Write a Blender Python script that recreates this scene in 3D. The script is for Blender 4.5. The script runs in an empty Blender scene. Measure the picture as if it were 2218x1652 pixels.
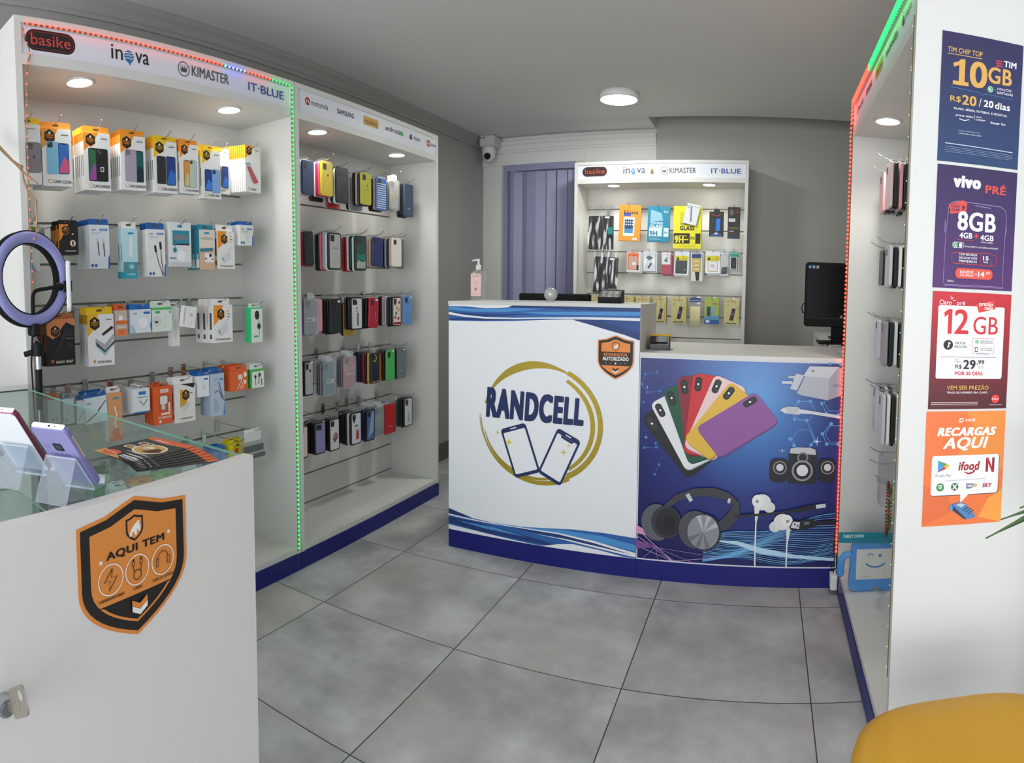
import bpy, math, random
from mathutils import Matrix, Vector
random.seed(11)
SC = bpy.context.scene
COL = SC.collection
PI = math.pi

# ------------------------------------------------------------------ camera (stitched phone panorama: a cylindrical lens)
EYE = 1.30
FPX, CYPX = 1363.277, 706.6315
cam = bpy.data.cameras.new('camera')
cam.type = 'PANO'
cam.panorama_type = 'CENTRAL_CYLINDRICAL'
cam.central_cylindrical_range_u_min = -1109.0 / FPX
cam.central_cylindrical_range_u_max = 1109.0 / FPX
cam.central_cylindrical_range_v_min = (CYPX - 1652.0) / FPX
cam.central_cylindrical_range_v_max = CYPX / FPX
cam.clip_start = 0.02
camo = bpy.data.objects.new('camera', cam)
COL.objects.link(camo)
_yaw, _a, _b = -0.4038, 0.0622, 0.0061
_B = Matrix(((math.cos(_yaw), -math.sin(_yaw), 0), (math.sin(_yaw), math.cos(_yaw), 0), (0, 0, 1)))
_R = Matrix(((math.cos(_b), 0, math.sin(_b)), (0, 1, 0), (-math.sin(_b), 0, math.cos(_b)))) @ \
     Matrix(((1, 0, 0), (0, math.cos(_a), -math.sin(_a)), (0, math.sin(_a), math.cos(_a)))) @ _B
_r, _f, _u = _R[0], _R[1], _R[2]
camo.matrix_world = Matrix.Translation((0, 0, EYE)) @ Matrix(((_r[0], _u[0], -_f[0]), (_r[1], _u[1], -_f[1]), (_r[2], _u[2], -_f[2]))).to_4x4()
SC.camera = camo

# ------------------------------------------------------------------ world, daylight, exposure
SC.view_settings.view_transform = 'Standard'
SC.view_settings.look = 'None'
SC.view_settings.gamma = 1.0
SC.view_settings.use_curve_mapping = False
SC.view_settings.exposure = 0.50
SC.cycles.max_bounces = 8
SC.cycles.diffuse_bounces = 5
SC.cycles.glossy_bounces = 3
SC.cycles.transparent_max_bounces = 24
SC.cycles.transmission_bounces = 6
SC.cycles.caustics_reflective = False
SC.cycles.caustics_refractive = False
w = bpy.data.worlds.new('overcast street'); SC.world = w; w.use_nodes = True
w.node_tree.nodes['Background'].inputs[0].default_value = (0.80, 0.90, 1.0, 1)
w.node_tree.nodes['Background'].inputs[1].default_value = 0.68

def area(name, loc, rot, sx, sy, power, col=(1, 1, 1), shape='RECTANGLE', spread=PI):
    l = bpy.data.lights.new(name, 'AREA'); l.shape = shape; l.size = sx; l.size_y = sy
    l.energy = power; l.color = col; l.spread = spread
    o = bpy.data.objects.new(name, l); COL.objects.link(o); o.location = loc; o.rotation_euler = rot
    return o
# daylight that comes in through the open shop front behind the photographer
area('shopfront_daylight', (-0.4, -2.6, 1.25), (math.radians(100), 0, 0), 3.6, 2.3, 100, (0.97, 0.98, 1.0))

# ------------------------------------------------------------------ materials
def lin(h):
    h = h.lstrip('#'); r = []
    for i in (0, 2, 4):
        c = int(h[i:i + 2], 16) / 255
        r.append(c / 12.92 if c <= 0.04045 else ((c + 0.055) / 1.055) ** 2.4)
    return (*r, 1)
_MC = {}
def M(h, rough=0.5, metal=0.0, emit=0.0, noise=0.0, coat=0.0, scale=30.0):
    k = (h, rough, metal, emit, noise, coat, scale)
    if k in _MC: return _MC[k]
    m = bpy.data.materials.new('surface_' + h.lstrip('#')); m.use_nodes = True
    n = m.node_tree.nodes; l = m.node_tree.links; b = n['Principled BSDF']
    b.inputs['Base Color'].default_value = lin(h); b.inputs['Roughness'].default_value = rough
    b.inputs['Metallic'].default_value = metal; b.inputs['Coat Weight'].default_value = coat
    if emit:
        b.inputs['Emission Color'].default_value = lin(h); b.inputs['Emission Strength'].default_value = emit
    if noise:
        tc = n.new('ShaderNodeTexCoord'); nz = n.new('ShaderNodeTexNoise'); nz.inputs['Scale'].default_value = scale
        nz.inputs['Detail'].default_value = 4
        rp = n.new('ShaderNodeMapRange'); rp.inputs['To Min'].default_value = 1 - noise; rp.inputs['To Max'].default_value = 1 + noise
        mx = n.new('ShaderNodeVectorMath'); mx.operation = 'SCALE'; mx.inputs[0].default_value = lin(h)[:3]
        l.new(tc.outputs['Object'], nz.inputs['Vector']); l.new(nz.outputs['Fac'], rp.inputs['Value'])
        l.new(rp.outputs['Result'], mx.inputs['Scale']); l.new(mx.outputs['Vector'], b.inputs['Base Color'])
    _MC[k] = m
    return m
def sheet(name, tint, gloss, rough=0.05, haze=0.0, fres=False):
    """thin clear plastic or glass sheet: mostly see-through, partly mirror, a little milky"""
    m = bpy.data.materials.new(name); m.use_nodes = True
    n = m.node_tree.nodes; l = m.node_tree.links; n.clear()
    o = n.new('ShaderNodeOutputMaterial'); t = n.new('ShaderNodeBsdfTransparent'); t.inputs[0].default_value = lin(tint)
    g = n.new('ShaderNodeBsdfGlossy'); g.inputs['Roughness'].default_value = rough
    x = n.new('ShaderNodeMixShader'); x.inputs[0].default_value = gloss
    if fres:
        fr = n.new('ShaderNodeFresnel'); fr.inputs[0].default_value = 1.30; l.new(fr.outputs[0], x.inputs[0])
    l.new(t.outputs[0], x.inputs[1]); l.new(g.outputs[0], x.inputs[2]); last = x
    if haze:
        d = n.new('ShaderNodeBsdfDiffuse'); d.inputs[0].default_value = (0.85, 0.87, 0.9, 1)
        y = n.new('ShaderNodeMixShader'); y.inputs[0].default_value = haze
        l.new(x.outputs[0], y.inputs[1]); l.new(d.outputs[0], y.inputs[2]); last = y
    l.new(last.outputs[0], o.inputs[0])
    return m
GLASS = sheet('counter glass', '#e3eee9', 0.10, 0.0, 0.03)
CLEAR = sheet('clear film', '#fbfcfc', 0.07, 0.15, 0.10)
BAG = sheet('clear bag', '#f9fafa', 0.07, 0.10, 0.03)
SHELL = sheet('clear shell', '#f2f4f8', 0.08, 0.1, 0.45)
ACRYL = sheet('clear acrylic', '#eef2f8', 0.07, 0.03, 0.10); ACEDGE = sheet('acrylic edge', '#f4f7fb', 0.25, 0.1, 0.60)

def wood_white():
    m = M('#d6d5d0', 0.42, noise=0.012, scale=6)
    return m
WHITE = wood_white()
BLUE = M('#0a1170', 0.42, noise=0.05, scale=14)
CHROME = M('#c9ccd0', 0.22, 1.0)
STEEL = M('#8d9194', 0.35, 0.9)
BLACKP = M('#0e0f10', 0.6); BLACKP.node_tree.nodes['Principled BSDF'].inputs['Specular IOR Level'].default_value = .25

# ------------------------------------------------------------------ mesh building
def rr(x0, y0, x1, y1, r, n=5):
    p = []
    for cx, cy, a in ((x1 - r, y1 - r, 0), (x0 + r, y1 - r, 90), (x0 + r, y0 + r, 180), (x1 - r, y0 + r, 270)):
        for i in range(n + 1):
            t = math.radians(a + 90 * i / n); p.append((cx + r * math.cos(t), cy + r * math.sin(t)))
    return p
def el(cx, cy, rx, ry, n=28, a0=0.0, a1=360.0):
    return [(cx + rx * math.cos(math.radians(a0 + (a1 - a0) * i / n)), cy + ry * math.sin(math.radians(a0 + (a1 - a0) * i / n))) for i in range(n + (0 if a1 - a0 == 360 else 1))]
_TX = {}
def text_mesh(s, b=0.0, sh=0.0, res=3):
    """lettering in a unit box; heavier weights are the same outlines laid over each other a stroke apart, italics are sheared"""
    k = (s, b, sh, res)
    if k in _TX: return _TX[k]
    cu = bpy.data.curves.new('lettering', 'FONT'); cu.body = s; cu.resolution_u = res; cu.space_character = 1 + 2.2 * max(0, b)
    o = bpy.data.objects.new('lettering', cu); COL.objects.link(o)
    dg = bpy.context.evaluated_depsgraph_get(); dg.update()
    me = bpy.data.meshes.new_from_object(o.evaluated_get(dg))
    v0 = [tuple(q.co[:2]) for q in me.vertices]; f0 = [tuple(q.vertices) for q in me.polygons]
    bpy.data.objects.remove(o); bpy.data.curves.remove(cu); bpy.data.meshes.remove(me)
    offs = [(0, 0)] if b < .004 else [(-b, -b * .6), (b, -b * .6), (b, b * .6), (-b, b * .6)] if b < .03 else [(-b, -b * .5), (b, -b * .5), (b, b * .5), (-b, b * .5), (0, b * .6), (0, -b * .6)]
    v = []; f = []
    for dx, dy in offs:
        n = len(v); v += [(x + dx + sh * (y + dy), y + dy) for x, y in v0]; f += [tuple(n + i for i in q) for q in f0]
    x0 = min(q[0] for q in v); x1 = max(q[0] for q in v); y0 = min(q[1] for q in v); y1 = max(q[1] for q in v)
    v = [((q[0] - x0) / (x1 - x0), (q[1] - y0) / (y1 - y0)) for q in v]
    _TX[k] = (v, f, (x1 - x0) / (y1 - y0), len(v0))
    return _TX[k]

class MB:
    def __init__(s): s.v = []; s.f = []; s.mi = []; s.sm = []; s.mats = []
    def mid(s, m):
        if isinstance(m, str): m = M(m)
        if m not in s.mats: s.mats.append(m)
        return s.mats.index(m)
    def add(s, vs, fs, m, smooth=False):
        b = len(s.v); s.v.extend([tuple(q) for q in vs]); i = s.mid(m)
        for f in fs: s.f.append(tuple(b + k for k in f)); s.mi.append(i); s.sm.append(smooth)
        return s
    def box(s, x0, x1, y0, y1, z0, z1, m):
        return s.add([(x0, y0, z0), (x1, y0, z0), (x1, y1, z0), (x0, y1, z0), (x0, y0, z1), (x1, y0, z1), (x1, y1, z1), (x0, y1, z1)],
                     [(0, 3, 2, 1), (4, 5, 6, 7), (0, 1, 5, 4), (1, 2, 6, 5), (2, 3, 7, 6), (3, 0, 4, 7)], m)
    def bbox(s, x0, x1, y0, y1, z0, z1, m, c=0.004):
        """box with chamfered edges"""
        vs = []; idx = {}
        for i, X in enumerate((x0, x1)):
            for j, Y in enumerate((y0, y1)):
                for k, Z in enumerate((z0, z1)):
                    dx = c if i == 0 else -c; dy = c if j == 0 else -c; dz = c if k == 0 else -c
                    for ax, q in enumerate(((X, Y + dy, Z + dz), (X + dx, Y, Z + dz), (X + dx, Y + dy, Z))):
                        idx[(i, j, k, ax)] = len(vs); vs.append(q)
        F = []
        for i in (0, 1):
            F.append([idx[(i, a, b, 0)] for a, b in ((0, 0), (1, 0), (1, 1), (0, 1))])
            F.append([idx[(a, i, b, 1)] for a, b in ((0, 0), (1, 0), (1, 1), (0, 1))])
            F.append([idx[(a, b, i, 2)] for a, b in ((0, 0), (1, 0), (1, 1), (0, 1))])
        for a in (0, 1):
            for b in (0, 1):
                F.append([idx[(a, b, 0, 0)], idx[(a, b, 1, 0)], idx[(a, b, 1, 1)], idx[(a, b, 0, 1)]])
                F.append([idx[(a, 0, b, 0)], idx[(a, 1, b, 0)], idx[(a, 1, b, 2)], idx[(a, 0, b, 2)]])
                F.append([idx[(0, a, b, 1)], idx[(1, a, b, 1)], idx[(1, a, b, 2)], idx[(0, a, b, 2)]])
                for k in (0, 1): F.append([idx[(a, b, k, 0)], idx[(a, b, k, 1)], idx[(a, b, k, 2)]])
        return s.add(vs, F, m)
    def prism(s, pts, O, U, V, N, m, top=None, smooth=False, bev=0.0, cap=None):
        """outline pts (u, v) pushed along vector N from O"""
        O, U, V, N = Vector(O), Vector(U), Vector(V), Vector(N); n = len(pts)
        P = [O + U * a + V * b for a, b in pts]
        if bev:
            cx = sum(a for a, b in pts) / n; cy = sum(b for a, b in pts) / n
            nn = N.normalized(); C = O + U * cx + V * cy
            Q = [p + (C - p).normalized() * bev for p in P]
            rings = [Q, [p + nn * bev for p in P], [p + N - nn * bev for p in P], [q + N for q in Q]]
        else:
            rings = [P, [p + N for p in P]]
        vs = [q for r in rings for q in r]; k = len(rings)
        fs = [(j * n + i, j * n + (i + 1) % n, (j + 1) * n + (i + 1) % n, (j + 1) * n + i) for j in range(k - 1) for i in range(n)]
        s.add(vs, fs, m, smooth)
        s.add(rings[0], [tuple(range(n - 1, -1, -1))], cap or m)
        return s.add(rings[-1], [tuple(range(n))], cap or top or m)
    def loft(s, rings, m, smooth=True, caps=True):
        n = len(rings[0]); vs = [q for r in rings for q in r]
        fs = [(j * n + i, j * n + (i + 1) % n, (j + 1) * n + (i + 1) % n, (j + 1) * n + i) for j in range(len(rings) - 1) for i in range(n)]
        s.add(vs, fs, m, smooth)
        if caps:
            s.add(rings[0], [tuple(range(n - 1, -1, -1))], m, smooth); s.add(rings[-1], [tuple(range(n))], m, smooth)
        return s
    def tube(s, pts, r, m, n=8, smooth=True, closed=False):
        P = [Vector(p) for p in pts]; rings = []
        up = Vector((0, 0, 1)); K = len(P)
        for i, p in enumerate(P):
            a = P[i - 1] if (i or closed) else p; b = P[(i + 1) % K] if (i < K - 1 or closed) else p
            t = (b - a).normalized()
            if abs(t.dot(up)) > 0.98: up = Vector((1, 0, 0)) if abs(t.x) < .9 else Vector((0, 1, 0))
            x = t.cross(up).normalized(); up = x.cross(t).normalized()
            rad = r[i] if isinstance(r, (list, tuple)) else r
            rings.append([p + (x * math.cos(2 * PI * k / n) + up * math.sin(2 * PI * k / n)) * rad for k in range(n)])
        if closed: rings.append(rings[0])
        return s.loft(rings, m, smooth, not closed)
    def cyl(s, p0, p1, r, m, n=20, r2=None):
        return s.tube([p0, p1], [r, r if r2 is None else r2], m, n)
    def lathe(s, prof, m, O=(0, 0, 0), n=32, smooth=True):
        rings = [[(O[0] + r * math.cos(2 * PI * k / n), O[1] + r * math.sin(2 * PI * k / n), O[2] + z) for k in range(n)] for r, z in prof]
        return s.loft(rings, m, smooth)
    def ball(s, c, r, m, n=12):
        return s.lathe([(max(1e-5, r * math.sin(PI * i / n)), -r * math.cos(PI * i / n)) for i in range(n + 1)], m, c, n * 2)
    def mesh(s, name):
        me = bpy.data.meshes.new(name); me.from_pydata(s.v, [], s.f)
        for m in s.mats: me.materials.append(m)
        me.polygons.foreach_set('material_index', s.mi); me.polygons.foreach_set('use_smooth', s.sm); me.update()
        return me
    def put(s, name, parent=None, label=None):
        return link(name, s.mesh(name), parent, label)
def link(name, me, parent=None, label=None):
    o = bpy.data.objects.new(name, me); COL.objects.link(o)
    if parent is not None: o.parent = parent
    if label: o['label'] = label
    return o

class CV:
    """flat print on a face: a drawing frame on the surface, each mark one hair above the last"""
    def __init__(s, mb, O, U, V, N, eps=0.00007):
        s.mb, s.O, s.U, s.V, s.N, s.e, s.k = mb, Vector(O), Vector(U), Vector(V), Vector(N), eps, 1
    def _p(s, pts): return [s.O + s.U * a + s.V * b + s.N * (s.e * s.k) for a, b in pts]
    def P(s, pts, c, rough=None):
        s.mb.add(s._p(pts), [tuple(range(len(pts)))], c); s.k += 1; return s
    def R(s, x0, y0, x1, y1, c, r=0):
        return s.P(rr(x0, y0, x1, y1, r) if r else [(x0, y0), (x1, y0), (x1, y1), (x0, y1)], c)
    def E(s, cx, cy, rx, ry, c, n=28): return s.P(el(cx, cy, rx, ry, n), c)
    def ring(s, cx, cy, rx, ry, w, c, a0=0, a1=360, n=40):
        s.L(el(cx, cy, rx, ry, n, a0, a1) + ([] if a1 - a0 < 360 else [el(cx, cy, rx, ry, n)[0]]), w, c); return s
    def L(s, pts, w, c):
        n = len(pts); A = []; B = []
        for i, p in enumerate(pts):
            a = pts[max(0, i - 1)]; b = pts[min(n - 1, i + 1)]
            dx, dy = b[0] - a[0], b[1] - a[1]; d = math.hypot(dx, dy) or 1
            ww = w[i] if isinstance(w, (list, tuple)) else w
            A.append((p[0] - dy / d * ww / 2, p[1] + dx / d * ww / 2)); B.append((p[0] + dy / d * ww / 2, p[1] - dx / d * ww / 2))
        s.mb.add(s._p(A + B), [(i, i + 1, n + i + 1, n + i) for i in range(n - 1)], c); s.k += 1; return s
    def T(s, t, x0, y0, x1, y1, c, b=0.0, sh=0.0, res=3, fit=False, M2=None):
        v, f, asp, n0 = text_mesh(t, b, sh, res)
        if fit:                                   # keep the letters' own width, centred
            wd = min(x1 - x0, (y1 - y0) * asp); cx = (x0 + x1) / 2; x0, x1 = cx - wd / 2, cx + wd / 2
        pts = [(x0 + a * (x1 - x0), y0 + q * (y1 - y0)) for a, q in v]
        if M2: pts = [M2(a, q) for a, q in pts]
        s._t(pts, f, c, n0); return s
    def _t(s, pts, f, c, n0):
        """each laid-over outline sits one hair above the last"""
        s.mb.add([s.O + s.U * a + s.V * q + s.N * (s.e * (s.k + i // n0)) for i, (a, q) in enumerate(pts)], f, c); s.k += len(pts) // n0

# ------------------------------------------------------------------ things
def tag(o, label, cat, group=None, kind=None):
    o['label'] = label; o['category'] = cat
    if group: o['group'] = group
    if kind: o['kind'] = kind
    return o
def thing(name, label, cat, loc=(0, 0, 0), rz=0.0, group=None):
    o = bpy.data.objects.new(name, None); COL.objects.link(o); o.empty_display_size = 0.05
    o.location = loc; o.rotation_euler = (0, 0, rz)
    return tag(o, label, cat, group)
def dup(root, loc, rz=0.0, label=None, rot=None):
    r = root.copy(); COL.objects.link(r); r.location = loc; r.rotation_euler = rot or (0, 0, rz)
    if label: r['label'] = label
    for ch in list(root.children):
        c = ch.copy(); COL.objects.link(c); c.parent = r
        for g in list(ch.children):
            d = g.copy(); COL.objects.link(d); d.parent = c
    return r
def struct(name, mb):
    o = mb.put(name); o['kind'] = 'structure'; return o
# ------------------------------------------------------------------ room shell
XW, XE, YBK, ZC = -2.30, 0.735, 4.76, 2.505
def floor_mat():
    m = bpy.data.materials.new('grey porcelain tiles'); m.use_nodes = True
    n = m.node_tree.nodes; l = m.node_tree.links; b = n['Principled BSDF']
    tc = n.new('ShaderNodeTexCoord'); sp = n.new('ShaderNodeSeparateXYZ'); l.new(tc.outputs['Object'], sp.inputs[0])
    def mth(op, a, c=None, d=None):
        q = n.new('ShaderNodeMath'); q.operation = op
        for i, x in enumerate((a, c, d)):
            if x is None: continue
            if isinstance(x, (int, float)): q.inputs[i].default_value = x
            else: l.new(x, q.inputs[i])
        return q.outputs[0]
    S = 0.6098
    cells = []; dist = []
    for out, off in ((sp.outputs[0], -1.65 + S * 10), (sp.outputs[1], 2.5358 + S * 10)):
        u = mth('DIVIDE', mth('ADD', out, (S * 20 - off) if False else (S * 40 - off)), S)
        fr = mth('FRACT', u); cells.append(mth('FLOOR', u))
        dist.append(mth('MINIMUM', fr, mth('SUBTRACT', 1.0, fr)))
    d = mth('MINIMUM', dist[0], dist[1]); grout = mth('LESS_THAN', d, 0.0032)
    cb = n.new('ShaderNodeCombineXYZ'); l.new(cells[0], cb.inputs[0]); l.new(cells[1], cb.inputs[1])
    wn = n.new('ShaderNodeTexWhiteNoise'); wn.noise_dimensions = '3D'; l.new(cb.outputs[0], wn.inputs['Vector'])
    off = n.new('ShaderNodeVectorMath'); off.operation = 'MULTIPLY_ADD'; off.inputs[1].default_value = (7, 7, 7)
    l.new(wn.outputs['Color'], off.inputs[0]); l.new(tc.outputs['Object'], off.inputs[2])
    z1 = n.new('ShaderNodeTexNoise'); z1.inputs['Scale'].default_value = 4.2; z1.inputs['Detail'].default_value = 9; z1.inputs['Roughness'].default_value = 0.62
    z2 = n.new('ShaderNodeTexNoise'); z2.inputs['Scale'].default_value = 1.7; z2.inputs['Detail'].default_value = 3
    l.new(off.outputs[0], z1.inputs['Vector']); l.new(off.outputs[0], z2.inputs['Vector'])
    r = n.new('ShaderNodeValToRGB'); e = r.color_ramp.elements
    e[0].position = 0.36; e[0].color = lin('#9a9c9c'); e[1].position = 0.66; e[1].color = lin('#c3c6c6')
    q = r.color_ramp.elements.new(0.5); q.color = lin('#aeb0b0'); l.new(z1.outputs['Fac'], r.inputs[0])
    w2 = n.new('ShaderNodeMixRGB'); w2.blend_type = 'MIX'; w2.inputs[2].default_value = lin('#aea59d')
    mr = n.new('ShaderNodeMapRange'); mr.inputs['From Min'].default_value = 0.45; mr.inputs['From Max'].default_value = 0.7; mr.inputs['To Max'].default_value = 0.6
    l.new(z2.outputs['Fac'], mr.inputs[0]); l.new(mr.outputs[0], w2.inputs[0]); l.new(r.outputs[0], w2.inputs[1])
    g = n.new('ShaderNodeMixRGB'); g.inputs[2].default_value = lin('#3a3330'); l.new(grout, g.inputs[0]); l.new(w2.outputs[0], g.inputs[1])
    l.new(g.outputs[0], b.inputs['Base Color'])
    rg = n.new('ShaderNodeMapRange'); rg.inputs['To Min'].default_value = 0.36; rg.inputs['To Max'].default_value = 0.55; l.new(z1.outputs['Fac'], rg.inputs[0])
    l.new(rg.outputs[0], b.inputs['Roughness'])
    return m
WALLM = M('#b0aea9', 0.9, noise=0.03, scale=3); WALL_SHADED = M('#9b9a95', 0.9, noise=0.03, scale=3)  # left wall tone darker: shade of glancing light put into its colour
PAINT = M('#d9d8d4', 0.85, noise=0.015, scale=3); CEIL = M('#d8d8d5', 0.92, noise=0.02, scale=2)
struct('floor', MB().box(XW - .1, 1.6, -1.3, 4.9, -0.06, 0.0, floor_mat()))
# ceiling stops short over the counter corner and steps up behind
cb = MB(); cb.box(XW - .1, 1.6, -1.3, 4.42, ZC, ZC + .1, CEIL); cb.box(XW - .1, -.865, 4.42, YBK + .1, ZC, ZC + .1, CEIL)
cb.box(-.865, .9, 4.40, YBK + .1, ZC + .42, ZC + .5, CEIL); cb.box(-.905, -.865, 4.42, YBK + .1, ZC + .1, ZC + .5, CEIL)
cb.box(-.865, .9, 4.38, 4.42, ZC + .1, ZC + .5, CEIL)
struct('ceiling', cb)
struct('wall_left', MB().box(XW - .1, XW, -0.9, YBK + .1, 0, ZC, WALL_SHADED))
struct('wall_right', MB().box(XE, XE + .1, 1.50, YBK + .1, 0, ZC + .5, WALLM))
# back wall with the doorway of the folding door (x -2.11 .. -1.50)
wb = MB(); wb.box(XW, -2.11, YBK, YBK + .1, 0, ZC, PAINT); wb.box(-2.11, -1.50, YBK, YBK + .1, 2.285, ZC, PAINT)
wb.box(-1.50, -.865, YBK, YBK + .1, 0, ZC, PAINT); wb.box(-.865, XE, YBK, YBK + .1, 0, ZC + .5, WALLM)
wb.box(-2.15, -1.45, YBK + .3, YBK + .34, 0, 2.5, WALLM)
struct('wall_back', wb)
# cornices
def cornice(o, d, n, ln, m):
    """stepped plaster moulding running along d from o, standing out along n under the ceiling"""
    prof = [(0, 0), (0, -.085), (.009, -.086), (.012, -.070), (.018, -.066), (.021, -.034), (.034, -.022), (.038, -.006), (.044, 0)]
    b = MB(); b.prism(prof, o, n, (0, 0, 1), Vector(d) * ln, m); return b
struct('trim_1', cornice((XW, -.9, ZC), (0, 1, 0), (1, 0, 0), 5.66, WALL_SHADED))
struct('trim_2', cornice((XW, YBK, ZC - .035), (1, 0, 0), (0, -1, 0), 1.435, PAINT))
struct('trim_3', MB().box(XW, -1.42, YBK - .012, YBK, 2.285, 2.375, PAINT))
struct('baseboard_left', MB().box(XW, XW + .012, 3.37, YBK, 0, .13, M('#5c5a57', .6)))
struct('baseboard_back', MB().box(XW, -2.11, YBK - .012, YBK, 0, .13, M('#5c5a57', .6)))

# ------------------------------------------------------------------ folding door (lilac pvc accordion)
fd = thing('folding_door', 'closed lilac grey accordion folding door in the back wall', 'door', (-2.11, YBK, 0))
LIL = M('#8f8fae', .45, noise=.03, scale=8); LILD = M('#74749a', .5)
b = MB(); b.box(0, .61, -.02, .05, 2.235, 2.285, LIL); b.box(0, .035, -.02, .05, 0, 2.235, LIL); b.put('door_frame', fd)
xs = [.04, .062, .085, .15, .20, .275, .36, .372, .44, .458, .53, .548, .575, .605]
dz = [0, -.012, 0, .022, 0, .0, .02, -.006, .02, .0, .024, 0, .016, 0]
b = MB()
for i in range(len(xs) - 1):
    a0, a1, d0, d1 = xs[i], xs[i + 1], dz[i], dz[i + 1]
    b.add([(a0, d0, .01), (a1, d1, .01), (a1, d1, 2.225), (a0, d0, 2.225), (a0, d0 + .008, .01), (a1, d1 + .008, .01), (a1, d1 + .008, 2.225), (a0, d0 + .008, 2.225)],
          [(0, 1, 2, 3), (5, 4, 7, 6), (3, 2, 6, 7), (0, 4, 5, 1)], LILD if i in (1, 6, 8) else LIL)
b.put('folding_panels', fd)
b = MB(); b.bbox(.095, .115, -.03, .0, 1.0, 1.12, LILD); b.put('handle', fd)

# ------------------------------------------------------------------ ceiling lamp, security camera
cl = thing('ceiling_lamp', 'round white surface LED lamp lit on the ceiling', 'lamp', (-.945, 3.87, ZC))
MB().lathe([(.001, 0), (.125, 0), (.125, -.036), (.119, -.042), (.112, -.038), (.112, -.034), (.001, -.034)], M('#e8e8e6', .5), n=48).put('housing', cl)
MB().lathe([(.111, -.0345), (.111, -.039), (.001, -.040)], M('#fbfff8', .5, emit=9.0), n=48).put('diffuser', cl)
area('ceiling_lamp_light', (-.945, 3.87, ZC - .05), (0, 0, 0), .22, .22, 10, (.96, 1, .97), 'DISK')
sc = thing('security_camera', 'white dome security camera in the corner above the folding door', 'camera', (-2.185, 4.62, 2.50))
b = MB(); b.bbox(-.065, .065, -.05, .11, -.085, .004, M('#c9c7c2', .5), .012); b.put('mounting_box', sc)
MB().lathe([(.001, -.085), (.05, -.085), (.055, -.10), (.056, -.125), (.050, -.165), (.034, -.195), (.001, -.205)], M('#d8d7d3', .4), n=28).put('dome', sc)
b = MB(); b.cyl((.008, -.030, -.155), (.012, -.056, -.168), .026, M('#17181a', .2), 20); b.cyl((.012, -.0555, -.168), (.0125, -.0575, -.169), .014, M('#050506', .05), 16); b.put('lens', sc)
for k in (-.03, .0): MB().cyl((k - .02, -.052, -.02), (k - .02, -.049, -.02), .007, '#4a4a48', 10).put('screw', sc)

# ------------------------------------------------------------------ shop cabinets
GROOVES = [1.742 + .1615 - .1615 * k for k in range(0, 12)]
ALU = M('#8e8b80', .45, .35)
def pill(cv, x0, z0, x1, z1):
    r = (z1 - z0) / 2
    cv.R(x0, z0, x1, z1, '#1c1718', r * .98); cv.R(x0 + .006, z0 + .006, x1 - .006, z1 - .006, '#7d2f2b', r - .006); cv.R(x0 + .008, z0 + .008, x1 - .008, z1 - .008, '#1c1718', r - .008)
    cv.T('basike', x0 + .02, z0 + .019, x1 - .018, z1 - .014, '#d1483c', .0)
    cv.E(x0 + .024, z1 - .015, .003, .003, '#d1483c', 10)
def inova(cv, x0, z0, x1, z1):
    w = x1 - x0; h = z1 - z0; zb = z0 + .22 * h
    cv.T('in', x0, zb, x0 + .30 * w, z1, '#1d1d1f', .006); cv.T('va', x0 + .63 * w, zb, x1, zb + .58 * h, '#1d1d1f', .006)
    cx = x0 + .46 * w; cz = zb + .27 * h; r = .125 * w
    cv.E(cx, cz, r, r * 1.05, '#2f6da6'); cv.P([(cx - .2 * r, cz - .9 * r), (cx + .7 * r, cz - .6 * r), (cx + .1 * r, cz - 1.6 * r)], '#2f6da6')
    for k in (-.35, .15, .6): cv.L([(cx - r * .85, cz + k * r - .1 * r), (cx - .2 * r, cz + k * r + .1 * r), (cx + .3 * r, cz + k * r - .05 * r), (cx + r * .85, cz + k * r + .12 * r)], r * .14, '#e9eef4')
def crown(cv, cx, cz, r, c='#4b4b4e'):
    cv.ring(cx, cz, r, r, r * .12, c)
    cv.P([(cx - .5 * r, cz - .42 * r), (cx + .5 * r, cz - .42 * r), (cx + .62 * r, cz + .35 * r), (cx + .3 * r, cz - .02 * r), (cx + .2 * r, cz + .42 * r), (cx, cz + .02 * r), (cx - .2 * r, cz + .42 * r), (cx - .3 * r, cz - .02 * r), (cx - .62 * r, cz + .35 * r)], c)
    for q in (-.62, -.2, .2, .62): cv.E(cx + q * r, cz + (.42 if abs(q) > .5 else .5) * r, .07 * r, .07 * r, c, 10)
def header_accessories(cv, H, dx=0.0, saint=False, sx=0.0):
    z = H - .07; cv.O = cv.O + Vector((sx, 0, 0))
    pill(cv, .05 + dx, z - .034, .235 + dx, z + .035)
    inova(cv, .36 + dx * .5, z - .034, .52 + dx * .5, z + .03)
    crown(cv, .662, z - .004, .026); cv.T('KIMASTER', .70, z - .022, .888, z + .017, '#55565a', .012); 
    cv.T('IT·BLUE', .995, z - .022, 1.205, z + .012, '#26509c', .008)
    if saint:      # small devotional sticker on the back cabinet's header
        cv.E(.575, z - .004, .022, .033, '#e6dccb'); cv.P([(.562, z - .026), (.588, z - .026), (.584, z), (.575, z + .022), (.566, z)], '#6c5a3c'); cv.E(.575, z + .012, .006, .008, '#c8a055', 12)
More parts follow.
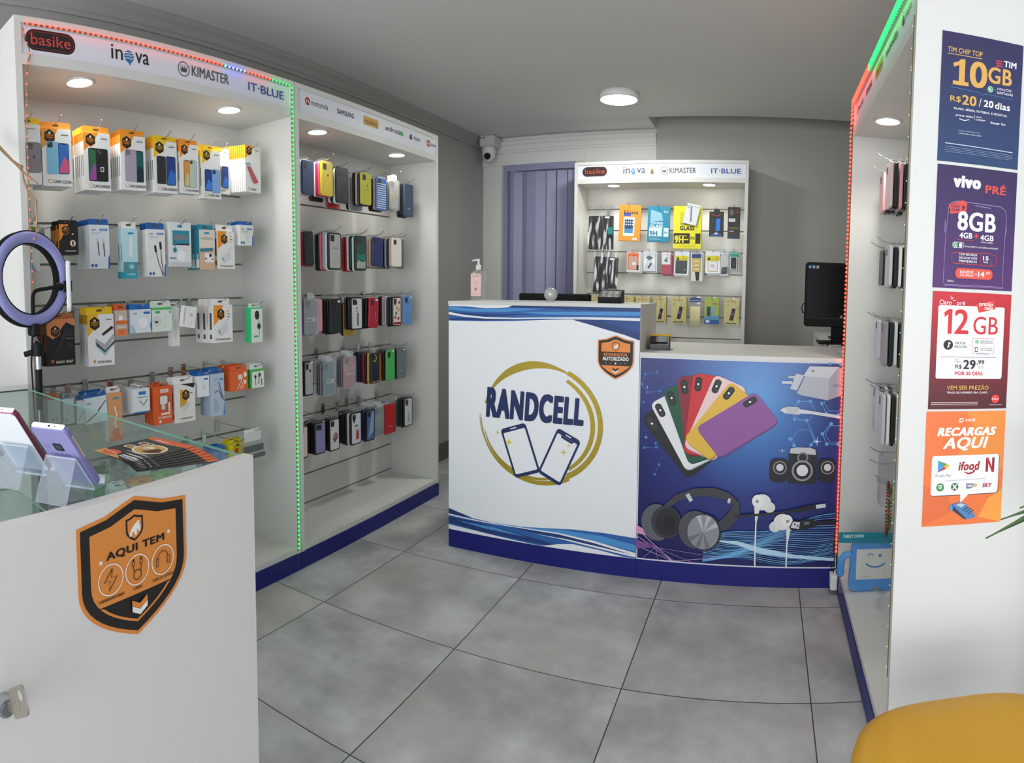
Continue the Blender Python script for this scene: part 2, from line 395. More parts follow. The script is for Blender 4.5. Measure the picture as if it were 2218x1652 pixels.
def header_makers(cv, H):
    z = H - .064
    cv.E(.092, z, .018, .018, '#b3201f'); cv.L([(.082, z - .009), (.087, z + .008), (.092, z - .004), (.097, z + .008), (.102, z - .009)], .004, '#f3f1ee')
    cv.T('motorola', .118, z - .012, .238, z + .013, '#2a2a2d', .004)
    cv.T('SAMSUNG', .305, z - .012, .438, z + .012, '#1d2a5c', .028)
    cv.R(.518, z - .022, .648, z + .022, '#d5a72d'); cv.T('realme', .528, z - .013, .638, z + .013, '#3a3320', .004)
    cv.T('android', .712, z - .012, .845, z + .014, '#2a2a2d', .006); cv.P(el(.868, z - .012, .021, .021, 16, 0, 180) , '#4ba567')
    cv.L([(.858, z + .004), (.853, z + .013)], .002, '#4ba567'); cv.L([(.878, z + .004), (.883, z + .013)], .002, '#4ba567')
    cv.E(.963, z - .002, .0115, .0135, '#161618'); cv.E(.970, z - .002, .0115, .0135, '#161618'); cv.E(.981, z + .001, .006, .007, '#eceae6', 14); cv.P([(.966, z + .013), (.972, z + .023), (.974, z + .016)], '#161618')
    cv.T('Apple', .994, z - .014, 1.066, z + .012, '#4a4a4e', 0)
    cv.R(1.142, z - .018, 1.178, z + .018, '#cf4a2a', .006); cv.T('mi', 1.150, z - .007, 1.170, z + .008, '#f2ece8', .01)
    cv.T('xiaomi', 1.186, z - .009, 1.256, z + .010, '#5a5a5c', .002)
LAMPW = M('#fffdf4', .4, emit=14.0); RIM = M('#d9d9d6', .3, .2)
def cabinet(name, label, loc, rz, W, H, D, header, spots, power, skip_groove=()):
    t = thing(name, label, 'display cabinet', loc, rz)
    T = .024
    MB().box(0, T, 0, D, 0.0, H, WHITE).put('side_panel', t)
    MB().box(W - T, W, 0, D, 0.0, H, WHITE).put('side_panel', t)
    MB().box(T, W - T, 0, D, H - .022, H, WHITE).put('top_panel', t)
    b = MB(); b.box(T, W - T, 0.0, .018, H - .155, H - .122, WHITE); b.box(T, W - T, .018, D - .03, H - .155, H - .140, WHITE); b.put('canopy', t)
    b = MB(); b.box(T, W - T, .006, .014, H - .122, H - .022, M('#dfe1ea', .4))
    header(CV(b, (0, .006, 0), (1, 0, 0), (0, 0, 1), (0, -1, 0)), H); b.put('header_sign', t, 'white header board printed with brand names')
    # slatted back panel: boards with metal-lined grooves between them
    b = MB(); zs = [g for g in GROOVES if .12 < g < H - .18]
    edges = [.105] + sorted(zs) + [H - .155]
    for i in range(len(edges) - 1):
        b.box(T, W - T, D - .032, D - .014, edges[i] + (.0045 if i else 0), edges[i + 1] - (.0045 if i < len(edges) - 2 else 0), WHITE)
    for g in zs: b.box(T, W - T, D - .022, D - .016, g - .006, g + .006, ALU)
    b.box(T, W - T, D - .014, D - .002, .0, H - .03, WHITE); b.put('slat_panel', t)
    MB().box(T, W - T, .003, D - .032, .080, .105, WHITE).put('bottom_shelf', t)
    b = MB(); b.box(0.0, W, -.002, .016, 0, .079, BLUE); b.box(T, T + .01, .016, D - .03, 0, .079, BLUE); b.put('plinth', t, 'dark blue plinth')
    for sx in spots:
        d = MB().lathe([(.054, 0), (.056, -.004), (.050, -.007), (.043, -.005), (.043, .0), (.054, 0)], RIM, (sx, .095, H - .155), 32).put('downlight', t)
        MB().lathe([(.042, -.001), (.042, -.004), (.030, -.0075), (.001, -.009)], LAMPW, (sx, .095, H - .155), 28).put('lens', d)
        l = bpy.data.lights.new('downlight', 'SPOT'); l.energy = power; l.spot_size = math.radians(125); l.spot_blend = .9; l.shadow_soft_size = .035; l.color = (1, .985, .93)
        o = bpy.data.objects.new('downlight', l); COL.objects.link(o); o.parent = t; o.location = (sx, .095, H - .18)
    return t
R90 = PI / 2
cabA = cabinet('display_cabinet', 'tall white cabinet of boxed accessories, edged with green and red lights', (-1.9286, .8000, 0), R90, 1.2915, 2.2117, .370, lambda c, H: header_accessories(c, H, -.032, False, .0225), (.285, .988), 4)
cabB = cabinet('display_cabinet', 'tall white cabinet full of hanging phone cases under phone maker logos', (-1.9286, 2.0945, 0), R90, 1.2667, 2.2117, .370, header_makers, (.262, .955), 4)
cabC = cabinet('display_cabinet', 'white cabinet on the back wall behind the service counter', (-1.411, 4.45, 0), 0, 1.26, 2.2117, .308, lambda c, H: header_accessories(c, H, .008, True), (.272, .977), 3.0)
cabR = cabinet('display_cabinet', 'white cabinet seen end on, its side panel covered with posters', (.346, 2.704, 0), -R90, 1.157, 2.125, .388, header_makers, (.30, .90), 6)

# ------------------------------------------------------------------ LED strips
TAPE = M('#7a6640', .5)
LED = {'red': M('#ff2a20', .4, emit=7), 'green': M('#18ff48', .4, emit=4), 'blue': M('#3a48ff', .4, emit=11), 'cyan': M('#57ffe0', .4, emit=4), 'dim_red': M('#ff5a50', .4, emit=1.2), 'dim_green': M('#a8f0b8', .4, emit=.6)}
def led_strip(label, par_loc, rz, path, colours, step=.0205, r=.0040):
    """a tape along path (local points) carrying small glowing diodes; colours(s) names the colour at distance s"""
    t = thing('led_strip', label, 'light strip', par_loc, rz, 'LED strips on the cabinet edges')
    P = [Vector(p) for p in path]; seg = [(P[i + 1] - P[i]).length for i in range(len(P) - 1)]; tot = sum(seg)
    tape = MB(); tape.tube(P, min(.0034, r), TAPE, 4, False); tape.put('tape', t)
    B = {}
    s = step / 2
    while s < tot:
        q = s; i = 0
        while q > seg[i] and i < len(seg) - 1: q -= seg[i]; i += 1
        p = P[i].lerp(P[i + 1], min(1, q / seg[i])); c = colours(s, tot)
        if c:
            bb = B.setdefault(c, MB()); bb.lathe([(.0001, -r * 1.15), (r, -r * .6), (r, r * .6), (.0001, r * 1.15)], LED[c], (p.x, p.y - .0034, p.z), 8, True)
        s += step
    for c, bb in B.items(): bb.put(c + '_dots', t, c.replace('_', ' ') + ' glowing dots')
    return t
HA = 2.2117
def colA(s, tot):
    return 'cyan' if .835 < s < .86 else 'blue' if .86 <= s < .96 else 'green' if s > 1.115 else 'red'
pa = [(.034, -.004, HA - .026), (1.2655, -.004, HA - .026), (1.2695, -.004, HA - .030), (1.2695, -.004, .095)]
led_strip('light strip red along the accessory cabinet top, green down its far post', (-1.9286, .8000, 0), R90, pa, colA)
pl_ = [(.030, -.004, HA - .04), (.030, -.004, 2.165), (.034, -.006, 2.13), (.047, -.008, 2.105), (.050, -.008, 2.085), (.042, -.006, 2.06), (.034, -.004, 2.01), (.0285, -.003, 1.8), (.0285, -.003, .8)]
led_strip('thin red light strip hanging crooked down the near post of the accessory cabinet', (-1.9286, .8000, 0), R90, pl_, lambda s, t: 'red' if s < .17 else 'dim_red', .034, .0026)
HR = 2.125
led_strip('outer light strip on the poster cabinet, green on top, red down the post', (.346, 2.704, 0), -R90, [(1.15, -.004, HR - .007), (.010, -.004, HR - .007), (.010, -.004, HR - .05), (.004, -.006, HR - .16), (.010, -.004, HR - .24), (.010, -.004, .16)], lambda s, t: 'green' if s < .70 else 'red', .018, .0045)
led_strip('inner light strip beside the first on the poster cabinet top', (.346, 2.704, 0), -R90, [(1.13, -.004, HR - .024), (.026, -.004, HR - .024), (.028, -.004, HR - .10)], lambda s, t: 'green' if s < .68 else 'red', .018, .0050)
led_strip('faint green light strip down the near post of the poster cabinet', (.346, 2.704, 0), -R90, [(1.131, -.001, HR - .12), (1.134, -.001, 1.6), (1.131, -.001, .3)], lambda s, t: 'dim_green', .055, .0013)
# ------------------------------------------------------------------ service counter: tall white end and low blue end
YC, XC0, XC1, XC2 = 2.709, -1.496, -.549, .343
NAVY, MID, SKY, WHT = '#1b3877', '#2a60a9', '#4c92d2', '#eeeef2'
GOLD = M('#b39a35', .4, .35, noise=.25, scale=60)
def shield_pts(cx, cz, w, h):
    """badge outline: peaked top, straight sides, pointed foot"""
    q = [(-.5, .385), (-.27, .415), (-.1, .47), (0, .5), (.1, .47), (.27, .415), (.5, .385)]
    low = [((1 - t) ** 3 * .5 + 3 * (1 - t) ** 2 * t * .5 + 3 * (1 - t) * t * t * .30, (1 - t) ** 3 * -.06 + 3 * (1 - t) ** 2 * t * -.24 + 3 * (1 - t) * t * t * -.38 + t ** 3 * -.5) for t in [i / 9 for i in range(10)]]
    q += low + [(-a, b) for a, b in low[-2::-1]]
    return [(cx + a * w, cz + b * h) for a, b in q]
def ape(cv, cx, cz, s, c):
    q = [(-.5, -.5), (-.3, -.5), (-.22, -.28), (-.05, -.2), (.0, -.5), (.2, -.5), (.2, -.2), (.3, -.05), (.34, -.3), (.5, -.3), (.5, .1), (.42, .3), (.46, .45), (.3, .5), (.18, .4), (-.05, .25), (-.3, .0), (-.42, -.2)]
    cv.P([(cx + a * s, cz + b * s) for a, b in q], c)
def chevron(cv, cx, cz, w, h, c):
    cv.P([(cx - w / 2, cz + h / 2), (cx, cz), (cx + w / 2, cz + h / 2), (cx + w / 2, cz), (cx, cz - h / 2), (cx - w / 2, cz)], c)
def star(cv, cx, cz, r, c, n=5, k=.42):
    cv.P([(cx + r * (1 if i % 2 == 0 else k) * math.sin(PI * i / n), cz + r * (1 if i % 2 == 0 else k) * math.cos(PI * i / n)) for i in range(2 * n)], c)

ct = thing('service_counter', 'tall white service counter end with gold ring and two phones logo', 'counter', (XC0, YC, 0))
CW = XC1 - XC0; CH = 1.231
b = MB(); b.box(0, CW, .0, .018, .088, CH - .016, M('#f0f0f4', .34))
cv = CV(b, (0, 0, 0), (1, 0, 0), (0, 0, 1), (0, -1, 0))
Wd = CW
cv.P([(0, 1.215), (Wd, 1.215), (Wd, 1.166), (.63, 1.157), (.517, 1.152), (.35, 1.142), (.2, 1.137), (0, 1.135)], MID)
cv.P([(.30, 1.215), (Wd, 1.215), (Wd, 1.200), (.75, 1.197), (.5, 1.204), (.36, 1.198)], NAVY)
cv.P([(0, 1.206), (.12, 1.196), (.25, 1.196), (.36, 1.203), (.5, 1.202), (.3, 1.183), (.14, 1.181), (0, 1.188)], SKY)
cv.P([(.36, 1.186), (.6, 1.190), (.8, 1.196), (Wd, 1.197), (Wd, 1.182), (.72, 1.178), (.5, 1.176)], SKY)
cv.P([(0, 1.178), (.16, 1.172), (.3, 1.172), (.45, 1.178), (.3, 1.164), (.12, 1.160), (0, 1.163)], NAVY)
cv.P([(.02, 1.148), (.2, 1.150), (.4, 1.158), (.6, 1.163), (.4, 1.150), (.2, 1.141), (0, 1.139)], NAVY)
cv.P([(0, 1.215), (0, 1.207), (.1, 1.206), (.2, 1.199), (.27, 1.201), (.32, 1.206), (.34, 1.215)], WHT)
cv.L([(0, 1.172), (.08, 1.161), (.2, 1.153), (.35, 1.154), (.5, 1.160), (.7, 1.165), (Wd, 1.165)], [.012, .010, .008, .006, .006, .008, .011], WHT)
cv.P([(.633, 1.156), (.78, 1.159), (Wd, 1.158), (Wd, 1.072), (.88, 1.094), (.784, 1.118), (.70, 1.140)], NAVY)
cv.P([(.75, 1.157), (Wd, 1.157), (Wd, 1.105), (.86, 1.128)], '#234a90')
# bottom bands
cv.P([(0, .195), (.05, .183), (.127, .166), (.25, .160), (.4, .166), (.655, .189), (.8, .190), (Wd, .182), (Wd, .09), (.0, .09)], MID)
cv.P([(0, .195), (.05, .184), (.127, .168), (.06, .166), (0, .168)], NAVY)
cv.P([(.20, .160), (.4, .166), (.6, .180), (.78, .176), (Wd, .150), (Wd, .12), (.7, .155), (.45, .150)], SKY)
cv.P([(.3, .158), (.55, .162), (.75, .148), (Wd, .110), (Wd, .10), (.7, .128), (.5, .142)], NAVY)
cv.P([(0, .152), (.15, .150), (.3, .138), (.5, .115), (.62, .095), (.2, .105), (0, .122)], NAVY)
cv.P([(.05, .14), (.25, .140), (.42, .120), (.2, .126)], SKY)
cv.L([(0, .163), (.1, .159), (.22, .157), (.4, .160), (.58, .160), (.75, .143), (Wd, .108)], [.008, .006, .004, .004, .007, .010, .012], WHT)
cv.P([(.45, .143), (.6, .135), (.8, .112), (Wd, .094), (Wd, .103), (.8, .121), (.62, .139)], WHT)
cv.P([(.0, .09), (.0, .112), (.15, .106), (.3, .098), (.45, .0905), (.5, .09)], WHT)
cv.P([(.50, .09), (.58, .110), (.65, .120), (.78, .108), (.90, .09)], WHT)
# gold brush ring
def gring(cx, cz, rx, ry, w0, a0, a1, n=50):
    pts = el(cx, cz, rx, ry, n, a0, a1); cv.L(pts, [max(.0015, w0(i / n)) for i in range(len(pts))], GOLD)
gring(.478, .672, .285, .270, lambda s: .008 + .030 * math.sin(PI * min(1, s * 1.1)) ** 1.5, 60, 165)
gring(.478, .672, .296, .272, lambda s: .026 - .004 * s, -62, 62)
gring(.470, .668, .268, .245, lambda s: .016 + .006 * math.sin(s * PI), -55, 58)
gring(.478, .672, .296, .284, lambda s: .022 * s + .003, 180, 300)
gring(.470, .668, .276, .262, lambda s: .014 * s * (1 - s) * 4 + .001, 190, 305)
gring(.474, .672, .300, .250, lambda s: .003, 176, 205)
# lettering slopes down to the far end like the shop logo
v, f, asp, n0 = text_mesh('RANDCELL', .068, 0.12, 4)
pts = [(.205 + a * .49, .675 + q * (.150 - .022 * a) - .003 * a) for a, q in v]
cv._t(pts, f, '#16275a', n0)
def outline_phone(c0, ux, vy, w, h, notch):
    """phone drawn as thick navy outline; c0 foot corner, ux along the short side, vy up the long side"""
    mp = lambda L: [(c0[0] + ux[0] * a + vy[0] * q, c0[1] + ux[1] * a + vy[1] * q) for a, q in L]
    cv.P(mp(rr(0, 0, w, h, .017)), '#16275a'); cv.P(mp(rr(.010, .016, w - .010, h - .022, .006)), WHT)
    cv.P(mp(rr(w * .38, h - .013, w * .62, h - .008, .002)), WHT)
    if notch: cv.P(mp([(w * .22, h - .0225), (w * .78, h - .0225), (w * .72, h - .034), (w * .28, h - .034)]), '#16275a')
def unit(a): return (math.cos(math.radians(a)), math.sin(math.radians(a)))
outline_phone((.474, .438), unit(-26), unit(66), .125, .240, True)
outline_phone((.360, .396), unit(19), unit(109), .135, .240, False)
for x, z, r in ((.327, .566, .022), (.268, .607, .014), (.601, .545, .018), (.626, .578, .011)): star(cv, x, z, r, '#e2c63a', 4, .28)
b.put('front_panel', ct, 'white front panel printed with a gold ring, two phones and blue waves')
b = MB(); P = shield_pts(.840, .994, .166, .196)
b.prism(P, (0, -.0062, 0), (1, 0, 0), (0, 0, 1), (0, .0008, 0), '#ef8e3f')
cs = CV(b, (0, -.0062, 0), (1, 0, 0), (0, 0, 1), (0, -1, 0))
cs.P(shield_pts(.840, .994, .156, .186), '#191513'); cs.P([q for q in shield_pts(.840, .994, .132, .160) if q[1] > 1.02] + [(.906, 1.018), (.774, 1.018)], '#ef8e3f') 
cs.P([(.774, .957), (.906, .957), (.895, .946), (.873, .930), (.856, .921), (.84, .914), (.824, .921), (.807, .930), (.785, .946)], '#ef8e3f')
cs.P(shield_pts(.840, 1.043, .034, .040), '#191513'); cs.P(shield_pts(.840, 1.043, .028, .034), '#ef8e3f'); ape(cs, .840, 1.042, .021, '#f2ede6')
cs.T('REVENDEDOR', .786, .999, .894, .1013e1, '#ef8e3f', .02); cs.T('AUTORIZADO', .780, .979, .900, .996, '#f4f1ec', .04)
for x in (-.044, -.023, .023, .044): star(cs, .84 + x, .967, .0035, '#ef8e3f')
star(cs, .84, .967, .0065, '#f4f1ec'); chevron(cs, .84, .940, .026, .018, '#191513'); chevron(cs, .84, .930, .026, .014, '#f4f1ec')
b.put('shield_sticker', ct, 'orange and black authorised dealer shield sticker')
MB().box(-.002, CW + .002, -.002, .40, CH - .016, CH, WHITE).put('counter_top', ct)
b = MB(); b.box(0, .018, .018, .398, 0, CH - .016, WHITE); b.put('side_panel', ct)
b = MB(); b.box(CW - .018, CW, .018, .398, 0, CH - .016, WHITE); b.put('side_panel', ct)
MB().box(0, CW, -.001, .017, 0, .088, BLUE).put('plinth', ct, 'dark blue plinth')
MB().box(.018, CW - .018, .20, .215, .0, CH - .016, WHITE).put('back_panel', ct)

# low blue counter
def poster_blue():
    m = bpy.data.materials.new('printed blue gradient'); m.use_nodes = True
    n = m.node_tree.nodes; l = m.node_tree.links; bs = n['Principled BSDF']; bs.inputs['Roughness'].default_value = .3
    tc = n.new('ShaderNodeTexCoord'); mp = n.new('ShaderNodeMapping'); mp.inputs['Location'].default_value = (-.50, 0, -.70); mp.inputs['Scale'].default_value = (1, 0, .85)
    ln = n.new('ShaderNodeVectorMath'); ln.operation = 'LENGTH'; r = n.new('ShaderNodeValToRGB'); e = r.color_ramp.elements
    e[0].position = .02; e[0].color = lin('#4f97d6'); e[1].position = .62; e[1].color = lin('#171b5c')
    q = e.new(.17); q.color = lin('#2f6ab4'); q = e.new(.36); q.color = lin('#20317f')
    l.new(tc.outputs['Object'], mp.inputs[0]); l.new(mp.outputs[0], ln.inputs[0]); l.new(ln.outputs['Value'], r.inputs[0]); l.new(r.outputs[0], bs.inputs['Base Color'])
    return m
lc = thing('service_counter', 'low service counter with dark blue picture front of phones and headphones', 'counter', (XC1 + .002, YC, 0))
LW = XC2 - XC1 - .004; LH = 1.021
b = MB(); b.box(0, LW, 0, .018, .088, LH - .018, M('#1b1f63', .4)); b.add([(0.004, -.0002, .094), (LW - .003, -.0002, .094), (LW - .003, -.0002, LH - .024), (.004, -.0002, LH - .024)], [(0, 1, 2, 3)], poster_blue())
b.add([(0, -.0001, .088), (LW, -.0001, .088), (LW, -.0001, LH - .018), (0, -.0001, LH - .018)], [(0, 1, 2, 3)], '#dfe4ee')
cv = CV(b, (0, -.0003, 0), (1, 0, 0), (0, 0, 1), (0, -1, 0))
LB, LB2 = '#3d78bf', '#5fa6de'
def hexn(cx, cz, r, c, w=.0022, rot=0, arcs=6):
    cv.L([(cx + r * math.cos(math.radians(60 * i + rot)), cz + r * math.sin(math.radians(60 * i + rot))) for i in range(arcs + 1)], w, c)
def net(nodes, links, c, r=.008, w=.003):
    for i, j in links: cv.L([nodes[i], nodes[j]], w, c)
    for x, z in nodes: cv.E(x, z, r, r, c, 14)
net([(.025, .925), (.078, .935), (.012, .88), (.037, .845), (.092, .853), (.020, .80)], [(0, 1), (0, 2), (3, 4), (2, 3)], LB, .006, .002); hexn(.065, .885, .048, '#2d559f', .0015)
net([(.078, .62), (.028, .597), (.082, .602), (.095, .525), (.077, .48)], [(1, 2), (3, 4)], LB, .006, .002); hexn(.05, .64, .045, '#2d559f', .0015)
net([(.83, 1.0), (.878, .997)], [(0, 1)], LB2, .009)
net([(.70, .83), (.75, .832), (.675, .795), (.685, .752), (.737, .748), (.78, .655), (.668, .665), (.685, .635), (.76, .64)], [(0, 2), (0, 1), (2, 3), (3, 4), (4, 5), (6, 7)], LB2, .008)
net([(.80, .824), (.822, .78), (.875, .775), (.845, .735), (.808, .690), (.828, .645), (.879, .645)], [(0, 1), (1, 2), (3, 4), (4, 5), (5, 6)], LB2, .008)
for x, z, r in ((.725, .79, .048), (.855, .83, .045), (.725, .665, .048), (.862, .69, .042)): hexn(x, z, r, '#79b4e6', .002)
star(cv, .786, .656, .022, '#e8f4ff', 4, .12); star(cv, .635, .612, .016, '#bfe0ff', 4, .12); star(cv, .035, .645, .012, '#bfe0ff', 4, .12); star(cv, .037, .868, .010, '#bfe0ff', 4, .12)
# fan of seven phone cases
def fan_case(tl, tr, bl, c, edge, cam_r=1.0, topleft=True):
    ux = (tr[0] - tl[0], tr[1] - tl[1]); vy = (bl[0] - tl[0], bl[1] - tl[1])
    lu = math.hypot(*ux); lv = math.hypot(*vy); ux = (ux[0] / lu, ux[1] / lu); vy = (vy[0] / lv, vy[1] / lv)
    mp = lambda L, dx=0, dz=0: [(tl[0] + ux[0] * a + vy[0] * q + dx, tl[1] + ux[1] * a + vy[1] * q + dz) for a, q in L]
    cv.P(mp(rr(0, 0, lu, lv, .026), .003, -.005), edge); cv.P(mp(rr(0, 0, lu, lv, .026)), c)
    cv.P(mp(rr(.012, .014, .042, .078, .014)), '#1a1a1c' if c != '#17181b' else '#2b2c30'); cv.P(mp(el(.027, .030, .010, .010, 14)), '#303338'); cv.P(mp(el(.027, .046, .005, .005, 12)), '#f4f4f0'); cv.P(mp(el(.027, .063, .010, .010, 14)), '#303338')
def rot_case(px, pz, ang, w, h, c, edge):
    """case whose top-left corner is at (px, pz); ang = direction of its long side, pointing from top to foot"""
    vy = unit(ang); ux = unit(ang + 90)
    fan_case((px, pz), (px + ux[0] * w, pz + ux[1] * w), (px + vy[0] * h, pz + vy[1] * h), c, edge)
rot_case(.010, .725, -50, .150, .330, '#17181b', '#050506')
rot_case(.050, .795, -60, .150, .335, '#e9e9ea', '#b9bcc4')
rot_case(.104, .858, -69, .150, .345, '#14563f', '#0c3527')
rot_case(.168, .918, -82, .150, .350, '#8c2436', '#5c1522')
rot_case(.240, .940, -96, .150, .355, '#d23135', '#8d191c')
rot_case(.334, .938, -112, .150, .350, '#f0d0d2', '#c99ea3')
rot_case(.402, .910, -127, .150, .330, '#e6b945', '#a37a1c')
fan_case((.510, .868), (.617, .738), (.255, .700), '#93589c', '#66386e')
# charger plug, cable end
cv.P([(.690, .866), (.742, .985), (.868, .985), (.889, .975), (.889, .862), (.826, .838), (.71, .858)], '#b9bac4'); cv.P([(.742, .985), (.868, .985), (.83, .935), (.715, .942)], '#cfd0d8'); cv.P([(.826, .838), (.83, .935), (.868, .985), (.889, .975), (.889, .862)], '#a3a5b2')
cv.P([(.66, .885), (.69, .878), (.72, .945), (.684, .952)], '#c7c8d0'); cv.L([(.625, .912), (.668, .912)], .011, '#d8d9df'); cv.L([(.652, .937), (.685, .935)], .010, '#c5c6ce'); cv.L([(.848, .905), (.889, .900)], .014, '#8f919e'); cv.E(.757, .965, .006, .004, '#6e707c', 12)
cv.P([(.620, .790), (.635, .803), (.655, .805), (.705, .800), (.705, .775), (.64, .778)], '#d6d6dc'); cv.P([(.648, .776), (.65, .808), (.70, .806), (.705, .772)], '#c4c5cd'); cv.L([(.70, .788), (.76, .783), (.889, .764)], [.020, .013, .013], '#dcdce2')
# loudspeakers
for cx, cz, w, h, r in ((.622, .526, .080, .105, .024), (.830, .530, .080, .105, .024)):
    cv.P(rr(cx - w / 2, cz - h / 2, cx + w / 2, cz + h / 2, .026), '#141417'); cv.E(cx + .005, cz + .012, .030, .030, '#8b8d92'); cv.E(cx + .005, cz + .012, .025, .025, '#1b1b1e'); cv.E(cx + .005, cz + .013, .016, .016, '#d6d8db')
cv.P([(.665, .47), (.785, .47), (.787, .60), (.780, .625), (.67, .625), (.663, .60)], '#131316'); cv.P([(.667, .603), (.783, .598), (.779, .622), (.755, .629), (.70, .630), (.671, .624)], '#c6c7ca'); cv.E(.725, .585, .024, .024, '#7f8186'); cv.E(.725, .585, .017, .017, '#17171a'); cv.E(.725, .527, .046, .046, '#9b9da2'); cv.E(.725, .527, .038, .038, '#1b1b1e'); cv.E(.725, .528, .025, .025, '#e2e3e6')
# printed light waves and rays
for i in range(26):
    z0 = .335 - .0085 * i; pts = []
    for k in range(25):
        x = .30 + .585 * k / 24; s = (x - .30) / .585
        z = z0 * s + (.205 - .0035 * i) * (1 - s) + .016 * math.sin(s * 9 + i * .22) * (1 - .4 * s)
        pts.append((x, max(.097, z)))
    cv.L(pts, .0016 + .0013 * (i % 3 == 0), ['#6fb6e6', '#4f9bdc', '#9ad4f4'][i % 3])
cv.P([(.33, .205), (.45, .208), (.55, .182), (.70, .155), (.885, .138), (.885, .125), (.70, .138), (.55, .155), (.45, .19)], '#b9dcf3')
for x, z in ((.0, .235), (.0, .20), (.0, .155), (.03, .098), (.10, .098), (.18, .098), (.26, .098), (.38, .13)): cv.L([(.165, .10), (x, z)], .0018, '#d9b6dd'); cv.L([(.09, .155), (x, z)], .0015, '#b488cc')
cv.P([(0, .250), (.05, .225), (.13, .20), (.05, .205), (0, .212)], '#d79ac0'); cv.P([(0, .185), (.09, .155), (0, .14)], '#7d4a93')
# headphones
cv.L([(.125, .335), (.18, .385), (.26, .415), (.34, .42), (.40, .405), (.44, .375), (.437, .33), (.40, .285), (.37, .265)], [.02, .03, .036, .04, .036, .03, .05, .05, .04], '#3c3d43')
cv.L([(.225, .405), (.245, .375)], .018, '#c8cad0'); cv.L([(.412, .395), (.408, .375)], .012, '#c8cad0')
cv.E(.093, .268, .070, .083, '#5d6067'); cv.E(.135, .272, .068, .074, '#33343a'); cv.E(.142, .272, .055, .062, '#202126'); cv.E(.150, .272, .026, .034, '#0d0d10')
cv.E(.265, .248, .075, .085, '#4b4d54'); cv.E(.305, .240, .075, .083, '#26272b'); cv.E(.300, .240, .070, .078, '#8d9098')
for a in (20, 60, 100, 200, 240, 280): cv.P([(.300, .240)] + el(.300, .240, .068, .076, 4, a, a + 18), '#b9bcc2' if a % 40 else '#6e7077')
# wired earphones, usb plugs
for cx, cz, s in ((.545, .385, 1), (.655, .300, -1)):
    cv.E(cx + s * .042, cz - .022, .025, .024, '#dcdcda'); cv.E(cx + .010 * s, cz, .038, .036, '#e6e6e4'); cv.E(cx - .008 * s, cz + .004, .027, .029, '#f1f1ef'); cv.T('e', cx - .013 * s - .006, cz - .004, cx - .013 * s + .007, cz + .010, '#5a5a5c', .01)
cv.P([(.520, .365), (.545, .355), (.533, .295), (.527, .295)], '#e8e8e6'); cv.L([(.530, .30), (.529, .20), (.530, .097)], .006, '#eceef2')
cv.P([(.662, .285), (.685, .290), (.672, .205), (.666, .205)], '#e8e8e6'); cv.L([(.668, .21), (.667, .097)], .006, '#eceef2')
cv.L([(.435, .318), (.55, .33), (.66, .345), (.70, .352)], .011, '#26262a'); cv.L([(.67, .347), (.74, .36), (.79, .370)], [.012, .02, .022], '#1a1a1d'); cv.L([(.79, .370), (.832, .376)], .017, '#d9dade')
cv.P([(.675, .275), (.690, .308), (.735, .305), (.732, .268), (.69, .262)], '#1a1a1d'); cv.P([(.682, .276), (.692, .303), (.722, .301), (.718, .270)], '#d5d6da'); cv.R(.696, .288, .703, .295, '#2a2a2e'); cv.R(.708, .281, .715, .288, '#2a2a2e')
cv.P([(.728, .268), (.733, .312), (.77, .318), (.79, .302), (.79, .285), (.77, .275)], '#17171a'); cv.L([(.785, .294), (.84, .302), (.886, .303)], [.018, .016, .012], '#131316'); cv.T('OVO', .740, .290, .763, .303, '#b9bac0', 0)
b.put('front_panel', lc, 'dark blue picture panel of phone cases, charger, speakers and headphones')
b = MB(); b.box(0, LW, -.003, .60, LH - .018, LH, WHITE); b.put('counter_top', lc)
MB().box(0, .018, .018, .59, 0, LH - .018, WHITE).put('side_panel', lc); MB().box(LW - .018, LW, .018, .59, 0, LH - .018, WHITE).put('side_panel', lc)
MB().box(0, LW, -.001, .017, 0, .088, BLUE).put('plinth', lc, 'dark blue plinth')
MB().box(.018, LW - .018, .25, .265, .0, LH - .018, WHITE).put('back_panel', lc)
# ------------------------------------------------------------------ things on and behind the service counter
sb = thing('sanitizer_bottle', 'clear pump bottle of gel with a pink label on the tall counter', 'bottle', (-1.452, 2.95, CH))
b = MB(); b.loft([[(p[0], p[1], z) for p in rr(-sx, -sy, sx, sy, min(sx, sy) * .75, 5)] for z, sx, sy in ((.0, .036, .024), (.004, .040, .028), (.13, .040, .028), (.146, .036, .025), (.154, .018, .016), (.160, .012, .012))], sheet('bottle plastic', '#f7f4f4', .10, .05, .16), True)
b.put('bottle_body', sb)
b = MB(); b.prism(rr(-.030, .022, .028, .138, .004), (0, -.0285, 0), (1, 0, 0), (0, 0, 1), (0, -.0006, 0), '#f0c9c4')
cv = CV(b, (0, -.0292, 0), (1, 0, 0), (0, 0, 1), (0, -1, 0)); cv.T('essence', -.020, .122, .018, .130, '#b08d88', 0); 
for i in range(3): cv.L([(-.014 + .002 * i, .098 - .007 * i), (.013 - .002 * i, .098 - .007 * i)], .0012, '#b89a95')
cv.E(-.001, .058, .007, .008, '#8d8784', 14); cv.L([(-.010, .036), (.010, .036)], .001, '#b89a95'); b.put('label', sb, 'pink paper label')
b = MB(); b.lathe([(.001, .158), (.0135, .158), (.014, .160), (.014, .182), (.006, .184), (.006, .200), (.0075, .201), (.0075, .214), (.001, .215)], M('#ecebea', .35), n=20)
b.tube([(0, 0, .209), (-.012, -.012, .209), (-.026, -.022, .204)], [.005, .0045, .0035], M('#ecebea', .35), 8); b.put('pump', sb)

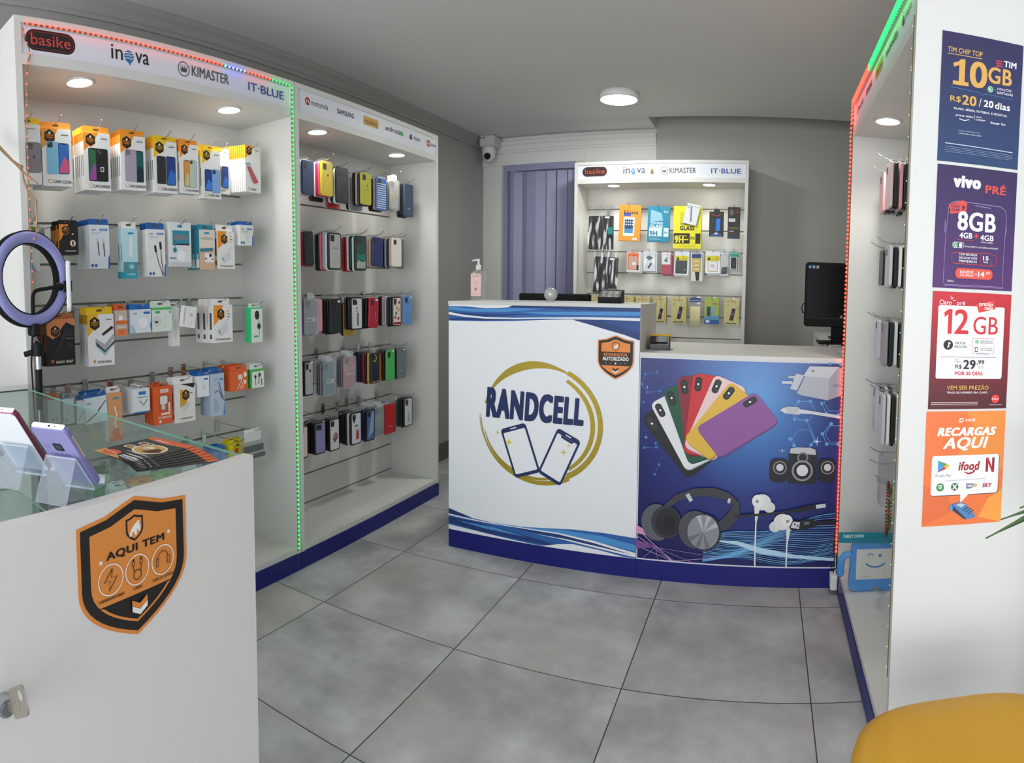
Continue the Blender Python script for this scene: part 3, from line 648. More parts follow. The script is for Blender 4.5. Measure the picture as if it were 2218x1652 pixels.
cbl = thing('glass_ball', 'small clear crystal ball ornament on the tall counter', 'ornament', (-1.02, 2.86, CH))
b = MB(); b.ball((0, 0, .036), .033, sheet('crystal', '#f2f4f2', .22, .05, .32), 10); b.put('ball', cbl)
b = MB()
for k in range(40):
    a = random.random() * 2 * PI; q = math.acos(2 * random.random() - 1); r = .026 * random.random() ** .4
    c = (r * math.sin(q) * math.cos(a), r * math.sin(q) * math.sin(a), .036 + r * math.cos(q)); b.ball(c, .002 + .003 * random.random(), M('#efeee6', .2) if k % 3 else M('#7d7a68', .3), 3)
o = b.put('glitter_flakes', cbl)
b = MB(); b.lathe([(.001, 0), (.018, 0), (.017, .006), (.012, .009)], SHELL, n=20); b.put('foot', cbl)

mo = thing('computer_monitor', 'black computer monitor behind the tall counter, only its top edge showing', 'monitor', (-1.136, 3.25, 0.745))
b = MB(); b.bbox(-.205, .205, -.018, .018, .24, .522, BLACKP, .006); b.put('screen_housing', mo)
b = MB(); b.box(-.195, .195, .0181, .0186, .255, .512, M('#050608', .15)); b.put('screen', mo)
b = MB(); b.bbox(-.025, .025, -.04, .0, .0, .30, BLACKP, .005); b.put('stand_neck', mo)
b = MB(); b.bbox(-.12, .12, -.09, .09, .0, .014, BLACKP, .005); b.put('stand_base', mo)
st = thing('staff_desk', 'white desk shelf behind the tall counter under the black monitor', 'desk', (-1.494, 3.125, 0))
MB().box(.0, .92, 0, .36, .72, .745, WHITE).put('desk_top', st); MB().box(.0, .018, .01, .35, 0, .72, WHITE).put('side_panel', st); MB().box(.902, .92, .01, .35, 0, .72, WHITE).put('side_panel', st)

def keypad_device(t, w, d, h, body, scr):
    b = MB(); P = [(0, 0), (d, 0), (d, h), (d * .55, h * .95), (0, h * .45)]
    b.prism([(q[0], q[1]) for q in P], (-w / 2, 0, 0), (0, 1, 0), (0, 0, 1), (w, 0, 0), body, bev=.004); b.put('body', t)
pm = thing('card_machine', 'black card payment machine with coloured keys on the tall counter', 'card machine', (-.715, 2.80, CH), .10)
keypad_device(pm, .105, .15, .062, BLACKP, None)
b = MB(); cv = CV(b, (-.0525, 0, .028), (.105, 0, 0), (0, .0825, .030), (0, -.34, .94), .0003)
for r_ in range(4):
    for c_ in range(3): cv.R(.14 + .26 * c_, .10 + .17 * r_, .34 + .26 * c_, .22 + .17 * r_, ['#b03a30', '#c9a93c', '#3f8f55'][c_] if r_ == 0 else '#55575b', .03)
b.put('keypad', pm, 'coloured keys')
b = MB(); b.add([(-.042, .087, .0612), (.042, .087, .0612), (.042, .145, .0634), (-.042, .145, .0634)], [(0, 1, 2, 3)], M('#202226', .5)); b.put('screen', pm)
b = MB(); b.bbox(-.020, .020, .10, .135, .0635, .0665, M('#d9d9d6', .4), .001); b.put('paper_slip', pm)
cr = thing('card_reader', 'black card reader with a yellow back edge on the low counter', 'card machine', (-.482, 2.83, LH), .12)
keypad_device(cr, .095, .115, .060, M('#1f2023', .4), None)
b = MB(); b.add([(-.036, .010, .0365), (.036, .010, .0365), (.036, .060, .0600), (-.036, .060, .0600)], [(0, 1, 2, 3)], M('#2c2e30', .45)); b.put('screen', cr)
b = MB(); b.bbox(-.050, .050, .105, .121, .028, .066, M('#e8b400', .4), .005); b.bbox(-.046, .046, .098, .106, .054, .065, M('#e8b400', .4), .003); b.put('back_case', cr, 'yellow back edge')

dk = thing('wall_desk', 'long white desk top along the right hand wall under the black screen', 'desk', (.362, 2.72, 0))
MB().box(0, .370, 0, 2.03, .985, 1.012, WHITE).put('desk_top', dk)
MB().box(.0, .02, .0, .34, 0, .985, WHITE).put('leg_panel', dk); MB().box(.0, .36, 1.99, 2.01, 0, .985, WHITE).put('leg_panel', dk)
DARKSCR = M('#030304', .35); DARKSCR.node_tree.nodes['Principled BSDF'].inputs['Specular IOR Level'].default_value = .15
pc = thing('desktop_screen', 'large black computer screen with small stickers on the wall desk', 'monitor', (.432, 3.60, 1.012))
b = MB(); b.prism(rr(-.213, .098, .213, .466, .016), (0, 0, 0), (1, 0, 0), (0, 0, 1), (0, .05, 0), BLACKP, bev=.006); b.put('screen_housing', pc)
b = MB(); b.add([(-.198, -.0006, .155), (.198, -.0006, .155), (.198, -.0006, .452), (-.198, -.0006, .452)], [(0, 1, 2, 3)], DARKSCR)
cv = CV(b, (0, -.001, 0), (1, 0, 0), (0, 0, 1), (0, -1, 0))
cv.L([(-.21, .147), (.21, .147)], .002, '#2a2a2c'); cv.E(.0, .158, .009, .009, '#8f9296', 16)
for k, c in enumerate(('#2f6f8f', '#3a8fc0', '#8c8f92')): cv.R(-.197 + k * .022, .430, -.181 + k * .022, .448, c); cv.R(-.194 + k * .022, .434, -.184 + k * .022, .441, '#d5dde0')
b.put('screen', pc)
b = MB(); b.bbox(-.05, .05, .052, .075, .0, .30, BLACKP, .004); b.bbox(-.13, .13, -.04, .14, 0, .012, BLACKP, .004); b.put('stand', pc)
cbk = thing('cable_tangle', 'tangle of black cables lying under the large black screen', 'cables', (.33, 3.42, 1.012))
b = MB(); pts = []
for k in range(60):
    s = k / 59; pts.append((.07 + .09 * math.sin(s * 13) + .10 * (s - .5), .03 * math.cos(s * 17), .012 + .022 * (1 + math.sin(s * 9 + 1))))
b.tube(pts, .0035, BLACKP, 6); b.put('cable', cbk)
b = MB(); b.bbox(.09, .17, -.02, .03, .0, .03, BLACKP, .006); b.put('power_brick', cbk)
lp = MB(); lp.tube([(.226, 3.62, 1.18), (.208, 3.61, 1.19), (.203, 3.61, 1.21), (.208, 3.61, 1.235), (.226, 3.62, 1.245)], .003, BLACKP, 6)
tag(lp.put('cable_loop'), 'thin black cable loop sticking out beside the large black screen', 'cable')

# power supply hanging at the counter foot and its lead
pa = thing('power_adapter', 'small white power adapter hanging by the blue plinth', 'adapter', (.325, 2.66, .024))
b = MB(); b.bbox(-.014, .016, -.03, .03, .0, .062, M('#e6e5e1', .4), .004); b.put('body', pa)
b = MB(); b.tube([(.004, 0, .06), (.008, -.004, .080), (.014, -.002, .083), (.0185, -.004, .06), (.0185, -.006, .035)], .0022, '#efeeea', 6); b.put('white_lead', pa)
b = MB(); b.tube([(.004, .0, .060), (-.006, .01, .085), (.006, .02, .12), (.002, .03, .17), (.006, .032, .25), (.010, .034, .32)], .0022, '#3a1f1c', 6); b.cyl((.003, .030, .16), (.004, .031, .19), .0045, '#17171a', 8); b.put('dark_lead', pa)

# ------------------------------------------------------------------ glass display counter in the foreground
gx, gy = (-.822, .767), (-.756, .267)
dl = math.hypot(gx[0] - gy[0], gx[1] - gy[1]); dv = ((gy[0] - gx[0]) / dl, (gy[1] - gx[1]) / dl); nv = (-dv[1], dv[0])   # along the panel / outward
if nv[0] < 0: nv = (-nv[0], -nv[1])
gc = thing('glass_counter', 'glass topped display counter with a white end panel and shield sticker', 'counter', (0, 0, 0))
def gp(s, out, z): return (gx[0] + dv[0] * s + nv[0] * out, gx[1] + dv[1] * s + nv[1] * out, z)
PNL = 1.10
b = MB(); b.add([gp(0, 0, 0), gp(PNL, 0, 0), gp(PNL, -.022, 0), gp(0, -.022, 0), gp(0, 0, 1.0), gp(PNL, 0, 1.0), gp(PNL, -.022, 1.0), gp(0, -.022, 1.0)],
      [(0, 3, 2, 1), (4, 5, 6, 7), (0, 1, 5, 4), (1, 2, 6, 5), (2, 3, 7, 6), (3, 0, 4, 7)], M('#dfd9d4', .45, noise=.01, scale=5)); b.put('end_panel', gc, 'white melamine end panel')
b = MB(); P = shield_pts(.281, .890, .212, .212)
UV = ((-dv[0], -dv[1], 0), (0, 0, 1), (nv[0], nv[1], 0))      # seen from the aisle, right is towards the far end
O = gp(0, .0004, 0)
mir = lambda L: [(-a, q) for a, q in L]
b.prism(mir(P), O, UV[0], UV[1], Vector(UV[2]) * .0006, '#e08a3c')
cv = CV(b, gp(0, .0011, 0), UV[0], UV[1], UV[2])
X0 = -.281
cv.P(mir(shield_pts(.281, .890, .200, .200)), '#191512'); cv.P(mir(shield_pts(.281, .890, .168, .172)), '#e08a3c')
cv.P([(X0 - .074, .847), (X0 + .074, .847)] + [q for q in mir(shield_pts(.281, .890, .160, .164))[::-1] if q[1] < .845], '#191512')
cv.P(mir(shield_pts(.282, .9485, .034, .040)), '#191512'); cv.P(mir(shield_pts(.282, .9485, .027, .033)), '#e08a3c'); ape(cv, X0 - .001, .9475, .021, '#f0ece6')
cv.T('AQUI TEM', X0 - .056, .911, X0 + .058, .925, '#191512', .04); star(cv, X0 - .066, .9135, .0048, '#efeae4'); star(cv, X0 + .067, .924, .0048, '#efeae4')
for k, (cx, nm, wd) in enumerate(((X0 - .049, 'CARREGADORES', .048), (X0 + .001, 'CABOS', .018), (X0 + .052, 'FONE DE OUVIDO', .044))):
    cv.ring(cx, .884, .0225, .0225, .0016, '#f2eee8'); cv.T(nm, cx - wd / 2, .8545, cx + wd / 2, .8585, '#191512', .02)
    if k == 0: cv.L([(cx + .003, .900), (cx - .012, .882), (cx - .001, .882), (cx - .004, .868), (cx + .012, .887), (cx + .001, .887), (cx + .003, .900)], .0014, '#2a1c12')
    if k == 1:
        cv.ring(cx, .8765, .0075, .0075, .0013, '#2a1c12'); cv.L([(cx - .0065, .880), (cx - .0075, .889), (cx - .0075, .892)], .0013, '#2a1c12'); cv.L([(cx + .0065, .880), (cx + .0075, .889), (cx + .0075, .892)], .0013, '#2a1c12')
        for q in (-.0075, .0075): cv.L([(cx + q - .0025, .892), (cx + q - .0025, .898), (cx + q + .0025, .898), (cx + q + .0025, .892), (cx + q - .0025, .892)], .0012, '#2a1c12'); cv.R(cx + q - .0015, .8985, cx + q + .0015, .902, '#2a1c12')
    if k == 2:
        cv.ring(cx, .887, .0105, .0105, .0013, '#2a1c12', 0, 180)
        for q in (-.0115, .0115): cv.L(rr(cx + q - .0025, .876, cx + q + .0025, .888, .0012, 2) + [(cx + q + .0025, .8868)], .0012, '#2a1c12')
chevron(cv, X0 + .003, .8325, .030, .017, '#e08a3c'); chevron(cv, X0 + .003, .8235, .030, .017, '#f0ece6')
b.put('shield_sticker', gc, 'orange and black shield sticker reading AQUI TEM')
EDGE = M('#6f9d8e', .15)
bx0, by0 = -1.868, .776
def glass_slab(poly, z0, z1, name):
    b = MB(); n = len(poly); vs = [(x, y, z0) for x, y in poly] + [(x, y, z1) for x, y in poly]
    b.add(vs, [tuple(range(n, 2 * n))], GLASS); b.add(vs, [(i, (i + 1) % n, n + (i + 1) % n, n + i) for i in range(n)], EDGE); return b.put(name, gc, 'clear glass with green edge')
e0 = gp(.006, -.024, 0); e1 = gp(PNL - .03, -.024, 0)
glass_slab([(bx0, by0), (e0[0], e0[1]), (e1[0], e1[1]), (bx0, e1[1])], .994, .999, 'glass_top')
glass_slab([(bx0 + .03, .70), (-.86, .70), (-.80, .2), (-.76, e1[1] + .03), (bx0 + .03, e1[1] + .03)], .690, .696, 'glass_shelf')
b = MB(); b.add([(bx0, by0 - .004, .42), (e0[0], e0[1] - .004, .42), (e0[0], e0[1] - .004, .992), (bx0, by0 - .004, .992)], [(0, 1, 2, 3)], GLASS); b.put('glass_front', gc, 'clear glass front')
b = MB(); b.box(bx0 - .022, bx0, e1[1], by0 - .002, 0, 1.012, WHITE); b.put('end_panel', gc, 'white end panel')
b = MB(); b.add([(bx0, by0 - .004, 0), (e0[0], e0[1] - .006, 0), (e1[0] - .004, e1[1], 0), (bx0, e1[1], 0), (bx0, by0 - .004, .42), (e0[0], e0[1] - .006, .42), (e1[0] - .004, e1[1], .42), (bx0, e1[1], .42)], [(0, 3, 2, 1), (4, 5, 6, 7), (0, 1, 5, 4), (1, 2, 6, 5), (2, 3, 7, 6), (3, 0, 4, 7)], WHITE); b.put('base_cabinet', gc)
lk = gp(.512, 0, .766)
b = MB(); b.cyl(gp(.513, -.0, .772), gp(.513, .016, .772), .0125, CHROME, 24); b.cyl(gp(.513, .014, .772), gp(.513, .019, .772), .009, STEEL, 20); b.put('lock', gc, 'chrome lock barrel')
ky = thing('key', 'silver key left in the lock of the glass counter', 'key', gp(.513, .0185, .776), math.atan2(nv[1], nv[0]))
b = MB(); b.box(-.004, .010, -.0012, .0012, -.004, .004, M('#b8b2a6', .35, .9)); b.put('shank', ky)
b = MB(); hole = el(.034, .006, .0045, .0045, 16)
outer = [(.010, -.010), (.030, -.011), (.041, -.004), (.044, .006), (.040, .015), (.028, .018), (.010, .008)]
bow = rr(.010, -.012, .044, .014, .006, 4)
b.prism(bow, (0, -.001, 0), (1, 0, .18), (0, 0, 1), (0, .002, 0), M('#b8b2a6', .35, .9)); b.cyl((.036, -.0013, .012), (.036, .0013, .012), .0045, M('#a8a298', .8), 16)
ck = CV(b, (0, -.001, 0), (1, 0, .18), (0, 0, 1), (0, -1, 0)); ck.L([(.018, -.007), (.018, .001)], .004, '#8a8478'); ck.L([(.025, -.007), (.025, .002)], .004, '#8a8478')
b.put('bow', ky); ky.scale = (1.35, 1.35, 1.35); ky.rotation_euler = (0, -.45, ky.rotation_euler[2])

# phones on clear easels
def easel_phone(label, slabel, x, y, rz, pw, ph, back, rim, lens, lean=41, name='smartphone'):
    s = thing('phone_stand', slabel, 'phone stand', (x, y, .9995), rz, 'clear phone stands on the glass counter')
    th = math.radians(lean); L = (0, -math.sin(th), math.cos(th))                     # up the slope, leaning back over -y
    N = (0, math.cos(th), math.sin(th))
    w = pw * .82; t = .003
    f0 = .020                                                                          # foot of the slope
    top = .078
    b = MB(); b.prism([(-w / 2, 0), (w / 2, 0), (w / 2, top), (-w / 2, top)], (0, f0, .003), (1, 0, 0), L, Vector(N) * -t, ACEDGE, cap=ACRYL); b.put('back_rest', s)
    tp = Vector((0, f0, .003)) + Vector(L) * top
    b = MB(); ft = Vector((0, tp.y - .030, 0)); d = (tp - ft)
    b.prism([(-w / 2, 0), (w / 2, 0), (w / 2, 1), (-w / 2, 1)], ft, (1, 0, 0), d, Vector((0, -t, 0)), ACEDGE, cap=ACRYL); b.put('rear_leg', s)
    b = MB(); b.box(-w / 2, w / 2, f0 - .002, f0 + .030, 0, .003, ACRYL); b.box(-w / 2, w / 2, f0 + .028, f0 + .031, .003, .016, ACEDGE); b.put('front_lip', s)
    p = thing(name, label, 'phone', (x, y, .9995), rz, 'phones on clear stands')
    o = Vector((0, f0 + .004, .0052)) + Vector(N) * .0015
    b = MB(); b.prism(rr(-pw / 2, 0, pw / 2, ph, .010, 5), o, (1, 0, 0), L, Vector(N) * .0095, rim, bev=.0022); b.put('frame', p)
    b = MB(); b.prism(rr(-pw / 2 + .0025, .003, pw / 2 - .0025, ph - .003, .008, 5), o + Vector(N) * -.0004, (1, 0, 0), L, Vector(N) * .002, back)
    cv = CV(b, o + Vector(N) * -.0006, (-1, 0, 0), L, Vector(N) * -1, .0001)
    if lens == 'square':
        cv.R(-.008, ph * .62, .008, ph * .62 + .018, '#15151a', .003); cv.E(0, ph * .62 + .009, .0055, .0055, '#3b3e4a', 16); cv.T('MULTI', -.012, ph * .54, .014, ph * .54 + .004, '#6b6390', 0)
        for i in range(3):
            for j in range(4): cv.E(.016 + j * .003, ph * .66 + i * .003, .0007, .0007, '#7a739c', 6)
    else: cv.R(.012, ph * .80, .026, ph * .93, '#dcdce0', .005); cv.E(.019, ph * .89, .004, .004, '#202024', 14); cv.E(.019, ph * .84, .004, .004, '#202024', 14)
    b.put('back_cover', p)
    b = MB(); b.prism(rr(-pw / 2 + .004, .008, pw / 2 - .004, ph - .008, .003), o + Vector(N) * .0092, (1, 0, 0), L, Vector(N) * .0006, M('#08090b', .08)); b.put('screen', p)
    b = MB(); tpv = o + Vector(L) * (ph - .0001)
    b.prism(rr(-pw / 2 + .004, .0005, pw / 2 - .004, .009, .003), tpv, (1, 0, 0), N, Vector(L) * .0006, M('#f0f0f3', .3)); 
    c2 = CV(b, tpv + Vector(L) * .0008, (1, 0, 0), N, L); c2.E(.002, .0045, .0019, .0019, '#16161a', 12); c2.E(.012, .0045, .001, .001, '#16161a', 8); b.put('top_edge', p, 'white top edge with sockets')
    if lens == 'square':
        b = MB(); b.prism([(ph * .50, .003), (ph * .86, .003), (ph * .86, .0068), (ph * .50, .0068)], o + Vector((pw / 2, 0, 0)), L, N, (.0007, 0, 0), M('#b9a98a', .4)); b.put('side_keys', p)
easel_phone('lilac feature phone leaning on a clear stand, white top edge', 'clear easel under the lilac phone', -.845, .419, .535, .064, .138, M('#8a83b5', .35), M('#7d77a8', .35), 'square')
easel_phone('white smartphone with a wine red frame leaning on a clear stand', 'clear easel under the white and wine red phone', -.956, .385, .60, .073, .155, M('#e9e8ec', .3), M('#7d3350', .3, .3), 'x')
easel_phone('black smartphone on a clear stand behind the white phone', 'clear easel under the black phone', -1.085, .352, .60, .073, .150, M('#2a2a30', .3), M('#1a1a1e', .3), 'x')

# fan of flyers
def flyer_mesh(front):
    b = MB(); w, h = .118, .152
    b.box(-w / 2, w / 2, 0, h, 0, .0006, M('#191614', .35))
    cv = CV(b, (0, 0, .0006), (1, 0, 0), (0, 1, 0), (0, 0, 1), .00004)
    cv.P([(-w / 2, h), (w / 2, h), (w / 2, h * .86), (0, h * .83), (-w / 2, h * .88)], '#e8632a'); cv.L([(-.038, h * .91), (.0, h * .91)], .003, '#f7ece2'); cv.T('3 9600-0250', -.04, h * .86, .02, h * .878, '#f7ece2', 0)
    cv.P([(-w / 2, 0), (.02, 0), (-.01, h * .12), (-w / 2, h * .2)], '#e0a15a'); cv.E(-.028, h * .13, .021, .016, '#e8632a'); cv.T('15,90', -.042, h * .115, -.014, h * .15, '#fbf3ea', .02)
    cv.E(.012, h * .52, .036, .033, '#efe6d2'); cv.E(.012, h * .52, .031, .028, '#d9a95c'); cv.P(el(.016, h * .50, .026, .018, 16, -100, 80), '#5e2f17'); cv.E(.004, h * .55, .010, .012, '#f3ead6')
    for i in range(7): cv.L([(.0 + i * .005, h * .43), (.004 + i * .005, h * .54)], .0018, '#7b431f')
    cv.E(-.030, h * .66, .012, .010, '#e9dfc8'); cv.E(-.030, h * .66, .009, .007, '#9c5a2a'); cv.E(-.034, h * .45, .013, .011, '#e9dfc8'); cv.E(-.034, h * .45, .010, .008, '#b57a3a')
    cv.T('Cardapio Delivery', -.012, h * .27, .044, h * .31, '#f4efe8', .01); cv.R(.006, h * .06, .046, h * .14, '#e6e2ea'); cv.L([(.010, h * .09), (.042, h * .09)], .003, '#3b2c6a'); cv.L([(.004, h * .20), (.046, h * .20)], .0025, '#f4efe8')
    return b.mesh('flyer')
fm = flyer_mesh(True)
for k in range(7):
    o = link('flyer', fm); s = k / 6
    o.location = (-.972 + .0065 * k, .562 + .001 * k, .9995 + .00075 * (6 - k)); o.rotation_euler = (0, 0, math.radians(7 - 3.6 * k))
    tag(o, 'topmost black and orange food flyer of the fan on the glass counter' if k == 0 else 'food flyer fanned out underneath the topmost one on the glass counter', 'flyer', 'fan of food flyers on the glass counter')

# ------------------------------------------------------------------ ring light on its stand, phone clamped to it
rl = thing('ring_light', 'lilac ring light on a black stand behind the glass counter', 'ring light', (-1.835, .800, 0))
rn = Vector((.955, .235, .05)).normalized(); rc = Vector((.010, -.02, 1.352)); rx = Vector((rn.y, -rn.x, 0)).normalized() * -1; ry = rn.cross(rx).normalized()
if ry.z < 0: ry = -ry
def ring_sec(prof, m, name, lab=None):
    b = MB(); N_ = 64; rings = []
    for k in range(N_ + 1):
        a = 2 * PI * k / N_; d = rx * math.cos(a) + ry * math.sin(a)
        rings.append([rc + d * r + rn * q for r, q in prof])
    b.loft(rings, m, True, False); return b.put(name, rl, lab)
ring_sec([(.113, .004), (.117, .011), (.132, .016), (.145, .011), (.150, .004), (.113, .004)], M('#8f8fc6', .45, noise=.03, scale=10), 'diffuser', 'lilac diffuser')
ring_sec([(.110, .006), (.110, -.024), (.118, -.032), (.146, -.032), (.153, -.022), (.153, .005), (.149, .004), (.149, -.018), (.114, -.018), (.113, .005), (.110, .006)], BLACKP, 'back_housing', 'black back housing')
bt = rc - ry * .158
b = MB(); b.bbox(bt.x - .022, bt.x + .022, bt.y - .014, bt.y + .014, bt.z - .022, bt.z + .016, BLACKP, .004); b.put('bracket', rl)
b = MB(); b.cyl((bt.x, bt.y, bt.z - .022), (0, 0, bt.z - .05), .006, CHROME, 14); b.put('tilt_pin', rl, 'chrome tilt pin')
b = MB(); b.cyl((0, 0, bt.z - .088), (0, 0, bt.z - .046), .019, BLACKP, 18); b.cyl((-.005, -.016, bt.z - .075), (-.018, -.040, bt.z - .082), .009, BLACKP, 12); b.put('tilt_knob', rl)
b = MB(); b.cyl((0, 0, bt.z - .135), (0, 0, bt.z - .088), .010, CHROME, 16); b.put('chrome_collar', rl, 'chrome collar')
b = MB(); b.cyl((0, 0, .84), (0, 0, bt.z - .13), .011, BLACKP, 16); b.cyl((0, 0, .10), (0, 0, .86), .014, BLACKP, 16); b.bbox(-.024, .022, -.02, .018, .80, .86, BLACKP, .004); b.put('pole', rl)
for k, a in enumerate((10, 130, 250)):
    b = MB(); a = math.radians(a); b.tube([(0, 0, .26), (.03 * math.cos(a), .03 * math.sin(a) * .4, .12), (.055 * math.cos(a), .018 * math.sin(a), .006)], .006, BLACKP, 8); b.put('leg', rl)
g0 = rc - ry * .128 - rn * .03; cl0 = rc + rx * .092 - ry * .030 + rn * .04
if (cl0 - rc).dot(Vector((.447, .894, 0))) < 0: cl0 = rc - rx * .092 - ry * .030 + rn * .04
sd = (cl0 - rc); sd.z = 0; sd.normalize()
b = MB(); pts = []
p0, p3 = g0 + rn * .03, cl0 - sd * .020; p1 = p0 + Vector((0, 0, .11)); p2 = p3 - sd * .085 - Vector((0, 0, .015))
for k in range(17):
    s = k / 16; pts.append(p0 * (1 - s) ** 3 + p1 * 3 * s * (1 - s) ** 2 + p2 * 3 * s * s * (1 - s) + p3 * s ** 3)
b.tube(pts, .0062, BLACKP, 10); b.put('gooseneck', rl)
b = MB(); b.tube([p3, p3 + sd * .020], .013, BLACKP, 14); b.tube([p3 + sd * .018, p3 + sd * .028], .008, BLACKP, 12); b.put('clamp_knob', rl)
fwd = Vector((-.894, .447, 0)); pcn = p3 + sd * .040
def slab(b, c, hx, hy, hz, m, bev):           # hx along sd, hy along fwd, hz up
    b.prism(rr(-hy, -hz, hy, hz, min(hy, hz) * .55), c - sd * hx, fwd, (0, 0, 1), sd * 2 * hx, m, bev=bev)
b = MB(); slab(b, pcn, .014, .034, .018, BLACKP, .002); b.put('phone_clamp', rl)
b = MB(); b.tube([(bt.x - .016, bt.y, bt.z - .02), (-.034, -.01, bt.z - .12), (-.030, -.006, .9), (-.02, 0, .84), (-.016, -.004, .5), (-.012, 0, .15)], .0028, BLACKP, 6); b.put('power_lead', rl)
hp = thing('held_smartphone', 'white smartphone seen edge on in the ring light clamp', 'phone', rl.location)
pq = pcn
b = MB(); slab(b, pq + sd * .002 + fwd * -.006, .0065, .036, .0805, M('#eaeaee', .3), .0022); b.put('body', hp)
b = MB(); slab(b, pq + sd * .0095 + fwd * -.006, .0012, .033, .077, M('#c9c3c8', .35), .0004); b.put('case_back', hp, 'sparkly grey case back')

# copper twig hanging in front of the cabinet
TW = M('#a9835c', .4, .35)
tg = thing('twig_garland', 'thin copper coloured twig hanging over the ring light', 'twig', (0, 0, 0))
b = MB(); b.tube([(-2.03, .72, 1.853), (-1.89, .72, 1.774), (-1.796, .72, 1.715), (-1.71, .72, 1.66), (-1.608, .72, 1.609)], [.0045, .004, .0035, .003, .002], TW, 7)
b.tube([(-2.03, .73, 1.840), (-1.80, .728, 1.706), (-1.66, .725, 1.630)], .002, M('#4a3a30', .6), 6); b.put('main_stem', tg)
b = MB(); b.tube([(-1.80, .722, 1.714), (-1.778, .745, 1.691), (-1.765, .745, 1.645), (-1.739, .745, 1.613), (-1.681, .745, 1.571), (-1.682, .745, 1.526), (-1.682, .745, 1.493), (-1.702, .745, 1.464), (-1.712, .752, 1.462)], [.003, .003, .0028, .0028, .0028, .0025, .0025, .002, .0015], TW, 7)
for c in ((-1.765, .745, 1.645), (-1.681, .745, 1.571), (-1.682, .743, 1.50), (-1.70, .745, 1.466), (-1.778, .745, 1.69)): b.ball(c, .0052, TW, 4)
b.put('hanging_shoot', tg)

# ------------------------------------------------------------------ yellow seat, plant
ys = thing('chair', 'yellow padded chair seat in front of the poster panel', 'chair', (.415, 1.04, 0))
YEL = M('#d9a013', .5, noise=.04, scale=9)
def sup(a, b_, z, n=2.9, N_=48):
    L = []
    for k in range(N_):
        t = 2 * PI * k / N_; c, s_ = math.cos(t), math.sin(t)
        L.append((a * math.copysign(abs(c) ** (2 / n), c), b_ * math.copysign(abs(s_) ** (2 / n), s_), z))
    return L
b = MB(); b.loft([sup(.215, .205, .385), sup(.232, .222, .392), sup(.237, .227, .415), sup(.232, .222, .436), sup(.210, .200, .449), sup(.15, .14, .455), sup(.06, .06, .457), sup(.004, .004, .4575)], YEL, True); b.put('seat_cushion', ys, 'yellow upholstered cushion')
b = MB(); b.loft([sup(.16, .15, .352), sup(.215, .205, .372), sup(.222, .212, .386)], M('#1b1b1c', .5), True); b.put('seat_shell', ys)
for sx in (-1, 1):
    for sy in (-1, 1):
        b = MB(); b.tube([(sx * .13, sy * .12, .36), (sx * .19, sy * .18, .006)], [.014, .011], M('#1b1b1c', .4), 10); b.put('leg', ys)
pp = thing('potted_plant', 'green plant whose pointed leaf tips reach in front of the posters', 'plant', (.86, 1.15, 0))
b = MB(); b.lathe([(.001, 0), (.10, 0), (.13, .26), (.136, .27), (.124, .275), (.115, .24), (.001, .24)], M('#d8d5cd', .6), n=28); b.put('pot', pp)
b = MB(); b.tube([(0, 0, .24), (.012, .01, .5), (.0, .0, .80)], [.016, .012, .008], M('#5a4a32', .8), 8); b.put('stem', pp)
GRN = M('#3d5a2a', .5, noise=.25, scale=25)
def leaf(pts, wd):
    b = MB(); n = len(pts); top = []; A = []
    P = [Vector(p) for p in pts]
    for i, p in enumerate(P):
        s = i / (n - 1); w_ = wd * (math.sin(PI * min(1, .15 + .85 * s)) ** .7) * (1 if i < n - 1 else 0) + .0005
        t = (P[min(n - 1, i + 1)] - P[max(0, i - 1)]).normalized(); x = t.cross(Vector((0, 1, .45))).normalized(); u = x.cross(t)
        A.append([p - x * w_, p + u * .0025 * -1, p + x * w_, p + u * .0015])
    b.loft(A, GRN, True); b.put('leaf', pp)
q = lambda x, y, z: (x - .86, y - 1.15, z)
leaf([q(.86, 1.15, .78), q(.74, 1.15, .875), q(.62, 1.15, .885), q(.53, 1.15, .865), q(.44, 1.15, .829)], .012)
leaf([q(.86, 1.15, .80), q(.76, 1.13, .89), q(.65, 1.13, .905), q(.55, 1.13, .892), q(.462, 1.13, .872)], .011)
leaf([q(.86, 1.15, .80), q(.78, 1.12, .93), q(.66, 1.12, .945), q(.56, 1.12, .915), q(.497, 1.12, .895)], .009)
leaf([q(.86, 1.15, .76), q(.95, 1.10, .86), q(1.04, 1.05, .86), q(1.12, 1.0, .80)], .018)
leaf([q(.86, 1.15, .79), q(.88, 1.25, .92), q(.92, 1.36, .95), q(.97, 1.42, .92)], .016)
# ------------------------------------------------------------------ four posters on the side panel of the right cabinet
PY = 1.547
def poster(label, z0, z1, x0, x1, bg, draw, y=PY):
    o = MB(); W_, H_ = x1 - x0, z1 - z0
    o.box(0, W_, -.0012, -.0002, 0, H_, M(bg, .35))
    cv = CV(o, (0, -.0013, 0), (W_, 0, 0), (0, 0, H_), (0, -1, 0), .00003); draw(cv)
    ob = o.put('poster'); ob.location = (x0, y, z0); tag(ob, label, 'poster', 'mobile plan posters on the side panel'); return ob
def vgrad(cv, c0, c1, n=14, y0=0., y1=1.):
    """printed vertical colour blend of the poster's own ink"""
    a = [int(c0[i:i + 2], 16) for i in (1, 3, 5)]; b = [int(c1[i:i + 2], 16) for i in (1, 3, 5)]
    for k in range(n):
        s = k / (n - 1); c = '#' + ''.join('%02x' % round(p + (q - p) * s) for p, q in zip(a, b)); cv.R(0, y0 + (y1 - y0) * k / n, 1, y0 + (y1 - y0) * (k + 1) / n, c)
    cv.k += 1
GLD = '#d6a552'; PW = '#ece9ec'
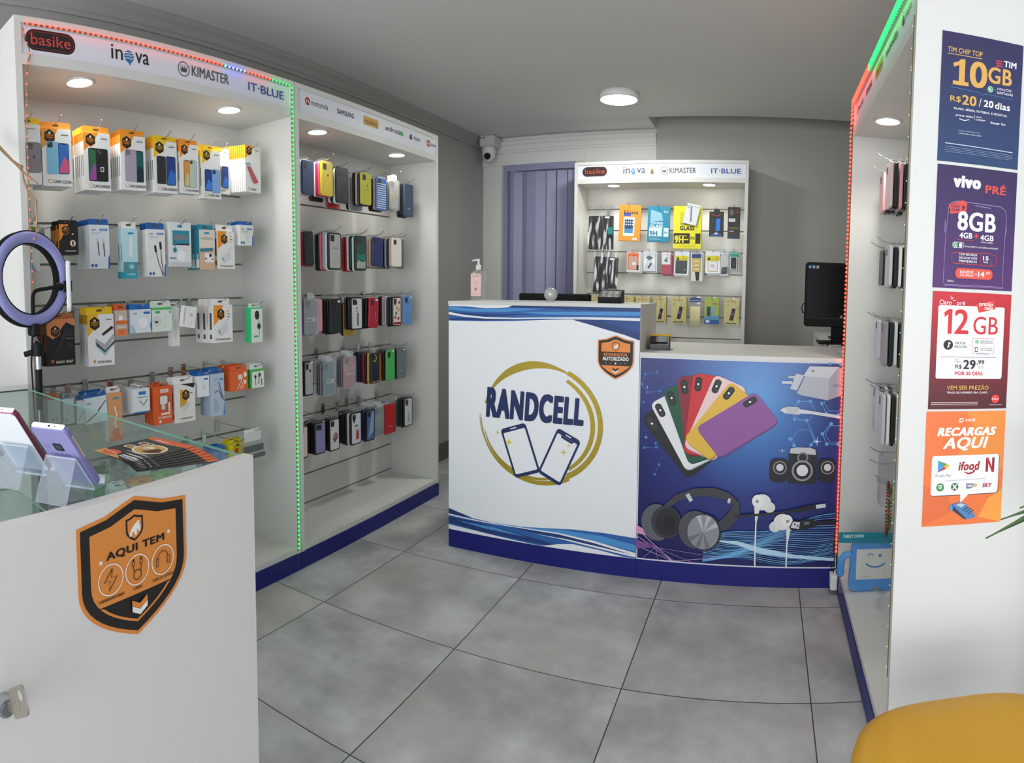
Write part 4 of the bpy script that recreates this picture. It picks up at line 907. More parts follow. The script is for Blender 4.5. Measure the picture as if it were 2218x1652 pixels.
def whats(cv, x, y, r, asp):
    cv.E(x, y, r, r * asp, '#e9efe9', 18); cv.E(x, y, r * .85, r * .85 * asp, '#3ba558', 18); cv.L([(x - r * .35, y + r * .35 * asp), (x - r * .1, y - r * .1 * asp), (x + r * .35, y - r * .35 * asp)], r * .3, '#eef3ee')
def d_tim(cv):
    vgrad(cv, '#1d3a66', '#2a2350')
    cv.T('TIM CHIP TOP', .07, .845, .49, .885, GLD, .012); cv.L([(.07, .832), (.49, .832)], .005, GLD)
    for k in range(3): cv.L([(.66, .84 - .02 * k), (.74, .84 - .02 * k)], .010, '#c23b4a')
    cv.R(.69, .80, .70, .84, '#c23b4a'); cv.T('TIM', .76, .802, .92, .850, PW, .03)
    cv.P([(.14, .765), (.20, .780), (.235, .803), (.285, .803), (.285, .630), (.335, .630), (.335, .600), (.145, .600), (.145, .630), (.215, .630), (.215, .755), (.15, .735)], GLD); cv.T('0', .345, .600, .56, .805, GLD, .03, res=6); cv.T('GB', .57, .655, .87, .785, GLD, .025)
    whats(cv, .605, .606, .034, .70); cv.T('+', .650, .60, .67, .613, '#5aa0d8', .02); cv.T('LIGAÇÕES', .69, .608, .87, .632, PW, .006); cv.T('ILIMITADAS', .69, .580, .89, .600, PW, .006)
    cv.L([(.12, .577), (.46, .566), (.50, .545), (.54, .563), (.88, .553)], .003, '#4f8fc4')
    cv.T('R$', .12, .462, .25, .512, GLD, .015); cv.T('20', .265, .452, .44, .53, GLD, .03); cv.T('/', .47, .455, .50, .520, PW, 0); cv.T('20', .53, .460, .65, .515, PW, .03); cv.T('dias', .67, .458, .86, .512, PW, .025)
    cv.T('FILMES, SÉRIES, FUTEBOL E MÚSICAS.', .17, .405, .83, .428, PW, .015)
    cv.T('prime video', .195, .352, .41, .376, PW, .005); cv.L([(.24, .340), (.30, .330), (.36, .342)], .006, PW); cv.T('versão', .44, .366, .51, .380, PW, 0); cv.T('celular', .44, .345, .56, .361, PW, .006); cv.L([(.425, .345), (.425, .385)], .003, PW); cv.T('deezer Go', .62, .335, .81, .355, PW, .015)
    cv.T('Cadastre-se para aproveitar', .235, .242, .50, .254, '#c8cfe0', 0); cv.T('o Prime Video Versão Celular', .235, .222, .52, .234, '#c8cfe0', .012)
    cv.L([(.08, .140), (.92, .130)], .007, '#b9c2d8')
    for k in range(4): cv.L([(.08, .115 - .013 * k), (.92 - .03 * (k == 3), .108 - .013 * k)], .003, '#8794b5')
def d_vivo(cv):
    vgrad(cv, '#4a1f63', '#2f1a4f')
    cv.T('vivo', .20, .825, .54, .925, PW, .07); cv.T('PRÉ', .60, .80, .86, .885, '#d9483c', .03)
    cv.L([(.125, .04), (.13, .40), (.155, .66), (.19, .70), (.27, .715), (.80, .70), (.86, .68), (.885, .62), (.87, .3), (.87, .04)], .006, '#8f7bb0')
    cv.L([(.48, .690), (.68, .680)], .007, '#8f7bb0'); cv.L([(.12, .45), (.118, .55)], .008, '#8f7bb0'); cv.L([(.885, .48), (.885, .55)], .008, '#8f7bb0')
    cv.P([(.15, .68), (.33, .725), (.38, .70), (.37, .63), (.17, .605), (.175, .64)], '#d9483c'); cv.T('GIGA', .18, .660, .29, .685, '#3a1a4a', .03); cv.T('CHIP', .19, .630, .29, .653, '#3a1a4a', .03); star(cv, .335, .665, .028, '#3a1a4a', 5, .4)
    cv.T('8GB', .27, .478, .75, .635, PW, .03, res=5); cv.T('4GB', .30, .415, .46, .463, PW, .03); cv.T('+', .475, .42, .54, .46, '#d9483c', .03); cv.T('4GB', .56, .408, .73, .455, PW, .03); cv.L([(.27, .402), (.48, .400)], .003, '#d9483c'); cv.T('POR 6 MESES', .57, .388, .72, .400, PW, .008)
    cv.L(rr(.22, .335, .36, .380, .02, 3) + [(.36, .36)], .004, PW); whats(cv, .255, .358, .026, .85); cv.E(.318, .357, .022, .019, PW, 14); cv.T('WHATSAPP E LIGAÇÕES ILIMITADAS', .37, .340, .79, .358, PW, .008)
    cv.L(rr(.21, .205, .78, .295, .04, 5) + [(.78, .25)], .004, '#d9483c'); cv.R(.575, .20, .71, .305, '#3f1d58', .008); cv.L(rr(.575, .20, .71, .305, .012, 3) + [(.71, .25)], .004, '#d9483c')
    for k, t in enumerate(('COM RECARGA', 'INCLUSA NOS', 'PRIMEIROS')): cv.T(t, .305, .274 - .028 * k, .53, .293 - .028 * k, PW, .015)
    cv.T('15', .605, .245, .675, .280, PW, .03); cv.T('DIAS', .612, .222, .67, .236, PW, .01)
    cv.P(rr(.265, .085, .735, .170, .042, 6), '#dc4f38'); cv.T('RENOVE', .325, .127, .49, .150, PW, .008); cv.T('POR APENAS', .325, .103, .49, .120, PW, .008); cv.T('R$', .508, .116, .535, .130, PW, .0); cv.T('14', .55, .105, .63, .150, PW, .03); cv.T(',99', .64, .125, .70, .150, PW, .01)
    cv.T('Telefônica', .165, .052, .255, .068, PW, .01); cv.L([(.13, .030), (.88, .030)], .004, '#a992c0'); cv.L([(.13, .020), (.88, .020)], .003, '#a992c0')
RED = '#cf2229'
def d_claro(cv):
    vgrad(cv, '#4f0d18', '#c41f2a')
    cv.T('Claro', .085, .890, .235, .930, PW, .01); cv.T('pré', .305, .880, .405, .925, PW, .01); cv.L([(.235, .935), (.25, .955)], .006, PW); cv.L([(.25, .925), (.285, .930)], .006, PW); cv.L([(.225, .94), (.222, .965)], .006, PW)
    cv.P(rr(.075, .262, .918, .885, .02), PW)
    cv.P([(.545, .905), (.77, .945), (.80, .870), (.585, .830)], '#d93a35'); cv.T('prezão', .585, .880, .76, .925, '#f6e6dc', .02, 0); cv.T('nele', .655, .858, .765, .893, '#f6e6dc', .02)
    cv.P([(.150, .825), (.205, .853), (.250, .853), (.250, .645), (.200, .645), (.200, .810), (.155, .785)], RED); cv.T('2', .280, .645, .46, .855, RED, .015, res=6); cv.T('GB', .52, .645, .84, .800, RED, .004)
    cv.E(.215, .550, .060, .042, '#161618', 22); cv.L([(.222, .572), (.222, .535), (.205, .530)], .013, PW); cv.L([(.222, .572), (.243, .560)], .010, PW)
    cv.T('TIKTOK', .295, .556, .435, .575, '#1d1d20', .008); cv.T('INCLUSO', .295, .527, .455, .546, '#1d1d20', .008); cv.T('+', .48, .545, .50, .556, RED, .02)
    cv.L(rr(.52, .48, .80, .610, .012, 3) + [(.80, .55)], .003, RED); whats(cv, .575, .582, .026, .7); cv.T('WHATSAPP COM', .62, .584, .78, .594, '#1d1d20', .0); cv.T('VIDEOCHAMADAS', .61, .568, .78, .578, '#1d1d20', .0); cv.T('+', .66, .548, .675, .556, RED, .02); cv.R(.553, .495, .590, .538, '#1d1d20', .004); cv.R(.560, .503, .583, .532, PW); cv.T('LIGAÇÕES PARA', .62, .522, .78, .532, '#1d1d20', .0); cv.T('TODO O BRASIL', .62, .506, .78, .516, '#1d1d20', .0); cv.R(.56, .474, .76, .488, PW); cv.T('ILIMITADOS', .575, .473, .745, .487, '#1d1d20', .01)
    cv.L([(.13, .448), (.83, .448)], .003, '#3a3a3c'); cv.T('POR', .31, .418, .35, .428, '#7b7b80', 0); cv.T('APENAS', .31, .402, .39, .412, '#7b7b80', 0)
    cv.T('R$', .315, .345, .395, .384, '#1d1d20', .004); cv.T('29', .415, .345, .57, .425, '#1d1d20', .025); cv.T(',99', .585, .383, .68, .425, '#1d1d20', .015); cv.T('NO CHIP', .60, .368, .68, .376, '#7b7b80', 0); cv.T('PREZÃO', .60, .354, .68, .362, '#7b7b80', 0); cv.T('POR 30 DIAS', .315, .292, .665, .325, RED, .015)
    cv.T('VEM SER PREZÃO', .22, .168, .75, .212, '#e0b45a', .008); cv.T('TRAGA SEU NÚMERO PRA CLARO.', .22, .135, .745, .157, PW, .008)
    cv.E(.845, .088, .052, .038, '#e23a3a', 24); cv.T('Claro', .80, .080, .89, .098, PW, .008); cv.T('Você merece o novo.', .775, .032, .935, .043, PW, .0)
    cv.L([(.03, .058), (.62, .060)], .008, '#c9a6a6'); cv.L([(.03, .044), (.62, .046)], .008, '#c9a6a6'); cv.L([(.03, .032), (.62, .032)], .003, '#a07a7a')
def d_rec(cv):
    cv.P([(0, 0), (1, 0), (1, 1), (0, 1)], '#e8743a'); cv.P([(.5, 1), (1, 1), (1, .48), (.62, .48), (.38, .60), (.60, .82)], '#ec8c3c'); cv.P([(0, .0), (.35, .12), (.3, .3), (0, .36)], '#dd6a38'); cv.P([(.70, .06), (1, .0), (1, .3), (.82, .22)], '#f09a3e')
    cv.L(rr(.405, .905, .445, .930, .006, 2) + [(.445, .918)], .005, PW); cv.L(rr(.415, .914, .462, .938, .006, 2) + [(.462, .925)], .005, PW); cv.T('card', .485, .912, .605, .940, PW, .02)
    cv.T('RECARGAS', .14, .785, .885, .860, '#f6efe8', .06, .25); cv.T('AQUI', .215, .655, .79, .775, '#f6efe8', .035, .25, res=4)
    cv.P(rr(.098, .262, .945, .610, .03), '#3a3238'); cv.P(rr(.090, .268, .938, .615, .03), '#efeef1'); cv.P([(.46, .275), (.57, .275), (.465, .195)], '#efeef1')
    cv.P([(.165, .575), (.165, .470), (.24, .520)], '#3f9ad6'); cv.P([(.165, .575), (.24, .520), (.285, .540)], '#4a9a55'); cv.P([(.165, .470), (.24, .520), (.27, .50)], '#cf3d3a'); cv.P([(.24, .520), (.285, .548), (.31, .525), (.27, .50)], '#e6b93a'); cv.T('Google Play', .135, .425, .335, .455, '#55565a', 0)
    cv.T('ifood', .42, .480, .695, .560, '#a3242c', .04, .2); cv.L([(.49, .470), (.55, .450), (.60, .458), (.625, .472)], [.004, .016, .016, .012], '#a3242c'); cv.P([(.60, .48), (.64, .485), (.625, .455)], '#a3242c')
    cv.P([(.77, .46), (.80, .46), (.80, .585), (.77, .585)], '#8c1a20'); cv.P([(.85, .455), (.88, .455), (.88, .585), (.85, .585)], '#8c1a20'); cv.P([(.77, .585), (.80, .585), (.88, .455), (.85, .455)], '#c8252b')
    cv.L([(.245, .395), (.78, .400)], .003, '#9a9a9e')
    cv.E(.205, .340, .048, .036, '#2f8a4c', 22)
    for k in range(3): cv.L([(.178 + .004 * k, .353 - .012 * k), (.205, .357 - .012 * k), (.232 - .004 * k, .350 - .012 * k)], .007, '#eef2ee')
    cv.E(.385, .340, .046, .034, '#2e6b3c', 22); cv.L([(.36, .360), (.41, .318)], .013, '#eef2ee'); cv.L([(.41, .360), (.36, .318)], .013, '#eef2ee')
    cv.P([(.53, .32), (.57, .318), (.65, .335), (.665, .355), (.62, .360), (.53, .365)], '#4a6fae'); cv.P([(.54, .330), (.60, .330), (.60, .352), (.54, .355)], '#e0a050'); cv.E(.645, .345, .022, .016, '#e0b860', 14); cv.T('TELE', .545, .334, .625, .352, '#e9eef6', .02)
    cv.T('SKY', .735, .322, .86, .358, '#c22a2e', .05, .25)
    cv.P([(.33, .155), (.36, .185), (.40, .195), (.55, .10), (.55, .05), (.53, .045)], '#24384f'); cv.P([(.36, .185), (.46, .200), (.53, .185), (.66, .075), (.655, .06), (.55, .045), (.53, .065)], '#4f7fb4'); cv.P([(.41, .180), (.47, .192), (.525, .178), (.48, .155)], '#b6c6d6')
    for i in range(3):
        for j in range(3): cv.P([(.495 + .035 * i - .022 * j * -1, .138 - .016 * i + .012 * j - .012), (.52 + .035 * i + .022 * j, .138 - .016 * i + .012 * j - .012), (.525 + .035 * i + .022 * j, .146 - .016 * i + .012 * j - .012), (.50 + .035 * i + .022 * j, .146 - .016 * i + .012 * j - .012)], '#1d2f45')
    cv.E(.35, .155, .022, .028, '#5f93c4', 16)
poster('navy poster with a gold 10GB, topmost of the four posters', 1.646, 1.967, .413, .632, '#22305c', d_tim)
poster('purple poster with a white 8GB, second of the four posters', 1.327, 1.638, .415, .632, '#3a1c55', d_vivo)
poster('red and white poster with a red 12GB, third of the four posters', 1.015, 1.318, .417, .632, '#8c1620', d_claro)
poster('orange poster reading RECARGAS AQUI, lowest of the four posters', .709, 1.009, .414, .632, '#e8743a', d_rec)
# ------------------------------------------------------------------ goods on hooks
ORG, YELW, WT, TEAL, BLU = '#f0962a', '#f2c21c', '#ecebe9', '#1f8fb0', '#1a6cbc'
HOOKS = {}
def hook_mesh(L):
    """bright wire hook: plate at the back, straight wire, upturned tip"""
    k = round(L, 3)
    if k in HOOKS: return HOOKS[k]
    b = MB(); b.box(-.012, .012, L - .003, L - .0005, -.045, .010, CHROME); b.tube([(0, L - .002, 0), (0, .004, .0), (0, -.020, .006), (0, -.042, .020)], .0022, CHROME, 7); b.ball((0, -.042, .020), .0032, CHROME, 4)
    HOOKS[k] = b.mesh('display_hook'); return HOOKS[k]
class Rack:
    """one cabinet's local frame: x along the shelf, y into it"""
    def __init__(s, name, ox, oy, rz, back, zoff=0.0): s.name, s.o, s.rz, s.back = name, (ox, oy), rz, back
    def w(s, x, y, z):
        c, q = math.cos(s.rz), math.sin(s.rz); return (s.o[0] + c * x - q * y, s.o[1] + q * x + c * y, z)
RA = Rack('accessory', -1.9286, 0.0, R90, .336)      # local x is world y
RC = Rack('back', 0.0, 4.45, 0.0, .274)              # local x is world x
RR_ = Rack('poster', .346, 0.0, -R90, .354)          # local x is minus world y
def add_hook(rack, x, yf, z, label, group):
    L = rack.back - yf; o = link('display_hook', hook_mesh(L)); o.location = rack.w(x, yf, z); o.rotation_euler = (0, 0, rack.rz)
    return tag(o, label, 'hook', group)
def emblem(cv, cx, cy, r, acc, dark='#17130f', fg='#efe8dc'):
    hexp = lambda k: [(cx + k * r * math.sin(math.radians(60 * i)), cy + k * r * 1.08 * math.cos(math.radians(60 * i))) for i in range(6)]
    cv.P(hexp(1.14), acc); cv.P(hexp(1.04), dark); cv.P([(cx - .26 * r, cy + .38 * r), (cx + .02 * r, cy + .80 * r), (cx + .28 * r, cy + .38 * r)], fg)
    cv.T('GORILLA', cx - .70 * r, cy + .05 * r, cx + .70 * r, cy + .30 * r, acc, .03); cv.T('SHIELD', cx - .62 * r, cy - .30 * r, cx + .62 * r, cy - .06 * r, acc, .03)
    for i in (-1, 0, 1): cv.E(cx + i * .25 * r, cy - .5 * r, .06 * r, .06 * r, acc, 6)
def pphone(cv, x0, y0, x1, y1, c, cam='#1b1b1e', rim=None, n=2):
    r = (x1 - x0) * .14
    if rim: cv.P(rr(x0 - .012, y0 - .012, x1 + .012, y1 + .012, r + .01, 4), rim)
    cv.P(rr(x0, y0, x1, y1, r, 4), c)
    if cam:
        w = (x1 - x0); cv.P(rr(x0 + .08 * w, y1 - .42 * w, x0 + .48 * w, y1 - .06 * w, .08 * w, 3), cam)
        for i in range(n): cv.E(x0 + .2 * w + .15 * w * (i % 2), y1 - .16 * w - .14 * w * i, .06 * w, .06 * w, '#6b6f78', 10)
def pscreen(cv, x0, y0, x1, y1, c0, c1, rim='#15161a'):
    w = x1 - x0; cv.P(rr(x0, y0, x1, y1, w * .14, 4), rim); cv.P(rr(x0 + .05 * w, y0 + .05 * w, x1 - .05 * w, y1 - .05 * w, w * .1, 4), c0)
    cv.P([(x0 + .05 * w, y0 + .3 * w), (x0 + .5 * w, y0 + (y1 - y0) * .55), (x1 - .05 * w, y0 + (y1 - y0) * .4), (x1 - .05 * w, y0 + .1 * w), (x0 + .15 * w, y0 + .06 * w)], c1); cv.R(x0 + .32 * w, y1 - .13 * w, x1 - .32 * w, y1 - .05 * w, rim)
def gfront(acc, title, pic):
    def f(cv, H):
        cv.P([(0, H), (.56, H), (.40, H - .28), (.0, H - .62)], acc); emblem(cv, .26, H - .24, .19, acc)
        cv.R(.64, H - .20, .90, H - .17, '#6a6a6a'); cv.R(.68, H - .15, .88, H - .14, '#b5b5b5'); pic(cv, H)
        cv.P([(.16, .20), (.30, .20), (.30, .12), (.23, .07), (.16, .12)], '#c98a3c'); cv.P([(.18, .185), (.28, .185), (.28, .125), (.23, .09), (.18, .125)], WT); cv.T(title, .34, .09, .34 + min(.62, .068 * len(title)), .18, '#3c3a38', .015)
    return f
def cabofront(title, pic):
    def f(cv, H):
        cv.T('CABO', .10, H - .26, .34, H - .18, '#3b3f48', .01); cv.P(rr(.52, H - .26, .92, H - .16, .05, 4), BLU); cv.T('INOVA', .58, H - .24, .86, H - .18, '#eef3f8', .01); cv.R(.10, H - .36, .62, H - .34, '#9aa0aa'); cv.R(.10, H - .42, .5, H - .40, '#b5bac2'); pic(cv, H)
        cv.E(.12, .14, .07, .07, '#2d5f9e', 12); cv.E(.30, .14, .07, .07, '#2d5f9e', 12); cv.P([(1, .0), (1, .62), (.93, .50), (.90, .0)], BLU)
    return f
CART = {}
def carton(key, w, h, t, tabh, tabc, body, front, side=None, tabw=1.0):
    """hanging carton: body with printed front and side, and a hang tab with a slot"""
    b = MB(); b.box(-w / 2, w / 2, 0, t, 0, h, M(body, .45))
    if front: front(CV(b, (-w / 2, 0, 0), (w, 0, 0), (0, 0, w), (0, -1, 0)), h / w)
    if side: side(CV(b, (-w / 2, t, 0), (0, -t, 0), (0, 0, t), (-1, 0, 0)), h / t)
    me = b.mesh('carton'); tm = None
    if tabh:
        b = MB(); tw_ = w * tabw; y = t * .45
        pl = rr(-tw_ / 2, 0, tw_ / 2, tabh, min(.004, tabh * .3), 3)
        b.prism(pl, (0, y, h), (1, 0, 0), (0, 0, 1), (0, .001, 0), M(tabc, .45)); CV(b, (0, y, h), (1, 0, 0), (0, 0, 1), (0, -1, 0)).P(rr(-.012, tabh * .38, .012, tabh * .66, tabh * .12, 3), '#5d4a30'); tm = b.mesh('hang_tab')
    return me, tm
def stack(rack, x0, x1, z0, z1, yf, n, t, front_label, back_label, cat, group, me, tm, name='boxed_accessory', tilt=0.0, gap=.0015, hook=True, hz=None, yaw=0.0, backs=None, hooktxt=None, fan=0.0):
    x = (x0 + x1) / 2; first = None
    for k in range(n):
        M_ = (me, tm) if (k == 0 or not backs) else backs[(k - 1) % len(backs)]
        o = thing(name, front_label if k == 0 else back_label, cat, (0, 0, 0), 0, group)
        link('carton' if cat != 'phone case' else 'case_body', M_[0], o)
        if M_[1]: link('hang_tab', M_[1], o)
        j = 0 if k == 0 else random.uniform(-.0025, .0025)
        o.location = rack.w(x + j - fan * k, yf + k * (t + gap), z0 + (j * .6)); o.rotation_euler = (0, tilt if k == 0 else tilt * .4, rack.rz + yaw)
        first = first or o
    if hook: add_hook(rack, x, yf, hz if hz else z1 - .009, 'hook holding the ' + (hooktxt or front_label), 'wire hooks of the ' + rack.name + ' cabinet')
    return first
Gr = ['boxes on the top row of the accessory cabinet', 'packs on the second row of the accessory cabinet', 'packs on the third row of the accessory cabinet', 'packs on the fourth row of the accessory cabinet', 'packs on the fifth row of the accessory cabinet', 'packs low in the accessory cabinet behind the glass']
def A(row, x0, x1, z0, z1, n, t, tabh, tabc, body, front, lab, back, side=None, yf=.100, tabw=1.0, tilt=0.0, hook=True, cat='boxed accessory', name='boxed_accessory', yaw=0.0, ht=None, fan=0.0):
    w = x1 - x0; me, tm = carton(None, w, z1 - z0 - tabh, t, tabh, tabc, body, front, side, tabw)
    return stack(RA, x0, x1, z0, z1, yf, n, t, lab, back, cat, Gr[row], me, tm, name, tilt, hook=hook, yaw=yaw, hooktxt=ht, fan=fan)
def gside(acc):
    def f(cv, H): cv.R(0, H - 2.2, 1, H, acc); cv.R(.30, H * .25, .62, H * .62, '#4a4a48')
    return f
ph_clear = lambda cv, H: (pphone(cv, .14, .36, .58, 1.35, '#7db9d8'), pscreen(cv, .54, .38, .90, 1.32, '#2f6fc0', '#d85a86'))
ph_def = lambda cv, H: (pscreen(cv, .16, .30, .56, 1.38, '#2b6a44', '#9a4aa0'), pphone(cv, .44, .30, .90, 1.38, '#1c1c1f', '#2c2c30'), cv.P(rr(.60, .62, .74, .78, .03, 3), '#d9d9d6'), cv.P(rr(.63, .65, .71, .75, .01, 3), '#1c1c1f'))
ph_cp = lambda cv, H: (pscreen(cv, .52, .28, .90, 1.34, '#0f5b5a', '#0a2e33'), pphone(cv, .16, .28, .62, 1.36, '#a99db0', '#7d7484', None, 3))
ph_gu = lambda cv, H: (pphone(cv, .12, .30, .50, 1.26, '#2a2a2b', '#161618'), pscreen(cv, .52, .28, .92, 1.28, '#1c3f86', '#2f6fc8'))
ph_st = lambda cv, H: (pscreen(cv, .20, .28, .54, 1.40, '#e0963c', '#d8c58a', '#38383a'), pphone(cv, .50, .28, .86, 1.42, '#bcccc0', '#2a2a2c', '#1d1d1f'))
ph_36 = lambda cv, H: (pscreen(cv, .14, .30, .52, 1.18, '#173f8f', '#3b7fd8'), pphone(cv, .52, .26, .94, 1.20, '#7ea9e0', '#1b1b1e', '#23479a', 3))
ph_gy = lambda cv, H: (pphone(cv, .35, .46, .98, 1.62, '#8d848c', '#5d565c', '#1d1d1f'), cv.E(.70, 1.06, .06, .07, '#5d565c', 12))
ph_vi = lambda cv, H: (cv.P([(.0, 1.35), (.30, 1.38), (.62, .60), (.42, .48)], '#9fa3ad'), cv.P([(.05, 1.25), (.34, 1.30), (.80, .55), (.55, .42)], '#c3c6cc'), cv.P([(.08, 1.18), (.30, 1.20), (.84, .50), (.55, .40)], '#c9565e'))
A(0, .836, .925, 1.686, 1.915, 3, .014, .022, YELW, WT, lambda cv, H: (ph_gy(cv, H), cv.R(.45, H - .20, .8, H - .17, '#6a6a6a')), 'white box with a grey phone picture, half behind the cabinet post', 'white box directly behind the half hidden grey phone picture box', gside(YELW))
A(0, .930, 1.045, 1.683, 1.908, 7, .013, .024, ORG, WT, gfront(ORG, 'CAPA CLEAR', ph_clear), 'white box with orange tab picturing a light blue phone', 'white and orange box hanging behind the light blue phone picture box', gside(ORG))
A(0, 1.095, 1.205, 1.675, 1.907, 6, .014, .024, ORG, WT, gfront(ORG, 'CAPA DEFENDER', ph_def), 'white box with orange tab picturing a black armoured phone case', 'white and orange box hanging behind the black armoured case box', gside(ORG))
A(0, 1.250, 1.362, 1.684, 1.910, 6, .014, .022, ORG, WT, gfront(ORG, 'CAPA CLEAR PROOF', ph_cp), 'white box with orange tab picturing a lilac grey and a teal phone', 'white and orange box hanging behind the lilac grey phone picture box', gside(ORG))
A(0, 1.400, 1.512, 1.683, 1.904, 5, .014, .020, YELW, WT, gfront(YELW, 'CAPA GUARDIAN', ph_gu), 'white box with yellow tab picturing a dark grey and a blue phone', 'white and orange box hanging behind the dark grey case box', gside(ORG))
A(0, 1.526, 1.620, 1.689, 1.905, 3, .014, .020, ORG, WT, gfront(ORG, 'CAPA STRIDER', ph_st), 'narrow white box with orange tab and an orange fruit screen', 'white box hanging behind the orange fruit screen box', gside(ORG))
A(0, 1.638, 1.738, 1.677, 1.896, 3, .014, .020, YELW, WT, gfront(YELW, 'CAPA 360', ph_36), 'white box with yellow tab picturing two bright blue phones', 'white box hanging behind the bright blue phones box', gside(YELW))
A(0, 1.880, 1.972, 1.723, 1.923, 17, .0065, 0, ORG, WT, gfront(ORG, 'VIDRO', ph_vi), 'front white screen glass envelope of the thick row, red phone on it', 'thin white and orange glass envelope in the thick row at the top shelf end', lambda cv, H: cv.R(0, H * .7, 1, H, ORG), fan=.0042)
A(0, 1.740, 1.832, 1.712, 1.905, 3, .010, 0, ORG, WT, gfront(YELW, 'VIDRO', ph_gu), 'white envelope with yellow corner just before the thick glass row', 'white envelope behind the yellow cornered one before the thick row', yf=.150)
# row 2
cbl2 = lambda cv, H: (cv.L([(.42, H * .62), (.47, H * .30)], .05, '#4d4d52'), cv.L([(.70, H * .60), (.74, H * .28)], .05, '#4d4d52'), cv.L([(.40, H * .70), (.42, H * .60)], .10, '#c7c9d0'), cv.L([(.69, H * .68), (.70, H * .58)], .09, '#c7c9d0'))
A(1, .850, .905, 1.383, 1.560, 2, .018, .02, WT, '#dfe4e2', lambda cv, H: (cv.P([(0, H), (1, H), (.5, H - .6), (0, H - .5)], '#6a8f3c'), cv.P([(0, .0), (.8, 0), (.3, .9), (0, .9)], '#8fb0d8')), 'pale green and blue pack seen through the ring light', 'pale pack behind the green and blue one inside the ring')
A(1, .984, 1.060, 1.442, 1.565, 4, .017, .016, '#1a1918', '#1b1a1a', lambda cv, H: (cv.P([(0, H), (.50, H), (.36, H - .22), (.14, H - .62), (0, H - .8)], ORG), emblem(cv, .33, H - .27, .19, ORG), cv.E(.70, .52, .16, .16, ORG, 20), cv.E(.70, .52, .14, .14, WT, 20), cv.R(.66, .42, .74, .62, '#1b1a1a'), cv.R(.66, H - .50, .74, H - .42, '#cfcfcb'), cv.T('CARREGADOR', .28, .12, .86, .19, WT, .01)), 'black box with an orange corner beside the ring light', 'black box hanging behind the orange cornered black box', lambda cv, H: cv.R(.2, 1, .8, H - 1, ORG))
A(1, 1.105, 1.190, 1.389, 1.572, 6, .016, .022, '#1f5fa8', '#dfe4ea', cabofront('', cbl2), 'pale grey cable box with a blue tab, two faint cables on it', 'grey white cable box with blue tab behind the faint cables box')
A(1, 1.249, 1.314, 1.351, 1.566, 2, .022, .026, WT, '#bfe0ea', lambda cv, H: (cv.P(rr(.34, H - .34, .76, H - .22, .06, 3), '#2f93ae'), cv.P([(.50, H - .5), (.66, H - .42), (.60, H * .42), (.38, H * .46)], '#e9eef0'), cv.R(0, 0, 1, .96, '#5c8f9f'), cv.R(0, 0, 1, .36, '#2ba0b8'), cv.E(.55, .70, .22, .24, '#3fb2c4', 20), cv.T('3A', .42, .60, .70, .80, '#f0f6f7', .03), cv.T('CABO', .2, .2, .8, .3, '#f0f6f7', .01)), 'tall light blue cable box marked 3A', 'light blue box hanging behind the 3A cable box', lambda cv, H: (cv.R(0, 0, 1, 1.2, '#2ba0b8'), cv.R(.3, H * .35, .6, H * .7, '#8b9aa0')))
A(1, 1.360, 1.443, 1.357, 1.566, 3, .020, .026, '#1f5fa8', '#ebe8e6', cabofront('', lambda cv, H: (cv.L([(.42, H * .66), (.46, H * .52)], .12, '#26262a'), cv.L([(.45, H * .55), (.60, H * .30), (.84, .05)], .035, '#26262a'), cv.L([(.72, H * .74), (.74, H * .58)], .12, '#26262a'), cv.L([(.74, H * .58), (.78, H * .3), (.86, .05)], .035, '#26262a'))), 'white cable box picturing two black plugs, blue tab', 'white cable box hanging behind the two black plugs box')
A(1, 1.465, 1.573, 1.395, 1.572, 2, .020, .0, TEAL, '#e4e6e6', lambda cv, H: (cv.P(rr(.36, H - .20, .60, H - .10, .05, 3), '#2f93ae'), cv.R(.14, H - .80, .92, H - .30, '#2c8fa6'), cv.R(.22, H - .66, .84, H - .46, '#77828a'), cv.R(.14, H - .84, .92, H - .78, '#22262a'), cv.E(.24, .86, .09, .10, '#2c7f98', 16), cv.E(.24, .62, .09, .10, '#2c7f98', 16), cv.P([(.30, .30), (.45, .62), (.75, .50), (.62, .16)], '#f5f5f3'), cv.L([(.72, .66), (.78, .56)], .03, '#c9c9c6'), cv.R(0, .30, .30, .34, '#2c7f98'), cv.R(0, 0, 1, .16, '#c9ced0')), 'white and teal pack with a white wall charger on it', 'white and teal pack hanging behind the white wall charger pack')
A(1, 1.615, 1.698, 1.384, 1.570, 3, .026, .022, TEAL, '#d9b596', lambda cv, H: (cv.R(0, H - .9, 1, H, '#e6d9cc'), cv.P(rr(.32, H - .22, .66, H - .12, .05, 3), '#2f93ae'), cv.T('CARREGADOR', .12, H - .50, .90, H - .38, '#4e8a5c', .0), cv.P([(.04, H * .52), (.86, H * .55), (.86, H * .47), (.04, H * .44)], '#2c7f98'), cv.P(rr(.34, .36, .90, .82, .05, 3), '#f0efec'), cv.R(.36, .50, .46, .58, '#3a3a3c'), cv.R(.78, .5, .86, .56, '#3a3a3c'), cv.E(.70, H * .36, .09, .09, '#3a332c', 14)), 'beige and teal charger box with a square white plug', 'teal edged box hanging behind the beige charger box', lambda cv, H: (cv.R(0, 0, 1, H, '#1f7f95'), cv.E(.5, H * .35, .3, .3, '#9cc4cc', 10), cv.P([(.5, 2.0), (.9, 1.4), (.9, .3), (.1, .3), (.1, 1.4)], '#d9dfe0')))
